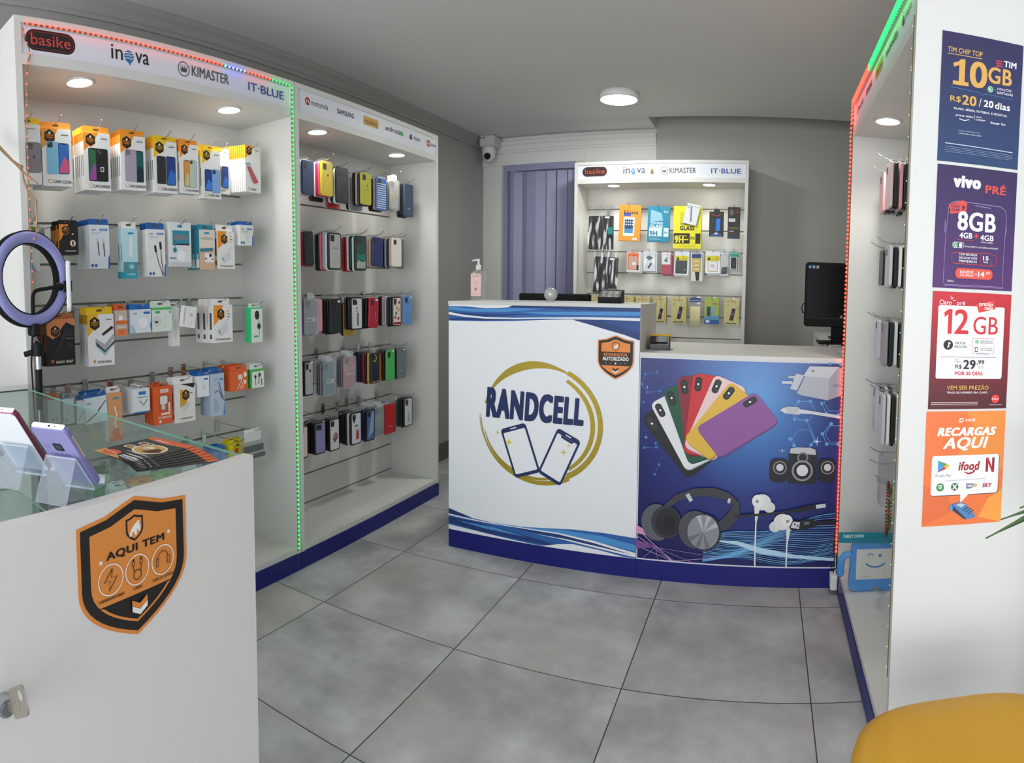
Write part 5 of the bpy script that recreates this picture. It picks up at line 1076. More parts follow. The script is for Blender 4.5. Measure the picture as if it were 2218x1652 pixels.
pd = lambda cv, H: (cv.P([(0, H), (.50, H), (.40, H - .5), (0, H - .82)], ORG), emblem(cv, .38, H - .36, .20, ORG), cv.R(.70, H - .26, .82, H - .22, ORG), cv.R(.70, H - .38, .86, H - .35, '#6a6a6a'), cv.R(.70, H - .48, .84, H - .46, '#6a6a6a'), cv.P([(.22, .48), (.62, .80), (.72, .66), (.70, .44), (.34, .26)], '#d9d9dc'), cv.P([(.22, .48), (.34, .26), (.36, .38), (.24, .56)], '#bdbdc2'), cv.L([(.62, .84), (.84, 1.02)], .03, '#c9c9cc'), cv.R(.25, .42, .30, .48, '#2a2a2c'), cv.T('POWER DELIVERY', .20, .09, .90, .16, '#3c3a38', .01), cv.P([(.08, .18), (.16, .18), (.12, .08)], '#c98a3c'))
pds = lambda cv, H: (cv.R(.34, H * .35, .68, H * .80, '#55534f'), cv.R(.34, H * .1, .68, H * .22, '#55534f'))
A(1, 1.715, 1.808, 1.387, 1.574, 1, .030, .028, WT, WT, pd, 'white wall charger box with orange corner on the second row', '', pds)
A(1, 1.840, 1.919, 1.490, 1.594, 6, .013, .016, '#1f5fb0', WT, cabofront('', lambda cv, H: (cv.ring(.62, .50, .10, .30, .02, '#b9bcc2', 0, 300), cv.L([(.44, .75), (.44, .45)], .03, '#c9ccd2'))), 'small white cable box with blue tab at the second row end', 'small white box with blue tab behind the last one of row two')
# row 3
A(2, .921, 1.032, 1.044, 1.231, 3, .028, .018, '#c9713a', '#191818', lambda cv, H: (cv.P([(0, H), (1, H), (1, H - .26), (.70, H - .12), (.48, H - .36), (.22, H - .66), (0, H - .50)], '#e08a52'), emblem(cv, .30, H - .40, .17, '#e08a52'), cv.P([(.20, .34), (.30, .30), (.86, 1.20), (.62, 1.16)], '#26262c'), cv.E(.82, 1.0, .10, .10, '#2c2c30', 16), cv.E(.80, .66, .10, .10, '#2c2c30', 16), cv.R(.68, .86, .94, .88, '#8a8a8a'), cv.P([(.10, .20), (.24, .20), (.17, .08)], '#c9713a'), cv.T('NANO SNAP', .30, .08, .90, .17, '#dedcd8', .03)), 'large black box with orange top behind the ring light stand', 'black box with orange top behind the large one at the stand', lambda cv, H: cv.R(.2, H * .3, .8, H * .9, '#8a5030'))
A(2, 1.086, 1.197, 1.030, 1.247, 3, .022, .026, YELW, '#eceaec', lambda cv, H: (cv.P([(0, H), (.40, H), (.34, H - .40), (.0, H - .72)], '#e8b21e'), emblem(cv, .27, H - .30, .20, '#e8b21e'), cv.R(.70, H - .20, .92, H - .17, '#6a6a6a'), cv.P([(.52, 1.06), (.92, 1.32), (.98, 1.24), (.58, 1.0)], '#2f1d1d'), cv.P([(.28, .92), (.62, .70), (1, 1.06), (1, .90), (.62, .52), (.28, .74)], '#a9a8b0'), cv.P([(.30, .80), (.62, .50), (1, .82), (1, .72), (.62, .38), (.30, .68)], '#33424c'), cv.P([(.30, .70), (.62, .44), (.98, .74), (.62, .34)], '#8fb8c4'), cv.P([(.16, .20), (.28, .20), (.22, .08)], '#c98a3c'), cv.T('ULTRA GLASS', .34, .09, .86, .17, '#3c3a38', .02)), 'yellow topped white box picturing stacked glass sheets', 'yellow topped white box behind the stacked glass sheets box', lambda cv, H: (cv.R(0, H - 1.6, 1, H, '#d9a51c'), cv.R(.35, H * .2, .6, H * .5, '#b9b6b4')))
A(2, 1.205, 1.258, 1.135, 1.254, 3, .016, .022, '#e0662a', '#cbb9b2', lambda cv, H: (cv.R(0, H * .45, 1, H * .60, '#e0713a'), cv.R(.3, H * .62, .6, H * .8, '#f2f0ee'), cv.R(.0, 0, 1, .5, '#d98a5c'), cv.E(.5, .28, .3, .2, '#e0713a', 14), cv.R(.2, .6, .8, .66, '#e9e2de')), 'narrow orange and clear pack on the third row', 'orange pack hanging behind the narrow orange and clear one')
A(2, 1.274, 1.367, 1.142, 1.252, 2, .024, .020, BLU, '#e0e6ee', lambda cv, H: (cv.T('CABO', .10, H - .20, .30, H - .13, '#3b3f48', .01), cv.P(rr(.62, H - .20, .96, H - .10, .05, 3), BLU), cv.E(.58, .42, .28, .26, '#c9cfd6', 26), cv.E(.58, .42, .26, .24, '#eef0f2', 26), cv.P([(0, 0), (.22, 0), (.14, .3), (0, .36)], '#a9c3dc'), cv.P([(1, .0), (1, .5), (.93, .3)], BLU)), 'white box with blue tab picturing a round wireless charger', 'white box with blue tab behind the round wireless charger box')
A(2, 1.371, 1.467, 1.141, 1.262, 1, .026, .026, '#d9e2da', '#dfe6df', lambda cv, H: (cv.R(0, H - .10, 1, H, '#4fc06a'), cv.P(rr(.16, H - .24, .42, H - .14, .05, 3), '#3fae5c'), cv.E(.24, .42, .22, .22, '#cfd6cf', 22), cv.R(.14, .36, .30, .44, '#2c2c2e'), cv.L([(.64, .62), (.64, .14)], .02, '#b9c0b9'), cv.E(.90, H - .2, .05, .05, '#3fae5c', 12)), 'pale box with green edges and a white plug picture', '', lambda cv, H: cv.R(0, 0, 1, H, '#49bd66'))
A(2, 1.488, 1.524, 1.075, 1.252, 1, .030, .020, WT, '#e6e4e2', lambda cv, H: cv.R(.3, H * .2, .62, H * .7, '#d2d0ce'), 'tall thin plain white carton on the third row', '', yf=.128)
A(2, 1.512, 1.580, 1.150, 1.236, 1, .018, .0, WT, '#efedeb', lambda cv, H: (cv.R(.10, .2, .18, H - .1, '#b9b8b8'), cv.T('USB', .5, H * .55, .72, H * .68, '#5a5a5c', .0), cv.L([(.52, .40), (.50, .15)], .03, '#c9c9cc'), cv.L([(.72, .44), (.70, .2)], .03, '#c9c9cc')), 'small white cable carton tilted in front of the thin one', '', tilt=.16, hook=False, yf=.098)
A(2, 1.682, 1.787, 1.076, 1.262, 3, .040, .028, WT, WT, pd, 'front white wall charger box of the deep row on row three', 'white wall charger box further back in the deep row three stack', pds)
A(2, 1.884, 1.952, 1.063, 1.236, 1, .040, .018, '#cfe9d6', '#e9ebe6', lambda cv, H: (cv.R(0, H - .08, 1, H, '#37c079'), cv.E(.52, H * .78, .20, .30, '#1d1f1e', 18), cv.L([(.62, H * .72), (.78, H * .45), (.70, H * .2)], .03, '#1d1f1e'), cv.E(.68, H * .46, .16, .20, '#26302b', 16), cv.P(rr(.2, .34, .62, .46, .05, 3), '#3fb37a')), 'bright green box with black earphones at the third row end', '', lambda cv, H: cv.R(0, 0, 1, H, '#2fbf77'), yf=.085)
# row 4
A(3, .915, .965, .838, .945, 2, .016, .02, '#c9713a', '#c4c6c6', lambda cv, H: (cv.E(.4, .3, .12, .12, '#8f9db8', 10), cv.E(.7, .3, .12, .12, '#b98a8a', 10)), 'dim grey pack with orange tab seen through the counter glass', 'dim grey pack behind the orange tab one through the glass')
A(3, .975, 1.018, .830, .940, 2, .016, .018, '#8f9aa4', '#cdd0d2', lambda cv, H: (cv.L([(.3, H * .7), (.6, H * .4)], .06, '#a9adb2'), cv.E(.3, .3, .12, .12, '#8f9db8', 10)), 'dim pale grey pack next to the dim orange tab one', 'pale grey pack behind the dim pale one through the glass')
A(3, 1.030, 1.062, .825, .930, 1, .018, .02, '#1f5f9a', '#cfd3d8', lambda cv, H: cv.L([(.2, .4), (.9, 1.5)], .10, '#6f7680'), 'narrow pale cable pack with blue tab behind the counter glass', '')
A(3, 1.066, 1.160, .820, .936, 3, .018, .020, '#1a62a8', '#dfe5ec', lambda cv, H: (cv.L([(.05, .10), (.5, .36), (.74, .62)], .05, '#2a2c33'), cv.L([(.74, .62), (.96, H - .2)], .035, '#2a2c33'), cv.T('CABO', .08, H - .26, .3, H - .18, '#3b3f48', .01)), 'white cable pack with blue tab and a curved black cable', 'white cable pack behind the curved black cable one', tilt=-.06)
A(3, 1.162, 1.222, .739, .946, 1, .030, .024, WT, '#e8a06a', lambda cv, H: (cv.P(rr(.35, H - .40, .78, H - .26, .06, 3), '#3a9ab8'), cv.L([(.45, H * .72), (.62, H * .55), (.42, H * .38), (.6, H * .28)], .10, '#f0ebe4'), cv.R(0, 0, 1, .30, '#e0662a'), cv.E(.5, .55, .30, .30, '#e0662a', 18)), 'long orange and white box with a white strap picture', '', lambda cv, H: cv.R(0, 0, 1, H, '#e9e5e1'))
A(3, 1.270, 1.350, .831, .938, 4, .016, .012, '#e9e9ea', '#e9ebee', lambda cv, H: (cv.R(.36, H - .30, .78, H - .14, '#3a79c0'), cv.R(.30, H - .44, .86, H - .40, '#7f868f'), cv.R(0, 0, 1, .07, BLU), cv.L([(.42, .60), (.62, .36), (.86, .64)], .06, '#7d8188')), 'small white box with a grey cable adapter picture', 'small white box behind the grey cable adapter one', tabw=.3)
A(3, 1.365, 1.458, .773, .935, 2, .032, .012, '#e8622a', '#e8622a', lambda cv, H: (cv.R(.38, H - .26, .80, H - .12, '#f3ebe6'), cv.T('LEHMOX', .42, H - .23, .76, H - .15, '#d0622f', .01), cv.P(rr(.30, .56, .92, H - .34, .08, 4), '#c9552a'), cv.P(rr(.36, .86, .74, H - .40, .06, 4), '#e8e3e3'), cv.R(.42, .62, .62, .86, '#cfd0d4'), cv.R(.78, .5, .88, .9, '#e8e3e3'), cv.R(.40, .40, .86, .48, '#f6ece6'), cv.T('KIT CARREGADOR', .24, .24, .94, .34, '#f6ece6', .02), cv.E(.34, .13, .07, .07, '#f6ece6', 12)), 'orange charger kit box with a clear window', 'orange box hanging behind the orange charger kit', lambda cv, H: cv.R(0, 0, 1, H, '#d9561f'), tabw=.4)
A(3, 1.470, 1.574, .766, .948, 2, .034, .026, WT, '#ebe9e5', lambda cv, H: (cv.P([(.30, H), (1, H), (.94, H - .20), (.60, H - .08)], '#1b1a19'), cv.P([(.26, H - .2), (.70, H - .30), (.56, H - .78), (.26, H - .92)], '#e2a31c'), emblem(cv, .54, H - .44, .19, '#e2a31c'), cv.R(.74, H - .40, .86, H - .36, '#6a6a6a'), cv.P([(.36, .58), (.62, .78), (.72, .66), (.46, .44)], '#d5d5d8'), cv.R(.30, .84, .42, .94, '#d0a030'), cv.T('POWER DELIVERY', .26, .12, .84, .18, '#3c3a38', .01)), 'white charger box with yellow corner on the fourth row', 'white box behind the yellow cornered charger box', pds)
A(3, 1.593, 1.650, .857, .960, 4, .017, .016, BLU, '#eceef2', lambda cv, H: (cv.P(rr(.5, H - .30, .92, H - .18, .06, 3), BLU), cv.L([(.45, .9), (.42, .5)], .05, '#a9adb5'), cv.L([(.66, .85), (.62, .45)], .04, '#c9ccd2')), 'small white cable box with blue tab on the fourth row', 'small white box with blue tab behind the fourth row one')
A(3, 1.655, 1.732, .767, .968, 3, .022, .022, '#1a62a8', '#b9c6da', lambda cv, H: (cv.T('CABO', .30, H - .36, .52, H - .26, '#6a7484', .0), cv.P(rr(.66, H - .38, .96, H - .28, .05, 3), '#4a86c8'), cv.L([(.30, H * .56), (.60, H * .60), (.86, H * .40)], .07, '#5d636e'), cv.L([(.60, H * .80), (.78, H * .55), (.94, H * .36)], .07, '#5d636e'), *[cv.E(.25 + .09 * i, .25 + .11 * j, .022, .022, '#4b5160', 6) for i in range(4) for j in range(8 - i)], cv.P([(.9, 0), (1, 0), (1, .8)], '#3a86d8')), 'tall grey blue cable box with a grey V shaped cable', 'tall grey blue box behind the V shaped cable one', lambda cv, H: cv.R(0, 0, 1, H, '#a9b6ca'))
A(3, 1.772, 1.870, .858, .968, 5, .018, .022, '#e8622a', '#e9652c', lambda cv, H: (cv.R(.42, H - .40, .66, H - .18, '#f2d9cb'), cv.L([(.36, .08), (.70, .62)], .03, '#f4efea'), cv.L([(.5, .06), (.80, .50)], .03, '#f4efea'), cv.L([(.62, .05), (.82, .34)], .03, '#f4efea'), cv.E(.84, .70, .10, .12, '#f4efea', 16), cv.E(.84, .36, .07, .09, '#f4efea', 14)), 'orange box with white earphones on the fourth row', 'orange earphone box behind the front one of the fourth row')
A(3, 1.889, 1.970, .858, .965, 3, .020, .022, '#e6ebe6', '#eef0ec', lambda cv, H: (cv.R(0, H - .14, 1, H, '#45c050'), cv.R(0, 0, .08, H, '#45c050'), cv.E(.34, .62, .08, .10, '#232423', 14), cv.L([(.34, .56), (.36, .16)], .04, '#232423'), cv.E(.66, .70, .10, .12, '#3a3b3a', 14), cv.L([(.62, .66), (.58, .2)], .05, '#232423'), cv.L([(.80, .5), (.82, .12)], .06, '#4a4b4a')), 'white and green earphone box at the fourth row end', 'white and green box behind the last earphone box', lambda cv, H: cv.R(0, 0, 1, H, '#3fb84a'))
# rows 5 and 6, partly behind the glass
A(4, 1.085, 1.160, .500, .640, 4, .016, .02, '#3f7a3c', '#c9d2ca', lambda cv, H: (cv.R(0, .5, 1, 1.2, '#57a04a'), cv.E(.5, .3, .14, .14, '#6a6f6a', 12)), 'small pack with a green band low behind the counter glass', 'green banded pack behind the front green banded one')
for i, xx in enumerate((1.285, 1.385)): A(4, xx, xx + .060, .470, .625, 5, .014, .015, '#dfe2e2', '#dcdfe0', lambda cv, H: (cv.R(.3, .3, .7, H * .8, '#c3c8ca')), ('plain pale envelope low behind the flyers, nearer the post', 'plain pale envelope low behind the flyers, beside the white row')[i], ('pale envelope behind the plain one nearer the post', 'pale envelope behind the plain one beside the white row')[i])
A(4, 1.500, 1.570, .470, .625, 4, .014, .015, '#3a79c0', '#d5dade', lambda cv, H: cv.R(.2, .3, .8, H * .7, '#a9c0d8'), 'pale blue envelope low in the accessory cabinet', 'pale envelope behind the pale blue one')
A(4, 1.655, 1.735, .500, .635, 3, .020, .02, '#1f6ab8', '#2f79c4', lambda cv, H: (cv.R(.1, .2, .9, .9, '#5fa0dc')), 'blue pack low on the fifth row beside the yellow one', 'blue pack behind the front blue pack')
A(4, 1.755, 1.850, .540, .645, 2, .030, .018, '#d9c820', '#e2cf1c', lambda cv, H: (cv.P(rr(.08, .1, .92, H - .12, .08, 4), '#d6bc18'), cv.R(.30, .46, .52, .72, '#b8482c'), cv.R(.25, .8, .8, .84, '#8a7a10'), cv.E(.5, H - .05, .1, .04, '#2a2a1c', 10)), 'yellow pack with a small red window on the fifth row', 'yellow pack behind the red windowed one')
b = MB(); b.box(-.085, .085, 0, .012, 0, .135, BAG); o = thing('accessory_bag', 'clear bag of black cable pieces at the fifth row end', 'accessory bag', RA.w(1.885, .075, .535), R90, Gr[4]); b.put('clear_bag', o)
b = MB(); b.bbox(-.065, .055, .002, .010, .045, .075, '#2a2a2c', .003); b.bbox(-.05, .065, .002, .010, .015, .035, '#3a3a3d', .003); b.put('cable_pieces', o); b = MB(); b.box(-.06, .04, .004, .008, .095, .148, M('#e6e6e4', .5)); b.put('header_card', o)
add_hook(RA, 1.885, .075, .675, 'wire hook holding the clear bag of cable pieces', 'wire hooks of the accessory cabinet')
A(5, 1.120, 1.190, .480, .600, 2, .020, .018, WT, '#d9dbdb', lambda cv, H: cv.R(.2, .2, .8, .9, '#b9bcc0'), 'pale carton seen through the glass top near the lilac phone', 'pale carton behind the one near the lilac phone', yf=.030)
A(5, 1.217, 1.310, .470, .596, 2, .030, .022, '#e8962a', WT, lambda cv, H: (cv.R(0, H - .5, 1, H, '#e8962a'), emblem(cv, .32, H - .56, .16, '#e8962a')), 'orange topped white box seen through the glass below the flyers', 'orange topped box behind the one seen under the flyers', yf=.030)
A(5, 1.330, 1.425, .470, .600, 2, .026, .022, '#8fbf6a', '#d8cdb9', lambda cv, H: (cv.R(0, 0, .14, H, '#6fae4c'), cv.P(rr(.40, H - .22, .66, H - .12, .05, 3), '#3a9ab8'), cv.R(.2, .4, .85, .7, '#b9a98f')), 'beige box with a green side seen through the glass top', 'beige box behind the green sided one', yf=.030)
# ------------------------------------------------------------------ phone cases on hooks (middle cabinet)
CNAME = {'#1f3a68': 'dark blue', '#ececea': 'white', '#d8235a': 'hot pink', '#e2707a': 'salmon pink', '#e3c62c': 'yellow', '#1a1b1d': 'black', '#b3232c': 'red', '#8c9096': 'grey', '#c9c42f': 'olive yellow', '#232f6a': 'navy', '#d9b89a': 'beige', '#c9ccd4': 'clear grey',
         '#3f74c4': 'striped blue', '#ecd98a': 'marbled yellow', '#33425f': 'dark slate', '#d3d6d8': 'pale grey', '#5d6168': 'charcoal', '#efe9df': 'cream', '#a9bcd0': 'pale blue', '#e0a3a8': 'pink', '#20282a': 'green black', '#b01c3a': 'crimson', '#e6d8d4': 'flowered', '#5b92d2': 'sky blue',
         '#3f9aa6': 'teal', '#e8848f': 'rose pink', '#1c2230': 'blue black', '#4fb562': 'bright green', '#6c757b': 'steel grey', '#8a86b4': 'lilac', '#4d6f9e': 'denim blue', '#5e8272': 'sage green', '#b8161f': 'bright red', '#e0c8c4': 'blush', '#c8a24a': 'gold', '#0f6a62': 'deep green', '#3d2a2c': 'brown black', '#bfe0d0': 'mint'}
CASES = {}
def case_mesh(w, h, t, c, style):
    k = (round(w, 3), round(h, 3), t, c, style)
    if k in CASES: return CASES[k]
    b = MB(); r = w * .13
    if style == 'wallet':
        b.prism(rr(-w / 2, 0, w / 2, h, r * .5, 3), (0, 0, 0), (1, 0, 0), (0, 0, 1), (0, t, 0), M(c, .45), bev=.0015)
        cv = CV(b, (0, 0, 0), (1, 0, 0), (0, 0, 1), (0, -1, 0)); cv.L([(-w * .14, h * .24), (w * .10, h * .24)], .003, '#cfcfcf')
    elif style == 'frame':
        b.prism(rr(-w / 2, 0, w / 2, h, r, 4), (0, 0, 0), (1, 0, 0), (0, 0, 1), (0, t, 0), M('#1a1b1d', .4), bev=.002)
        CV(b, (0, 0, 0), (1, 0, 0), (0, 0, 1), (0, -1, 0)).P(rr(-w * .42, h * .04, w * .42, h * .955, r * .7, 4), M(c, .35))
    elif style == 'shell':
        b.prism(rr(-w / 2 + .007, .006, w / 2 - .007, h - .008, r, 4), (0, .0035, 0), (1, 0, 0), (0, 0, 1), (0, t - .004, 0), M(c, .45), bev=.002)
    else:
        b.prism(rr(-w / 2, 0, w / 2, h, r, 4), (0, 0, 0), (1, 0, 0), (0, 0, 1), (0, t, 0), M(c, .38), bev=.0024)
    body = b.mesh('case_body')
    # camera window
    b = MB()
    if style == 'wallet': cm = None
    else:
        y = .0008 if style != 'shell' else -.0004 + .0034
        b.prism(rr(-w * .36, h * .76, -w * .06, h * .93, w * .06, 3), (0, -.0008 + (.0034 if style == 'shell' else 0), 0), (1, 0, 0), (0, 0, 1), (0, .0012, 0), M('#16171a', .25))
        cv = CV(b, (0, -.0009 + (.0034 if style == 'shell' else 0), 0), (1, 0, 0), (0, 0, 1), (0, -1, 0))
        for q in (.80, .89): cv.E(-w * .21, h * q, w * .055, w * .055, '#4a4e57', 10)
        cm = b.mesh('camera_window')
    b = MB()
    if style == 'shell':
        b.prism(rr(-w / 2, 0, w / 2, h, r * 1.1, 4), (0, .0, 0), (1, 0, 0), (0, 0, 1), (0, .0016, 0), sheet('clear blister', '#f4f6f8', .10, .1, .18) if 'blister' not in _MC else _MC['blister'])
        b.prism(rr(-w * .24, 0, w * .24, .030, .006, 3), (0, .001, h - .003), (1, 0, 0), (0, 0, 1), (0, .0014, 0), SHELL)
        hg = b.mesh('blister_tray')
    else:
        b.prism([(-w * .47, 0), (w * .47, 0), (w * .40, .012), (w * .16, .024), (-w * .16, .024), (-w * .40, .012)], (0, t * .5, h - .006), (1, 0, 0), (0, 0, 1), (0, .0008, 0), BAG); hg = b.mesh('hanger_strip')
    CASES[k] = (body, cm, hg); return CASES[k]
_MC['blister'] = sheet('clear blister tray', '#f4f6f8', .10, .1, .16)
ROWN = ['top', 'second', 'third', 'fourth', 'lowest']
def cases(rack, row, x0, x1, z0, z1, style, front, cols, yf=.100, t=.011, gap=.005, deco=None, tilt=0.0, bstyle='solid', hook=True, group=None, rown=None, drop=.0, yaw=0.0):
    """one hook of phone cases: front case first, then cols[1:] behind it"""
    w, h, x = x1 - x0, z1 - z0, (x0 + x1) / 2; group = group or 'phone cases on the %s row of the middle cabinet' % ROWN[row]
    cnt = {}
    for k, c in enumerate(cols):
        me, cm, hg = case_mesh(w, h, t, c, style if k == 0 else bstyle)
        if k == 0: lab = front
        else: lab = '%s case behind the %s' % (CNAME[c], front.split('|')[0])
        nm = 'phone_case' if style != 'wallet' or k else 'wallet_case'
        j = 0 if k == 0 else random.uniform(-.004, .004); d = 0 if k == 0 else random.uniform(-.006, .002) - drop * (k > len(cols) / 2)
        o = thing(nm, lab, 'phone case', rack.w(x + j, yf + k * (t + gap), z0 + d), 0, group); o.rotation_euler = (0, tilt if k == 0 else random.uniform(-.02, .02), rack.rz + yaw)
        link('case_body', me, o)
        if cm: link('camera_window', cm, o)
        link('blister_tray' if (style if k == 0 else bstyle) == 'shell' else 'hanger_strip', hg, o)
        if k == 0 and deco:
            b = MB(); dc = CV(b, (-w / 2, .0 if style != 'shell' else .0034, 0), (w, 0, 0), (0, 0, w), (0, -1, 0)); dc.k = 5; deco(dc, h / w); b.put('back_print', o)
    if hook: add_hook(rack, x, yf, z1 + (.018 if style == 'shell' else .010), 'hook holding the ' + front, 'wire hooks of the middle cabinet')
stick = lambda cv, x0, y0, x1, y1: cv.R(x0, y0, x1, y1, '#efefed')
aple = lambda cv, x, y, r, c: (cv.E(x, y, r, r * 1.1, c, 14), cv.P([(x, y + r), (x + r * .5, y + 1.7 * r), (x + r * .6, y + 1.1 * r)], c))
# ---- top row
cases(RA, 0, 2.250, 2.334, 1.748, 1.912, 'solid', 'dark blue phone case next to the cabinet post', ['#1f3a68', '#ececea', '#b3232c'])
cases(RA, 0, 2.389, 2.477, 1.755, 1.925, 'solid', 'bright yellow phone case with a small dark fruit mark', ['#e3c62c', '#e2707a', '#d8235a', '#ececea', '#1a1b1d', '#3d2a2c'], deco=lambda cv, H: aple(cv, .55, H * .60, .06, '#4a3f14'), drop=.02)
cases(RA, 0, 2.507, 2.605, 1.732, 1.912, 'solid', 'glossy black phone case on the top row', ['#1a1b1d', '#ececea', '#1a1b1d', '#c9ccd4', '#b3232c', '#c9ccd4'], drop=.02)
cases(RA, 0, 2.715, 2.806, 1.743, 1.914, 'solid', 'olive yellow phone case with a dark fruit mark', ['#c9c42f', '#232f6a', '#d9b89a', '#1a1b1d', '#8c9096', '#c9ccd4', '#1a1b1d'], deco=lambda cv, H: (aple(cv, .58, H * .60, .05, '#4a4614'), cv.R(.40, H * .46, .76, H * .47, '#8d8a2a'), cv.R(.40, H * .43, .72, H * .44, '#8d8a2a')), drop=.02)
cases(RA, 0, 2.854, 2.952, 1.727, 1.908, 'solid', 'blue and white striped phone case on the top row', ['#3f74c4', '#d9b89a', '#1a1b1d', '#1a1b1d'], deco=lambda cv, H: [cv.R(.06, H * (.06 + .066 * i), .94, H * (.085 + .066 * i), '#dfe6ee') for i in range(12)])
cases(RA, 0, 2.985, 3.086, 1.740, 1.915, 'shell', 'marbled pink and yellow phone case in a clear bag', ['#ecd98a', '#c9ccd4', '#1a1b1d'], deco=lambda cv, H: (cv.P([(.15, H * .9), (.5, H * .95), (.75, H * .7), (.4, H * .6)], '#e8c8d8'), cv.P([(.2, H * .2), (.5, H * .45), (.85, H * .3), (.8, H * .08), (.3, H * .06)], '#f0e6ea'), cv.P([(.55, H * .6), (.86, H * .56), (.8, H * .36)], '#e2b6c6')), bstyle='shell')
cases(RA, 0, 3.139, 3.234, 1.718, 1.908, 'wallet', 'dark slate wallet case at the end of the top row', ['#33425f', '#1a1b1d', '#1a1b1d', '#1c2230'])
# ---- second row
cases(RA, 1, 2.262, 2.327, 1.410, 1.574, 'solid', 'green black phone case beside the post on row two', ['#20282a', '#b3232c', '#d8235a', '#bfe0d0'], tilt=-.05)
cases(RA, 1, 2.437, 2.539, 1.391, 1.578, 'frame', 'black framed clear case with grey back on row two', ['#b9b8b4', '#ececea', '#a9bcd0', '#e2707a', '#3d2a2c', '#1a1b1d', '#a9bcd0'], deco=lambda cv, H: (cv.R(.22, H * .62, .82, H * .64, '#c99ea0'), cv.R(.26, H * .57, .78, H * .59, '#6f7fae'), cv.ring(.5, H * .22, .05, .06, .02, '#85858a')))
cases(RA, 1, 2.659, 2.756, 1.390, 1.575, 'frame', 'black case with a teal water picture on row two', ['#2d3f3e', '#bfe0d0', '#1a1b1d', '#ececea', '#b3232c', '#b3232c', '#c9ccd4'], deco=lambda cv, H: (cv.P([(.1, H * .06), (.9, H * .06), (.9, H * .28), (.6, H * .24), (.3, H * .30), (.1, H * .22)], '#a9b2a4'), cv.P([(.1, H * .24), (.4, H * .32), (.9, H * .26), (.9, H * .52), (.5, H * .44), (.1, H * .50)], '#1f7a76'), cv.P([(.1, H * .5), (.5, H * .46), (.9, H * .54), (.9, H * .8), (.1, H * .74)], '#24524e')))
cases(RA, 1, 2.810, 2.910, 1.415, 1.576, 'solid', 'navy phone case hanging slightly askew on row two', ['#232f6a', '#d9b89a', '#efe9df', '#d9b89a', '#e0c8c4'], tilt=.06)
cases(RA, 1, 3.007, 3.103, 1.418, 1.584, 'solid', 'cream white phone case on row two', ['#efe9df', '#d9b89a', '#1a1b1d', '#a9bcd0', '#1a1b1d', '#8c9096', '#3f74c4'])
cases(RA, 1, 3.112, 3.180, 1.408, 1.584, 'wallet', 'charcoal wallet case at the end of row two', ['#5d6168'], yf=.135)
# ---- third row
cases(RA, 2, 2.246, 2.352, 1.070, 1.250, 'shell', 'frosted grey blue blister pack with a barcode sticker', ['#9aa3b0', '#8c9096'], deco=lambda cv, H: (stick(cv, .20, H * .36, .84, H * .48), cv.R(.24, H * .39, .56, H * .43, '#6a6a6a')))
cases(RA, 2, 2.345, 2.412, 1.080, 1.241, 'solid', 'dusty pink phone case beside the frosted pack', ['#e0a3a8', '#e2707a', '#e0a3a8'], yf=.125)
cases(RA, 2, 2.445, 2.534, 1.067, 1.245, 'solid', 'green black phone case with a white price sticker', ['#20282a', '#1a1b1d', '#1a1b1d', '#1a1b1d', '#e0a3a8'], deco=lambda cv, H: stick(cv, .66, H * .88, .90, H * .94))
cases(RA, 2, 2.615, 2.717, 1.075, 1.249, 'frame', 'black framed white phone case with one round camera', ['#d3d6d8', '#1a1b1d', '#1a1b1d', '#c8a24a', '#1a1b1d'], deco=lambda cv, H: (cv.E(.44, H * .82, .10, .11, '#1d1d20', 18), cv.E(.50, H * .66, .05, .06, '#1d1d20', 12), cv.R(.50, H * .12, .66, H * .52, '#70716a'), cv.R(.32, H * .56, .7, H * .58, '#9a9aa0')), drop=.03)
cases(RA, 2, 2.774, 2.861, 1.076, 1.242, 'solid', 'crimson pearl phone case hanging on row three', ['#b01c3a', '#1a1b1d', '#1a1b1d', '#1a1b1d', '#1c2230'], deco=lambda cv, H: (cv.P([(.6, H * .5), (.75, H * .56), (.62, H * .3)], '#d06a7c'), cv.P([(.7, H * .24), (.85, H * .3), (.7, H * .12)], '#d06a7c'), stick(cv, .62, H * .90, .88, H * .96)), tilt=.05)
cases(RA, 2, 3.005, 3.097, 1.073, 1.245, 'frame', 'white phone case printed with red and orange flowers', ['#e6d8d4', '#1a1b1d', '#1a1b1d', '#c9ccd4', '#e0c8c4', '#1a1b1d', '#1a1b1d'], deco=lambda cv, H: [cv.E(x, H * y, .10, .11, c, 10) for x, y, c in ((.30, .30, '#a3303c'), (.66, .26, '#8c1c30'), (.50, .62, '#d98a5c'), (.75, .80, '#b04050'), (.28, .76, '#4a4a44'), (.70, .55, '#c8a070'), (.40, .44, '#6a5a4c'))] + [cv.R(.1, H * .06, .9, H * .14, '#b01c2c')])
cases(RA, 2, 3.112, 3.200, 1.078, 1.250, 'solid', 'sky blue phone case at the end of row three', ['#5b92d2'], yf=.090, deco=lambda cv, H: (cv.E(.5, H * .74, .06, .05, '#26406a', 12), stick(cv, .78, H * .90, .94, H * .96)))
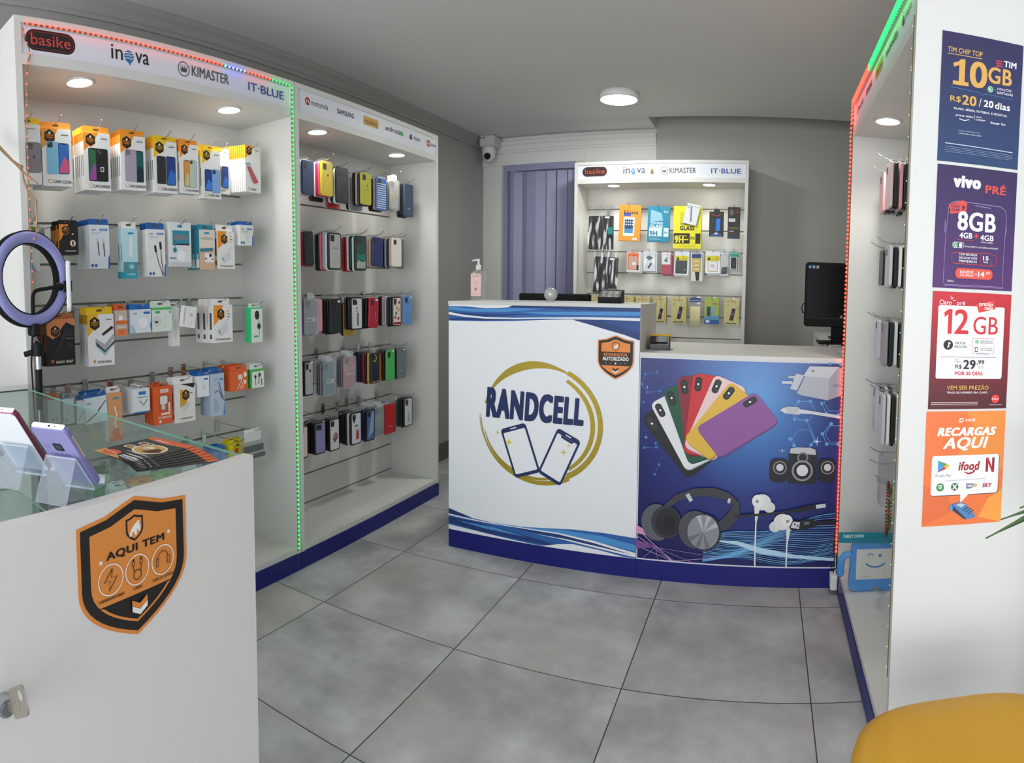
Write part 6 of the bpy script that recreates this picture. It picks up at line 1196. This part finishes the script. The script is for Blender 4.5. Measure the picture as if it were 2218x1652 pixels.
# ---- fourth row
cases(RA, 3, 2.243, 2.310, .775, .944, 'frame', 'black framed pale grey phone case beside the post', ['#b4b8ba', '#1a1b1d', '#1a1b1d'], deco=lambda cv, H: (cv.E(.62, H * .72, .10, .10, '#1d1d20', 14), stick(cv, .66, H * .93, .94, H * .98)))
cases(RA, 3, 2.380, 2.481, .752, .930, 'shell', 'teal phone case in a clear blister tray', ['#3f9aa6', '#e0a3a8', '#1a1b1d', '#c9ccd4'], bstyle='shell', deco=lambda cv, H: (cv.E(.32, H * .86, .07, .07, '#1d3a42', 14), stick(cv, .34, H * .36, .92, H * .48), cv.R(.38, H * .40, .62, H * .44, '#4a4a4c')))
cases(RA, 3, 2.546, 2.657, .768, .940, 'shell', 'rose pink phone case in a clear blister tray', ['#e8848f', '#8c9096', '#1a1b1d', '#c9ccd4'], bstyle='shell', deco=lambda cv, H: (cv.E(.56, H * .70, .06, .06, '#3a2428', 12), cv.ring(.56, H * .56, .07, .07, .015, '#3a2428'), stick(cv, .28, H * .42, .82, H * .48)))
cases(RA, 3, 2.791, 2.883, .766, .937, 'solid', 'black and gold trimmed phone case with oval camera', ['#1c2230', '#c8a24a', '#1a1b1d', '#b3232c', '#1a1b1d', '#232f6a', '#1a1b1d', '#1a1b1d'], deco=lambda cv, H: (cv.L([(.93, H * .06), (.93, H * .94)], .09, '#b08a4a'), cv.L([(.08, H * .05), (.92, H * .05)], .07, '#b08a4a'), cv.P(rr(.18, H * .70, .56, H * .95, .18, 5), '#c8a04a'), cv.P(rr(.25, H * .74, .48, H * .92, .10, 4), '#4a3c1c')))
cases(RA, 3, 2.943, 3.026, .765, .941, 'solid', 'bright green phone case with three dark lenses', ['#4fb562', '#1a1b1d', '#b3232c', '#1a1b1d', '#1a1b1d'], deco=lambda cv, H: ([cv.E(.28, H * (.90 - .07 * i), .07, .06, '#12301a', 12) for i in range(3)], stick(cv, .68, H * .92, .9, H * .98)))
cases(RA, 3, 3.058, 3.143, .761, .945, 'wallet', 'steel grey flat case at the end of row four', ['#6c757b', '#1a1b1d', '#8c9096'], deco=lambda cv, H: stick(cv, .70, H * .90, .90, H * .95))
# ---- lowest row
cases(RA, 4, 2.205, 2.261, .473, .633, 'frame', 'blush phone case half hidden by the post on the lowest row', ['#e0c8c4', '#1a1b1d', '#1a1b1d'])
cases(RA, 4, 2.313, 2.397, .469, .631, 'frame', 'lilac phone case with a yellow price sticker', ['#8a86b4', '#1a1b1d', '#1a1b1d', '#1a1b1d', '#1a1b1d'], deco=lambda cv, H: (cv.P(rr(.42, H * .74, .62, H * .92, .09, 4), '#1d1d22'), cv.R(.72, H * .97, .95, H * 1.02, '#d9c43a')))
cases(RA, 4, 2.427, 2.508, .463, .630, 'frame', 'white phone case with a pink and grey picture', ['#cfd0cc', '#1a1b1d', '#1a1b1d', '#1a1b1d'], deco=lambda cv, H: (cv.P([(.30, H * .38), (.70, H * .52), (.86, H * .40), (.50, H * .24)], '#50565a'), cv.P([(.32, H * .46), (.62, H * .58), (.86, H * .48), (.56, H * .34)], '#b06a7a'), [cv.E(.46, H * (.90 - .05 * i), .025, .025, '#2a2a2c', 8) for i in range(4)]))
cases(RA, 4, 2.605, 2.698, .458, .633, 'frame', 'white phone case with black frame and a small red picture', ['#d3d6d8', '#c9ccd4', '#1a1b1d', '#1a1b1d', '#1a1b1d', '#1a1b1d'], deco=lambda cv, H: (cv.P(rr(.22, H * .68, .36, H * .92, .06, 3), '#1d1d20'), cv.R(.34, H * .56, .66, H * .60, '#4a4a4c'), cv.R(.42, H * .14, .78, H * .48, '#b9bcc4'), cv.P([(.46, H * .16), (.74, H * .16), (.70, H * .46), (.5, H * .42)], '#b0303a')))
cases(RA, 4, 2.741, 2.819, .452, .627, 'frame', 'blue reflective phone case on the lowest row', ['#4d6f9e', '#232f6a', '#1f3a68'], deco=lambda cv, H: cv.P([(.2, H * .1), (.85, H * .3), (.85, H * .9), (.6, H * .9)], '#8ea6cc'), tilt=.04)
cases(RA, 4, 2.821, 2.913, .457, .630, 'shell', 'sage green phone case in a clear tray', ['#5e8272', '#c9ccd4', '#1a1b1d'], bstyle='shell')
cases(RA, 4, 2.926, 3.032, .455, .626, 'wallet', 'bright red wallet case on the lowest row', ['#b8161f', '#1a1b1d', '#c9ccd4'])
cases(RA, 4, 3.123, 3.216, .461, .636, 'frame', 'white and black phone case at the lowest row end', ['#cdd0d4', '#1a1b1d', '#1a1b1d', '#0f6a62', '#e0a3a8'], deco=lambda cv, H: (cv.P(rr(.24, H * .72, .5, H * .92, .04, 3), '#6a6d72'), cv.R(.42, H * .14, .66, H * .46, '#a9acb4')))

# ------------------------------------------------------------------ back cabinet goods
GC = ['packs on the top row of the back cabinet', 'small bags on the middle row of the back cabinet', 'yellow boxes on the low row of the back cabinet']
def Cc(row, x0, x1, z0, z1, n, t, tabh, tabc, body, front, lab, back, yf=.050, tabw=1.0, tilt=0.0, cat='boxed accessory', hook=True, hz=None):
    me, tm = carton(None, x1 - x0, z1 - z0 - tabh, t, tabh, tabc, body, front, None, tabw)
    return stack(RC, x0, x1, z0, z1, yf, n, t, lab, back, cat, GC[row], me, tm, 'boxed_accessory', tilt, hook=hook, hz=hz)
FILM = sheet('wrinkled film', '#f4f5f5', 0.13, 0.14, 0.0)
def sleeve(x0, x1, z0, z1, lab, zb, teal=False, rot=0.0):
    """black tablet sleeve crumpled inside a clear bag"""
    w, h = x1 - x0, z1 - z0; o = thing('tablet_sleeve', lab, 'tablet case', RC.w((x0 + x1) / 2, .05, z0), 0, 'black tablet sleeves in clear bags'); o.rotation_euler = (0, rot, 0)
    b = MB(); b.prism(rr(-w / 2, 0, w / 2, h, .008, 3), (0, 0, 0), (1, 0, 0), (0, 0, 1), (0, .018, 0), M('#0b0b0c', .4), bev=.003); b.put('sleeve', o)
    b = MB(); nx, nz = 22, 14; vs = []; fs = []
    for j in range(nz + 1):
        for i in range(nx + 1):
            x = -w / 2 - .008 + (w + .016) * i / nx; z = -.004 + (zb - z0 + .004) * j / nz
            vs.append((x, -.005 - .008 * abs(math.sin(i * (.8 + .35 * math.sin(i * .7)) + .9 * math.sin(j * .45 + i * .2 + rot * 20) + rot * 9)) * (.35 + .65 * math.sin(PI * j / nz)), z))
    for j in range(nz):
        for i in range(nx): q = j * (nx + 1) + i; fs.append((q, q + 1, q + nx + 2, q + nx + 1))
    b.add(vs, fs, FILM, True); b.put('clear_bag', o)
    if teal:
        b = MB(); b.box(w / 2 - .035, w / 2 + .002, -.018, -.0165, .08, .16, M('#1f7f7c', .4)); b.box(w / 2 - .035, w / 2 + .002, -.0181, -.0166, .08, .11, M('#151617', .4)); b.put('label_tag', o, 'teal label tag')
    b = MB(); b.box(w / 2 - .06, w / 2 - .025, -.0155, -.0145, h - .02, h - .008, M('#efefec', .5)); b.put('price_sticker', o, 'white price sticker')
    add_hook(RC, (x0 + x1) / 2, .05, zb - .012, 'wire hook holding the ' + lab, 'wire hooks of the back cabinet')
sleeve(-1.314, -1.126, 1.584, 1.830, 'black tablet sleeve in a clear bag with a teal tag', 1.905, True)
sleeve(-1.278, -1.098, 1.262, 1.530, 'black tablet sleeve in a wrinkled clear bag on the middle row', 1.575, False, .06)
Cc(0, -1.087, -.927, 1.647, 1.905, 2, .012, 0, ORG, '#ef9a2e', lambda cv, H: (cv.T('Hami', .22, H - .42, .86, H - .24, '#241c14', .01), cv.R(.20, H - .50, .52, H - .36, '#2d58c0'), cv.T('Hami', .22, H - .42, .86, H - .24, '#241c14', .01), cv.P(rr(.20, .22, .72, H - .54, .04, 4), '#eceae6'), cv.R(.26, .34, .66, H - .64, '#234a72'), cv.R(.26, .34, .66, .55, '#4f8fc0'), [cv.P(rr(.30 + .10 * i, .70 + .12 * j, .36 + .10 * i, .76 + .12 * j, .02, 2), '#dfe6ec') for i in range(4) for j in range(3)], cv.R(.64, .05, .86, .14, '#e6d6da')), 'orange pack picturing a white tablet', 'orange pack hanging behind the white tablet one', tilt=.04)
Cc(0, -.873, -.712, 1.641, 1.893, 3, .012, 0, TEAL, '#1d86a8', lambda cv, H: (cv.P([(.12, H - .70), (.14, H - .14), (.62, H - .30), (.70, H - .62)], '#8fc0d2'), cv.T('Cx', .72, H - .28, .92, H - .18, '#d9eaf0', .02), cv.T('TEMPERED', .12, H - .78, .70, H - .70, '#d9eaf0', .03), cv.T('GLASS', .12, H - .94, .70, H - .80, '#d9eaf0', .05), cv.R(.08, .24, .66, .62, '#d9eaf0'), cv.T('9H', .10, .26, .46, .48, '#1d6f8c', .04), cv.R(.74, .22, .96, .62, '#d9eaf0'), cv.T('PRO', .77, .36, .93, .46, '#1d6f8c', .03), cv.R(.1, .10, .6, .13, '#9fcbd9')), 'teal tempered glass pack on the top row', 'teal pack hanging behind the tempered glass one', tilt=.02)
Cc(0, -.682, -.481, 1.594, 1.897, 3, .010, 0, YELW, '#e9de1c', lambda cv, H: (cv.R(.24, H - .62, .62, H - .2, '#d0c414'), cv.T('TEMPERED', .24, H - .68, .76, H - .60, '#232312', .03), cv.T('GLASS', .24, H - .86, .76, H - .70, '#232312', .05), cv.R(.02, .18, .98, .54, '#1d1d14'), cv.T('9H', .05, .20, .38, .44, '#e9de1c', .05), cv.R(.40, .30, .55, .34, '#e9de1c'), cv.R(.60, .16, .80, .56, '#e9de1c'), cv.T('PRO', .62, .32, .78, .42, '#1d1d14', .03), cv.R(.08, .44, .5, .46, '#e9de1c'), [cv.ring(.26 + .10 * i, .09, .028, .028, .008, '#a89f18', n=10) for i in range(6)]), 'large yellow tempered glass pack on the top row', 'yellow pack hanging behind the large tempered glass one')
o = thing('zip_bag', 'small white zip bag tilted in front of the large yellow pack', 'bag', RC.w(-.566, .036, 1.765), 0); o.rotation_euler = (0, .22, 0)
b = MB(); b.prism(rr(-.05, 0, .05, .145, .004, 2), (0, 0, 0), (1, 0, 0), (0, 0, 1), (0, .006, 0), M('#d9dadc', .25), bev=.002); CV(b, (0, 0, 0), (1, 0, 0), (0, 0, 1), (0, -1, 0)).P([(.0, .02), (.012, .02), (-.008, .13), (-.02, .13)], '#7f8084'); b.put('bag_body', o)
b = MB(); b.box(-.05, .05, -.001, .007, .128, .134, M('#b9bcc0', .3)); b.put('zip_seal', o)
Cc(0, -.424, -.325, 1.685, 1.880, 2, .020, .02, '#1a1a1c', '#17181b', lambda cv, H: (cv.P([(.1, H - .12), (.5, H - .35), (.9, H - .12), (.7, H - .30), (.3, H - .3)], '#b9503c'), pphone(cv, .12, .42, .44, H - .55, '#2a2f38'), cv.P([(.46, .36), (.78, .40), (.80, H - .50), (.5, H - .52)], '#2a7fd8'), cv.R(.40, .14, .62, .26, '#dcdcdc'), cv.E(.5, .1, .42, .12, '#2f4f9a', 16), cv.R(.40, .14, .62, .26, '#dcdcdc')), 'black pack with a bright blue phone on the top row', 'black pack hanging behind the bright blue phone one', tabw=.4)
Cc(0, -.291, -.204, 1.675, 1.893, 3, .014, 0, '#1a1a1c', '#1c1614', lambda cv, H: (cv.P([(.10, H - .6), (.16, H - .20), (.40, H - .15), (.50, H - .5), (.3, H - .72)], '#6a5a54'), cv.E(.76, H - .35, .2, .22, '#5a2f22', 14), cv.R(.06, H - 1.20, .60, H - .92, '#cfd0ce'), cv.T('HUANG', .08, .72, .92, .90, '#8f7440', .02), cv.R(.1, .52, .5, .58, '#c9c9c6'), cv.R(.1, .36, .6, .40, '#8a4a2c'), cv.R(.0, .04, 1, .22, '#26355a')), 'black and brown pack at the end of the top row', 'dark pack hanging behind the black and brown one')
def zbag(x0, x1, z0, z1, bag, deco, lab, n=2, blab=None, top='#d5d7da'):
    w, h = x1 - x0, z1 - z0
    b = MB(); b.prism(rr(-w / 2, 0, w / 2, h, .004, 2), (0, 0, 0), (1, 0, 0), (0, 0, 1), (0, .007, 0), M(bag, .28, .15 if bag == '#bfc2c6' else 0), bev=.0022); deco(CV(b, (-w / 2, 0, 0), (w, 0, 0), (0, 0, w), (0, -1, 0)), h / w); me = b.mesh('bag_body')
    b = MB(); b.box(-w / 2, w / 2, -.0012, .008, h - .014, h - .009, M(top, .3)); zm = b.mesh('zip_seal')
    for k in range(n):
        o = thing('zip_bag', lab if k == 0 else blab, 'bag', RC.w((x0 + x1) / 2 + (random.uniform(.004, .012) if k else 0), .05 + k * .011, z0 - .006 * k), 0, GC[1]); o.rotation_euler = (0, random.uniform(-.03, .03), 0)
        link('bag_body', me, o); link('zip_seal', zm, o)
    add_hook(RC, (x0 + x1) / 2, .05, z1 - .006, 'wire hook holding the ' + lab, 'wire hooks of the back cabinet')
CB = '#bfc2c6'
zbag(-1.022, -.915, 1.418, 1.569, '#d5d6d6', lambda cv, H: (cv.P(rr(.06, .18, .82, H - .04, .06, 3), '#e0692f'), cv.P(rr(.14, .22, .74, H - .32, .05, 3), '#d0a79a'), cv.R(.4, .5, .62, .7, '#f0eeea'), cv.R(.70, .16, .84, .5, '#26262a')), 'zip bag with an orange card on the middle row', 3, 'clear bag hanging behind the orange card one')
zbag(-.898, -.805, 1.426, 1.575, CB, lambda cv, H: (cv.P([(.2, H - .5), (.5, H - .35), (.8, H - .55), (.5, H - .75)], '#5f6f74'), cv.P([(.35, .3), (.62, .7), (.7, .6), (.45, .22)], '#3a3d40'), cv.P([(.1, .2), (.3, .9), (.2, 1.2), (.05, .8)], '#eceff0'), cv.P([(.7, .8), (.9, 1.2), (.92, .5)], '#eef0f1')), 'crinkled silver zip bag on the middle row', 3, 'silver bag hanging behind the crinkled one')
zbag(-.762, -.685, 1.404, 1.567, '#a01c3c', lambda cv, H: (cv.R(.02, H * .46, .84, H - .02, '#dfe0e2'), cv.P([(.2, H * .6), (.5, H * .8), (.6, H * .55)], '#6c6f74')), 'dark red bag with silver top on the middle row', 2, 'dark red bag hanging behind the silver topped one')
EST = lambda cv, H: (cv.R(.06, H - .62, .94, H - .28, '#d9cf2c'), cv.P([(.12, H - .56), (.36, H - .56), (.24, H - .34)], '#26261c'), cv.R(.45, H - .5, .85, H - .47, '#6a6a2a'))
zbag(-.673, -.564, 1.401, 1.573, CB, lambda cv, H: (EST(cv, H), cv.P(rr(.10, .12, .88, H - .58, .05, 3), '#4a4c50'), cv.E(.72, .40, .06, .06, '#8a8c90', 12)), 'silver bag holding a dark grey battery', 3, 'silver bag hanging behind the dark grey battery one')
zbag(-.547, -.462, 1.361, 1.570, '#cfcdbf', lambda cv, H: (cv.R(.1, H - .5, .9, H - .04, '#24407f'), cv.R(.12, .8, .86, H - .5, '#c7ac6a'), [cv.R(.28, .98 + .34 * i, .70, 1.06 + .34 * i, '#f0e6c4') for i in range(3)], cv.P([(.35, .8), (.75, .8), (.68, .06), (.44, .06)], '#1b1b1d')), 'gold and blue card with a black brush hanging below', 2, 'blue topped pack behind the gold and blue one')
zbag(-.445, -.336, 1.420, 1.577, CB, lambda cv, H: (EST(cv, H), cv.P(rr(.16, .12, .82, H - .62, .04, 3), '#c8a24a'), cv.P(rr(.2, .16, .78, H - .66, .03, 3), '#efefee'), cv.R(.34, .4, .6, .62, '#c9c9c9')), 'silver bag holding a white battery with gold edge', 3, 'silver bag hanging behind the white battery one')
zbag(-.339, -.277, 1.403, 1.574, '#b5b7b9', lambda cv, H: (cv.R(.14, H * .5, .80, H * .72, '#c9cbcd'), cv.P([(.1, .2), (.9, .3), (.9, 1.1), (.2, 1.0)], '#55585c'), cv.E(.5, .4, .14, .14, '#2a2c2e', 12)), 'grey bag of small parts on the middle row', 2, 'grey bag hanging behind the small parts one')
zbag(-.268, -.215, 1.452, 1.580, '#c4c8c8', lambda cv, H: (cv.R(.02, H - .70, .98, H - .02, '#2a9a8c'), cv.P(rr(.12, .10, .86, H - .80, .08, 3), '#1d1e20'), cv.P([(.3, .6), (.5, 1.2), (.7, .6)], '#3a3c40')), 'narrow pack with a teal top at the middle row end', 2, 'teal topped pack behind the narrow one')
YB = '#d3c98a'
nf = lambda cv, H: (cv.T('NOTEFOR', .18, H - .26, .78, H - .16, '#c05a38', .02), cv.L([(.08, H - .28), (.10, H - .12), (.15, H - .28), (.17, H - .12)], .02, '#c05a38'), cv.T('GLASS', .10, H - .46, .32, H - .40, '#5d5a3a', .0), cv.T('9H', .10, H - .58, .2, H - .52, '#5d5a3a', .0), cv.P([(.36, .32), (.62, .30), (.78, 1.10), (.54, 1.14)], '#3a2a3c'), cv.E(.57, .74, .08, .10, '#8a5a8c', 12), cv.R(.86, .2, .92, H - .5, '#c9bb5a'), cv.P([(.10, .12), (.30, .16), (.5, .12), (.7, .17), (.84, .12), (.84, .07), (.1, .07)], '#6d6848'))
for k, (x0, x1, n, lab) in enumerate(((-1.278, -1.200, 3, 'yellow glass box beside the crinkled black sleeve'), (-1.060, -.965, 3, 'yellow glass box showing just above the card machine'), (-.949, -.846, 2, 'yellow glass box half hidden by the tall counter'), (-.815, -.722, 4, 'yellow glass box at the tall counter corner'), (-.683, -.575, 3, 'yellow glass box beside the mirror gold pack'), (-.302, -.196, 3, 'yellow glass box at the end of the low row'))):
    Cc(2, x0, x1, 1.055, 1.245, n, .011, 0, YELW, YB, nf, lab, 'yellow box hanging behind the ' + lab[7:], tilt=.01 * (k % 3 - 1))
Cc(2, -.443, -.339, 1.057, 1.247, 3, .011, 0, YELW, '#a9bf52', lambda cv, H: (cv.R(0, 0, 1, .5, '#2f62a8'), cv.P([(0, .5), (1, .62), (1, .3), (0, .3)], '#5f9fc8'), cv.R(.16, .55, .42, 1.2, '#2a3f6a'), cv.R(.45, .56, .74, 1.22, '#8fb0a4'), cv.R(.52, H - .48, .9, H - .36, '#c97a5a'), cv.R(.1, .1, .36, .28, '#dfe6ee')), 'green and blue glass box on the low row', 'yellow box hanging behind the green and blue one')
o = thing('mirror_case', 'mirror gold phone case under a blue card on the low row', 'phone case', RC.w(-.511, .05, 1.037), 0)
b = MB(); b.prism(rr(-.038, 0, .038, .145, .010, 4), (0, 0, 0), (1, 0, 0), (0, 0, 1), (0, .010, 0), M('#e0d6a6', .2, .35), bev=.003); b.put('case_body', o)
b = MB(); b.box(-.036, .036, .004, .005, .175, .208, M('#1d3f86', .4)); CV(b, (0, .004, 0), (1, 0, 0), (0, 0, 1), (0, -1, 0)).R(-.03, .186, .03, .19, '#c9d3e6'); b.put('header_card', o, 'blue header card')
b = MB(); b.add([(-.041, -.001, -.004), (.041, -.001, -.004), (.041, .003, .176), (-.041, .003, .176)], [(0, 1, 2, 3)], BAG); b.put('clear_bag', o)
add_hook(RC, -.511, .05, 1.238, 'wire hook holding the mirror gold phone case', 'wire hooks of the back cabinet')

# ------------------------------------------------------------------ right cabinet goods, seen edge on
GRP = ['phone cases on the top row of the poster cabinet', 'phone cases on row two of the poster cabinet', 'phone cases on row three of the poster cabinet', 'phone cases on row four of the poster cabinet']
RN = ['top row', 'second row', 'third row', 'fourth row']
rows = [(1.628, 1.800, .094, ['#e0c8c4', '#1a1b1d', '#e0a3a8', '#1a1b1d', '#d9b89a', '#1a1b1d', '#ececea', '#1a1b1d'], ['#e0a3a8', '#1a1b1d', '#1a1b1d', '#8c9096', '#1a1b1d']),
        (1.335, 1.490, .104, ['#c9ccd4', '#1a1b1d', '#ececea', '#1c2230', '#1a1b1d', '#1a1b1d', '#c9ccd4'], ['#1a1b1d', '#1c2230', '#1a1b1d', '#8c9096']),
        (1.035, 1.205, .098, ['#8c9096', '#1a1b1d', '#d3d6d8', '#1a1b1d', '#5d6168', '#ececea', '#1a1b1d', '#c9ccd4'], ['#c9ccd4', '#1a1b1d', '#1a1b1d', '#d3d6d8']),
        (.735, .930, .100, ['#c9ccd4', '#ececea', '#1a1b1d', '#d3d6d8', '#1a1b1d', '#1c2230', '#1a1b1d'], ['#c9ccd4', '#1a1b1d', '#ececea', '#1a1b1d'])]
for r, (z0, z1, yf, c1, c2) in enumerate(rows):
    cases(RR_, r, -2.395, -2.305, z0, z1, 'solid', '%s case first on the poster cabinet %s' % (CNAME[c1[0]], RN[r]), c1, yf=yf, t=.012, gap=.006, group=GRP[r])
    cases(RR_, r, -2.590, -2.505, z0 + .008, z1 - .004, 'solid', '%s case first on poster cabinet %s far hook' % (CNAME[c2[0]], RN[r]), c2, yf=yf + .012, t=.012, gap=.006, group=GRP[r])
def beads(lab, x, y, z, drop, c, r, n=44, sp=.016):
    t = thing('bead_strap', lab, 'bead strap', (x, y, z), 0, 'bead straps hanging in the poster cabinet')
    b = MB()
    for k in range(n):
        a = 2 * PI * k / n; b.ball((sp * math.sin(a) * .5, sp * math.sin(a), -drop / 2 + drop / 2 * math.cos(a)), r, c[k % len(c)], 4)
    b.put('beads', t)
def rhook(x, y, z, lab): add_hook(RR_, -y, x - .346, z, lab, 'wire hooks of the poster cabinet')
rhook(.445, 2.30, .668, 'empty wire hook above the bead straps'); rhook(.452, 2.22, .628, 'wire hook holding the red bead strap'); rhook(.475, 2.30, .590, 'wire hook holding the green bead strap')
beads('long dark red bead strap hanging above the tablet cover', .462, 2.22, .622, .200, [M('#7a1c16', .3)], .0045)
beads('green and orange bead strap behind the red one', .487, 2.30, .584, .17, [M('#3a7a2c', .3), M('#3a7a2c', .3), M('#5f9a3a', .3), M('#d0582c', .3)], .006, 36)
o = thing('accessory_bag', 'clear grey pack hanging behind the bead straps', 'accessory bag', (.475, 2.46, .46), -R90); b = MB(); b.prism(rr(-.04, 0, .04, .20, .006, 3), (0, 0, 0), (1, 0, 0), (0, 0, 1), (0, .012, 0), M('#a9acae', .35), bev=.002); b.put('pack_body', o); b = MB(); b.prism([(-.03, 0), (.03, 0), (.012, .022), (-.012, .022)], (0, .005, .198), (1, 0, 0), (0, 0, 1), (0, .001, 0), BAG); b.put('hanger_strip', o)
rhook(.475, 2.46, .672, 'wire hook holding the clear grey pack')
o = thing('pouch', 'small blue and black pouch hanging low by the bead straps', 'pouch', (.500, 2.18, .410), -R90); b = MB(); b.prism(rr(-.035, 0, .035, .105, .012, 4), (0, 0, 0), (1, 0, 0), (0, 0, 1), (0, .022, 0), M('#2b6cb0', .4), bev=.004); b.put('pouch_body', o); b = MB(); b.cyl((0, -.001, .045), (0, .001, .045), .024, M('#17181a', .3), 18); b.put('front_disc', o); b = MB(); b.tube([(-.012, .01, .104), (-.006, .01, .15), (.006, .01, .15), (.012, .01, .104)], .002, M('#2b6cb0', .4), 6); b.put('strap', o)
rhook(.500, 2.18, .556, 'wire hook holding the blue and black pouch')

# tablet cover on the bottom shelf
tc = thing('tablet_cover', 'blue foam tablet cover with handles in a clear bag under a teal card', 'tablet cover', (.318, 2.45, .105))
FO = M('#2f8fdc', .55, noise=.04, scale=40)
b = MB(); W_, H_ = .275, .200; ox = .045
outer = [(ox, .030), (ox + .002, .016), (ox + .012, .004), (ox + .03, 0), (ox + .085, 0), (ox + .100, .006), (ox + .106, .022), (ox + .118, .022), (ox + .124, .006), (ox + .138, 0), (ox + .235, 0), (ox + .255, .006), (ox + .262, .02), (ox + .262, .185), (ox + .252, .198), (ox + .235, .202), (ox + .03, .202), (ox + .014, .196), (ox + .008, .182)]
b.prism(outer, (0, -.002, 0), (1, 0, 0), (0, 0, 1), (0, .030, 0), FO, bev=.005)
b.put('foam_body', tc)
b = MB(); b.tube([(ox + .006, .012, .150), (ox - .016, .012, .148), (ox - .030, .012, .130), (ox - .034, .012, .100), (ox - .033, .012, .075)], [.013, .014, .015, .016, .015], FO, 12); b.ball((ox - .033, .012, .074), .015, FO, 6); b.put('handle', tc)
b = MB(); b.prism(rr(ox + .028, .052, ox + .250, .176, .005, 3), (0, -.0018, 0), (1, 0, 0), (0, 0, 1), (0, -.0008, 0), M('#dedcd6', .5)); cv = CV(b, (0, -.0027, 0), (1, 0, 0), (0, 0, 1), (0, -1, 0))
cv.L(el(ox + .086, .146, .012, .010, 10, 10, 170), .004, '#2f7fc8'); cv.E(ox + .124, .148, .0065, .0072, '#2f7fc8', 14); cv.L(el(ox + .106, .128, .042, .026, 14, 200, 340), [.004, .006, .007, .007, .007, .007, .007, .007, .007, .007, .007, .007, .007, .006, .004], '#2f7fc8'); cv.L([(ox + .045, .066), (ox + .085, .064)], .001, '#8a8a8a'); cv.L([(ox + .045, .061), (ox + .11, .059)], .001, '#8a8a8a'); b.put('paper_insert', tc, 'white paper insert with a winking face')
b = MB(); nx, nz = 20, 10; vs = []; fs = []
for j in range(nz + 1):
    for i in range(nx + 1): vs.append((.002 + .306 * i / nx, -.009 - .005 * abs(math.sin(i * 1.7 + j * .9)) * math.sin(PI * j / nz) + .004 * math.cos(i * .8), -.001 + .215 * j / nz))
for j in range(nz):
    for i in range(nx): q = j * (nx + 1) + i; fs.append((q, q + 1, q + nx + 2, q + nx + 1))
b.add(vs, fs, BAG, True); b.put('clear_bag', tc)
b = MB(); b.prism([(-.004, .208), (.30, .200), (.304, .238), (.16, .246), (.06, .250), (.03, .250), (-.002, .250)], (0, -.012, 0), (1, 0, 0), (0, 0, 1), (0, .003, 0), M('#147a8e', .35)); CV(b, (0, -.012, 0), (1, 0, 0), (0, 0, 1), (0, -1, 0)).T('TABLET COVER', .014, .228, .098, .240, '#dfeef0', .02); b.put('header_card', tc, 'teal header card reading TABLET COVER')

# ------------------------------------------------------------------ things told apart by nothing share a group as well as a label
seen = {}
for o in SC.objects:
    if o.parent is None and o.get('label'): seen.setdefault(o['label'], []).append(o)
for lab, L in seen.items():
    if len(L) > 1 and not all(o.get('group') for o in L):
        for o in L: o['group'] = 'look alikes: ' + lab
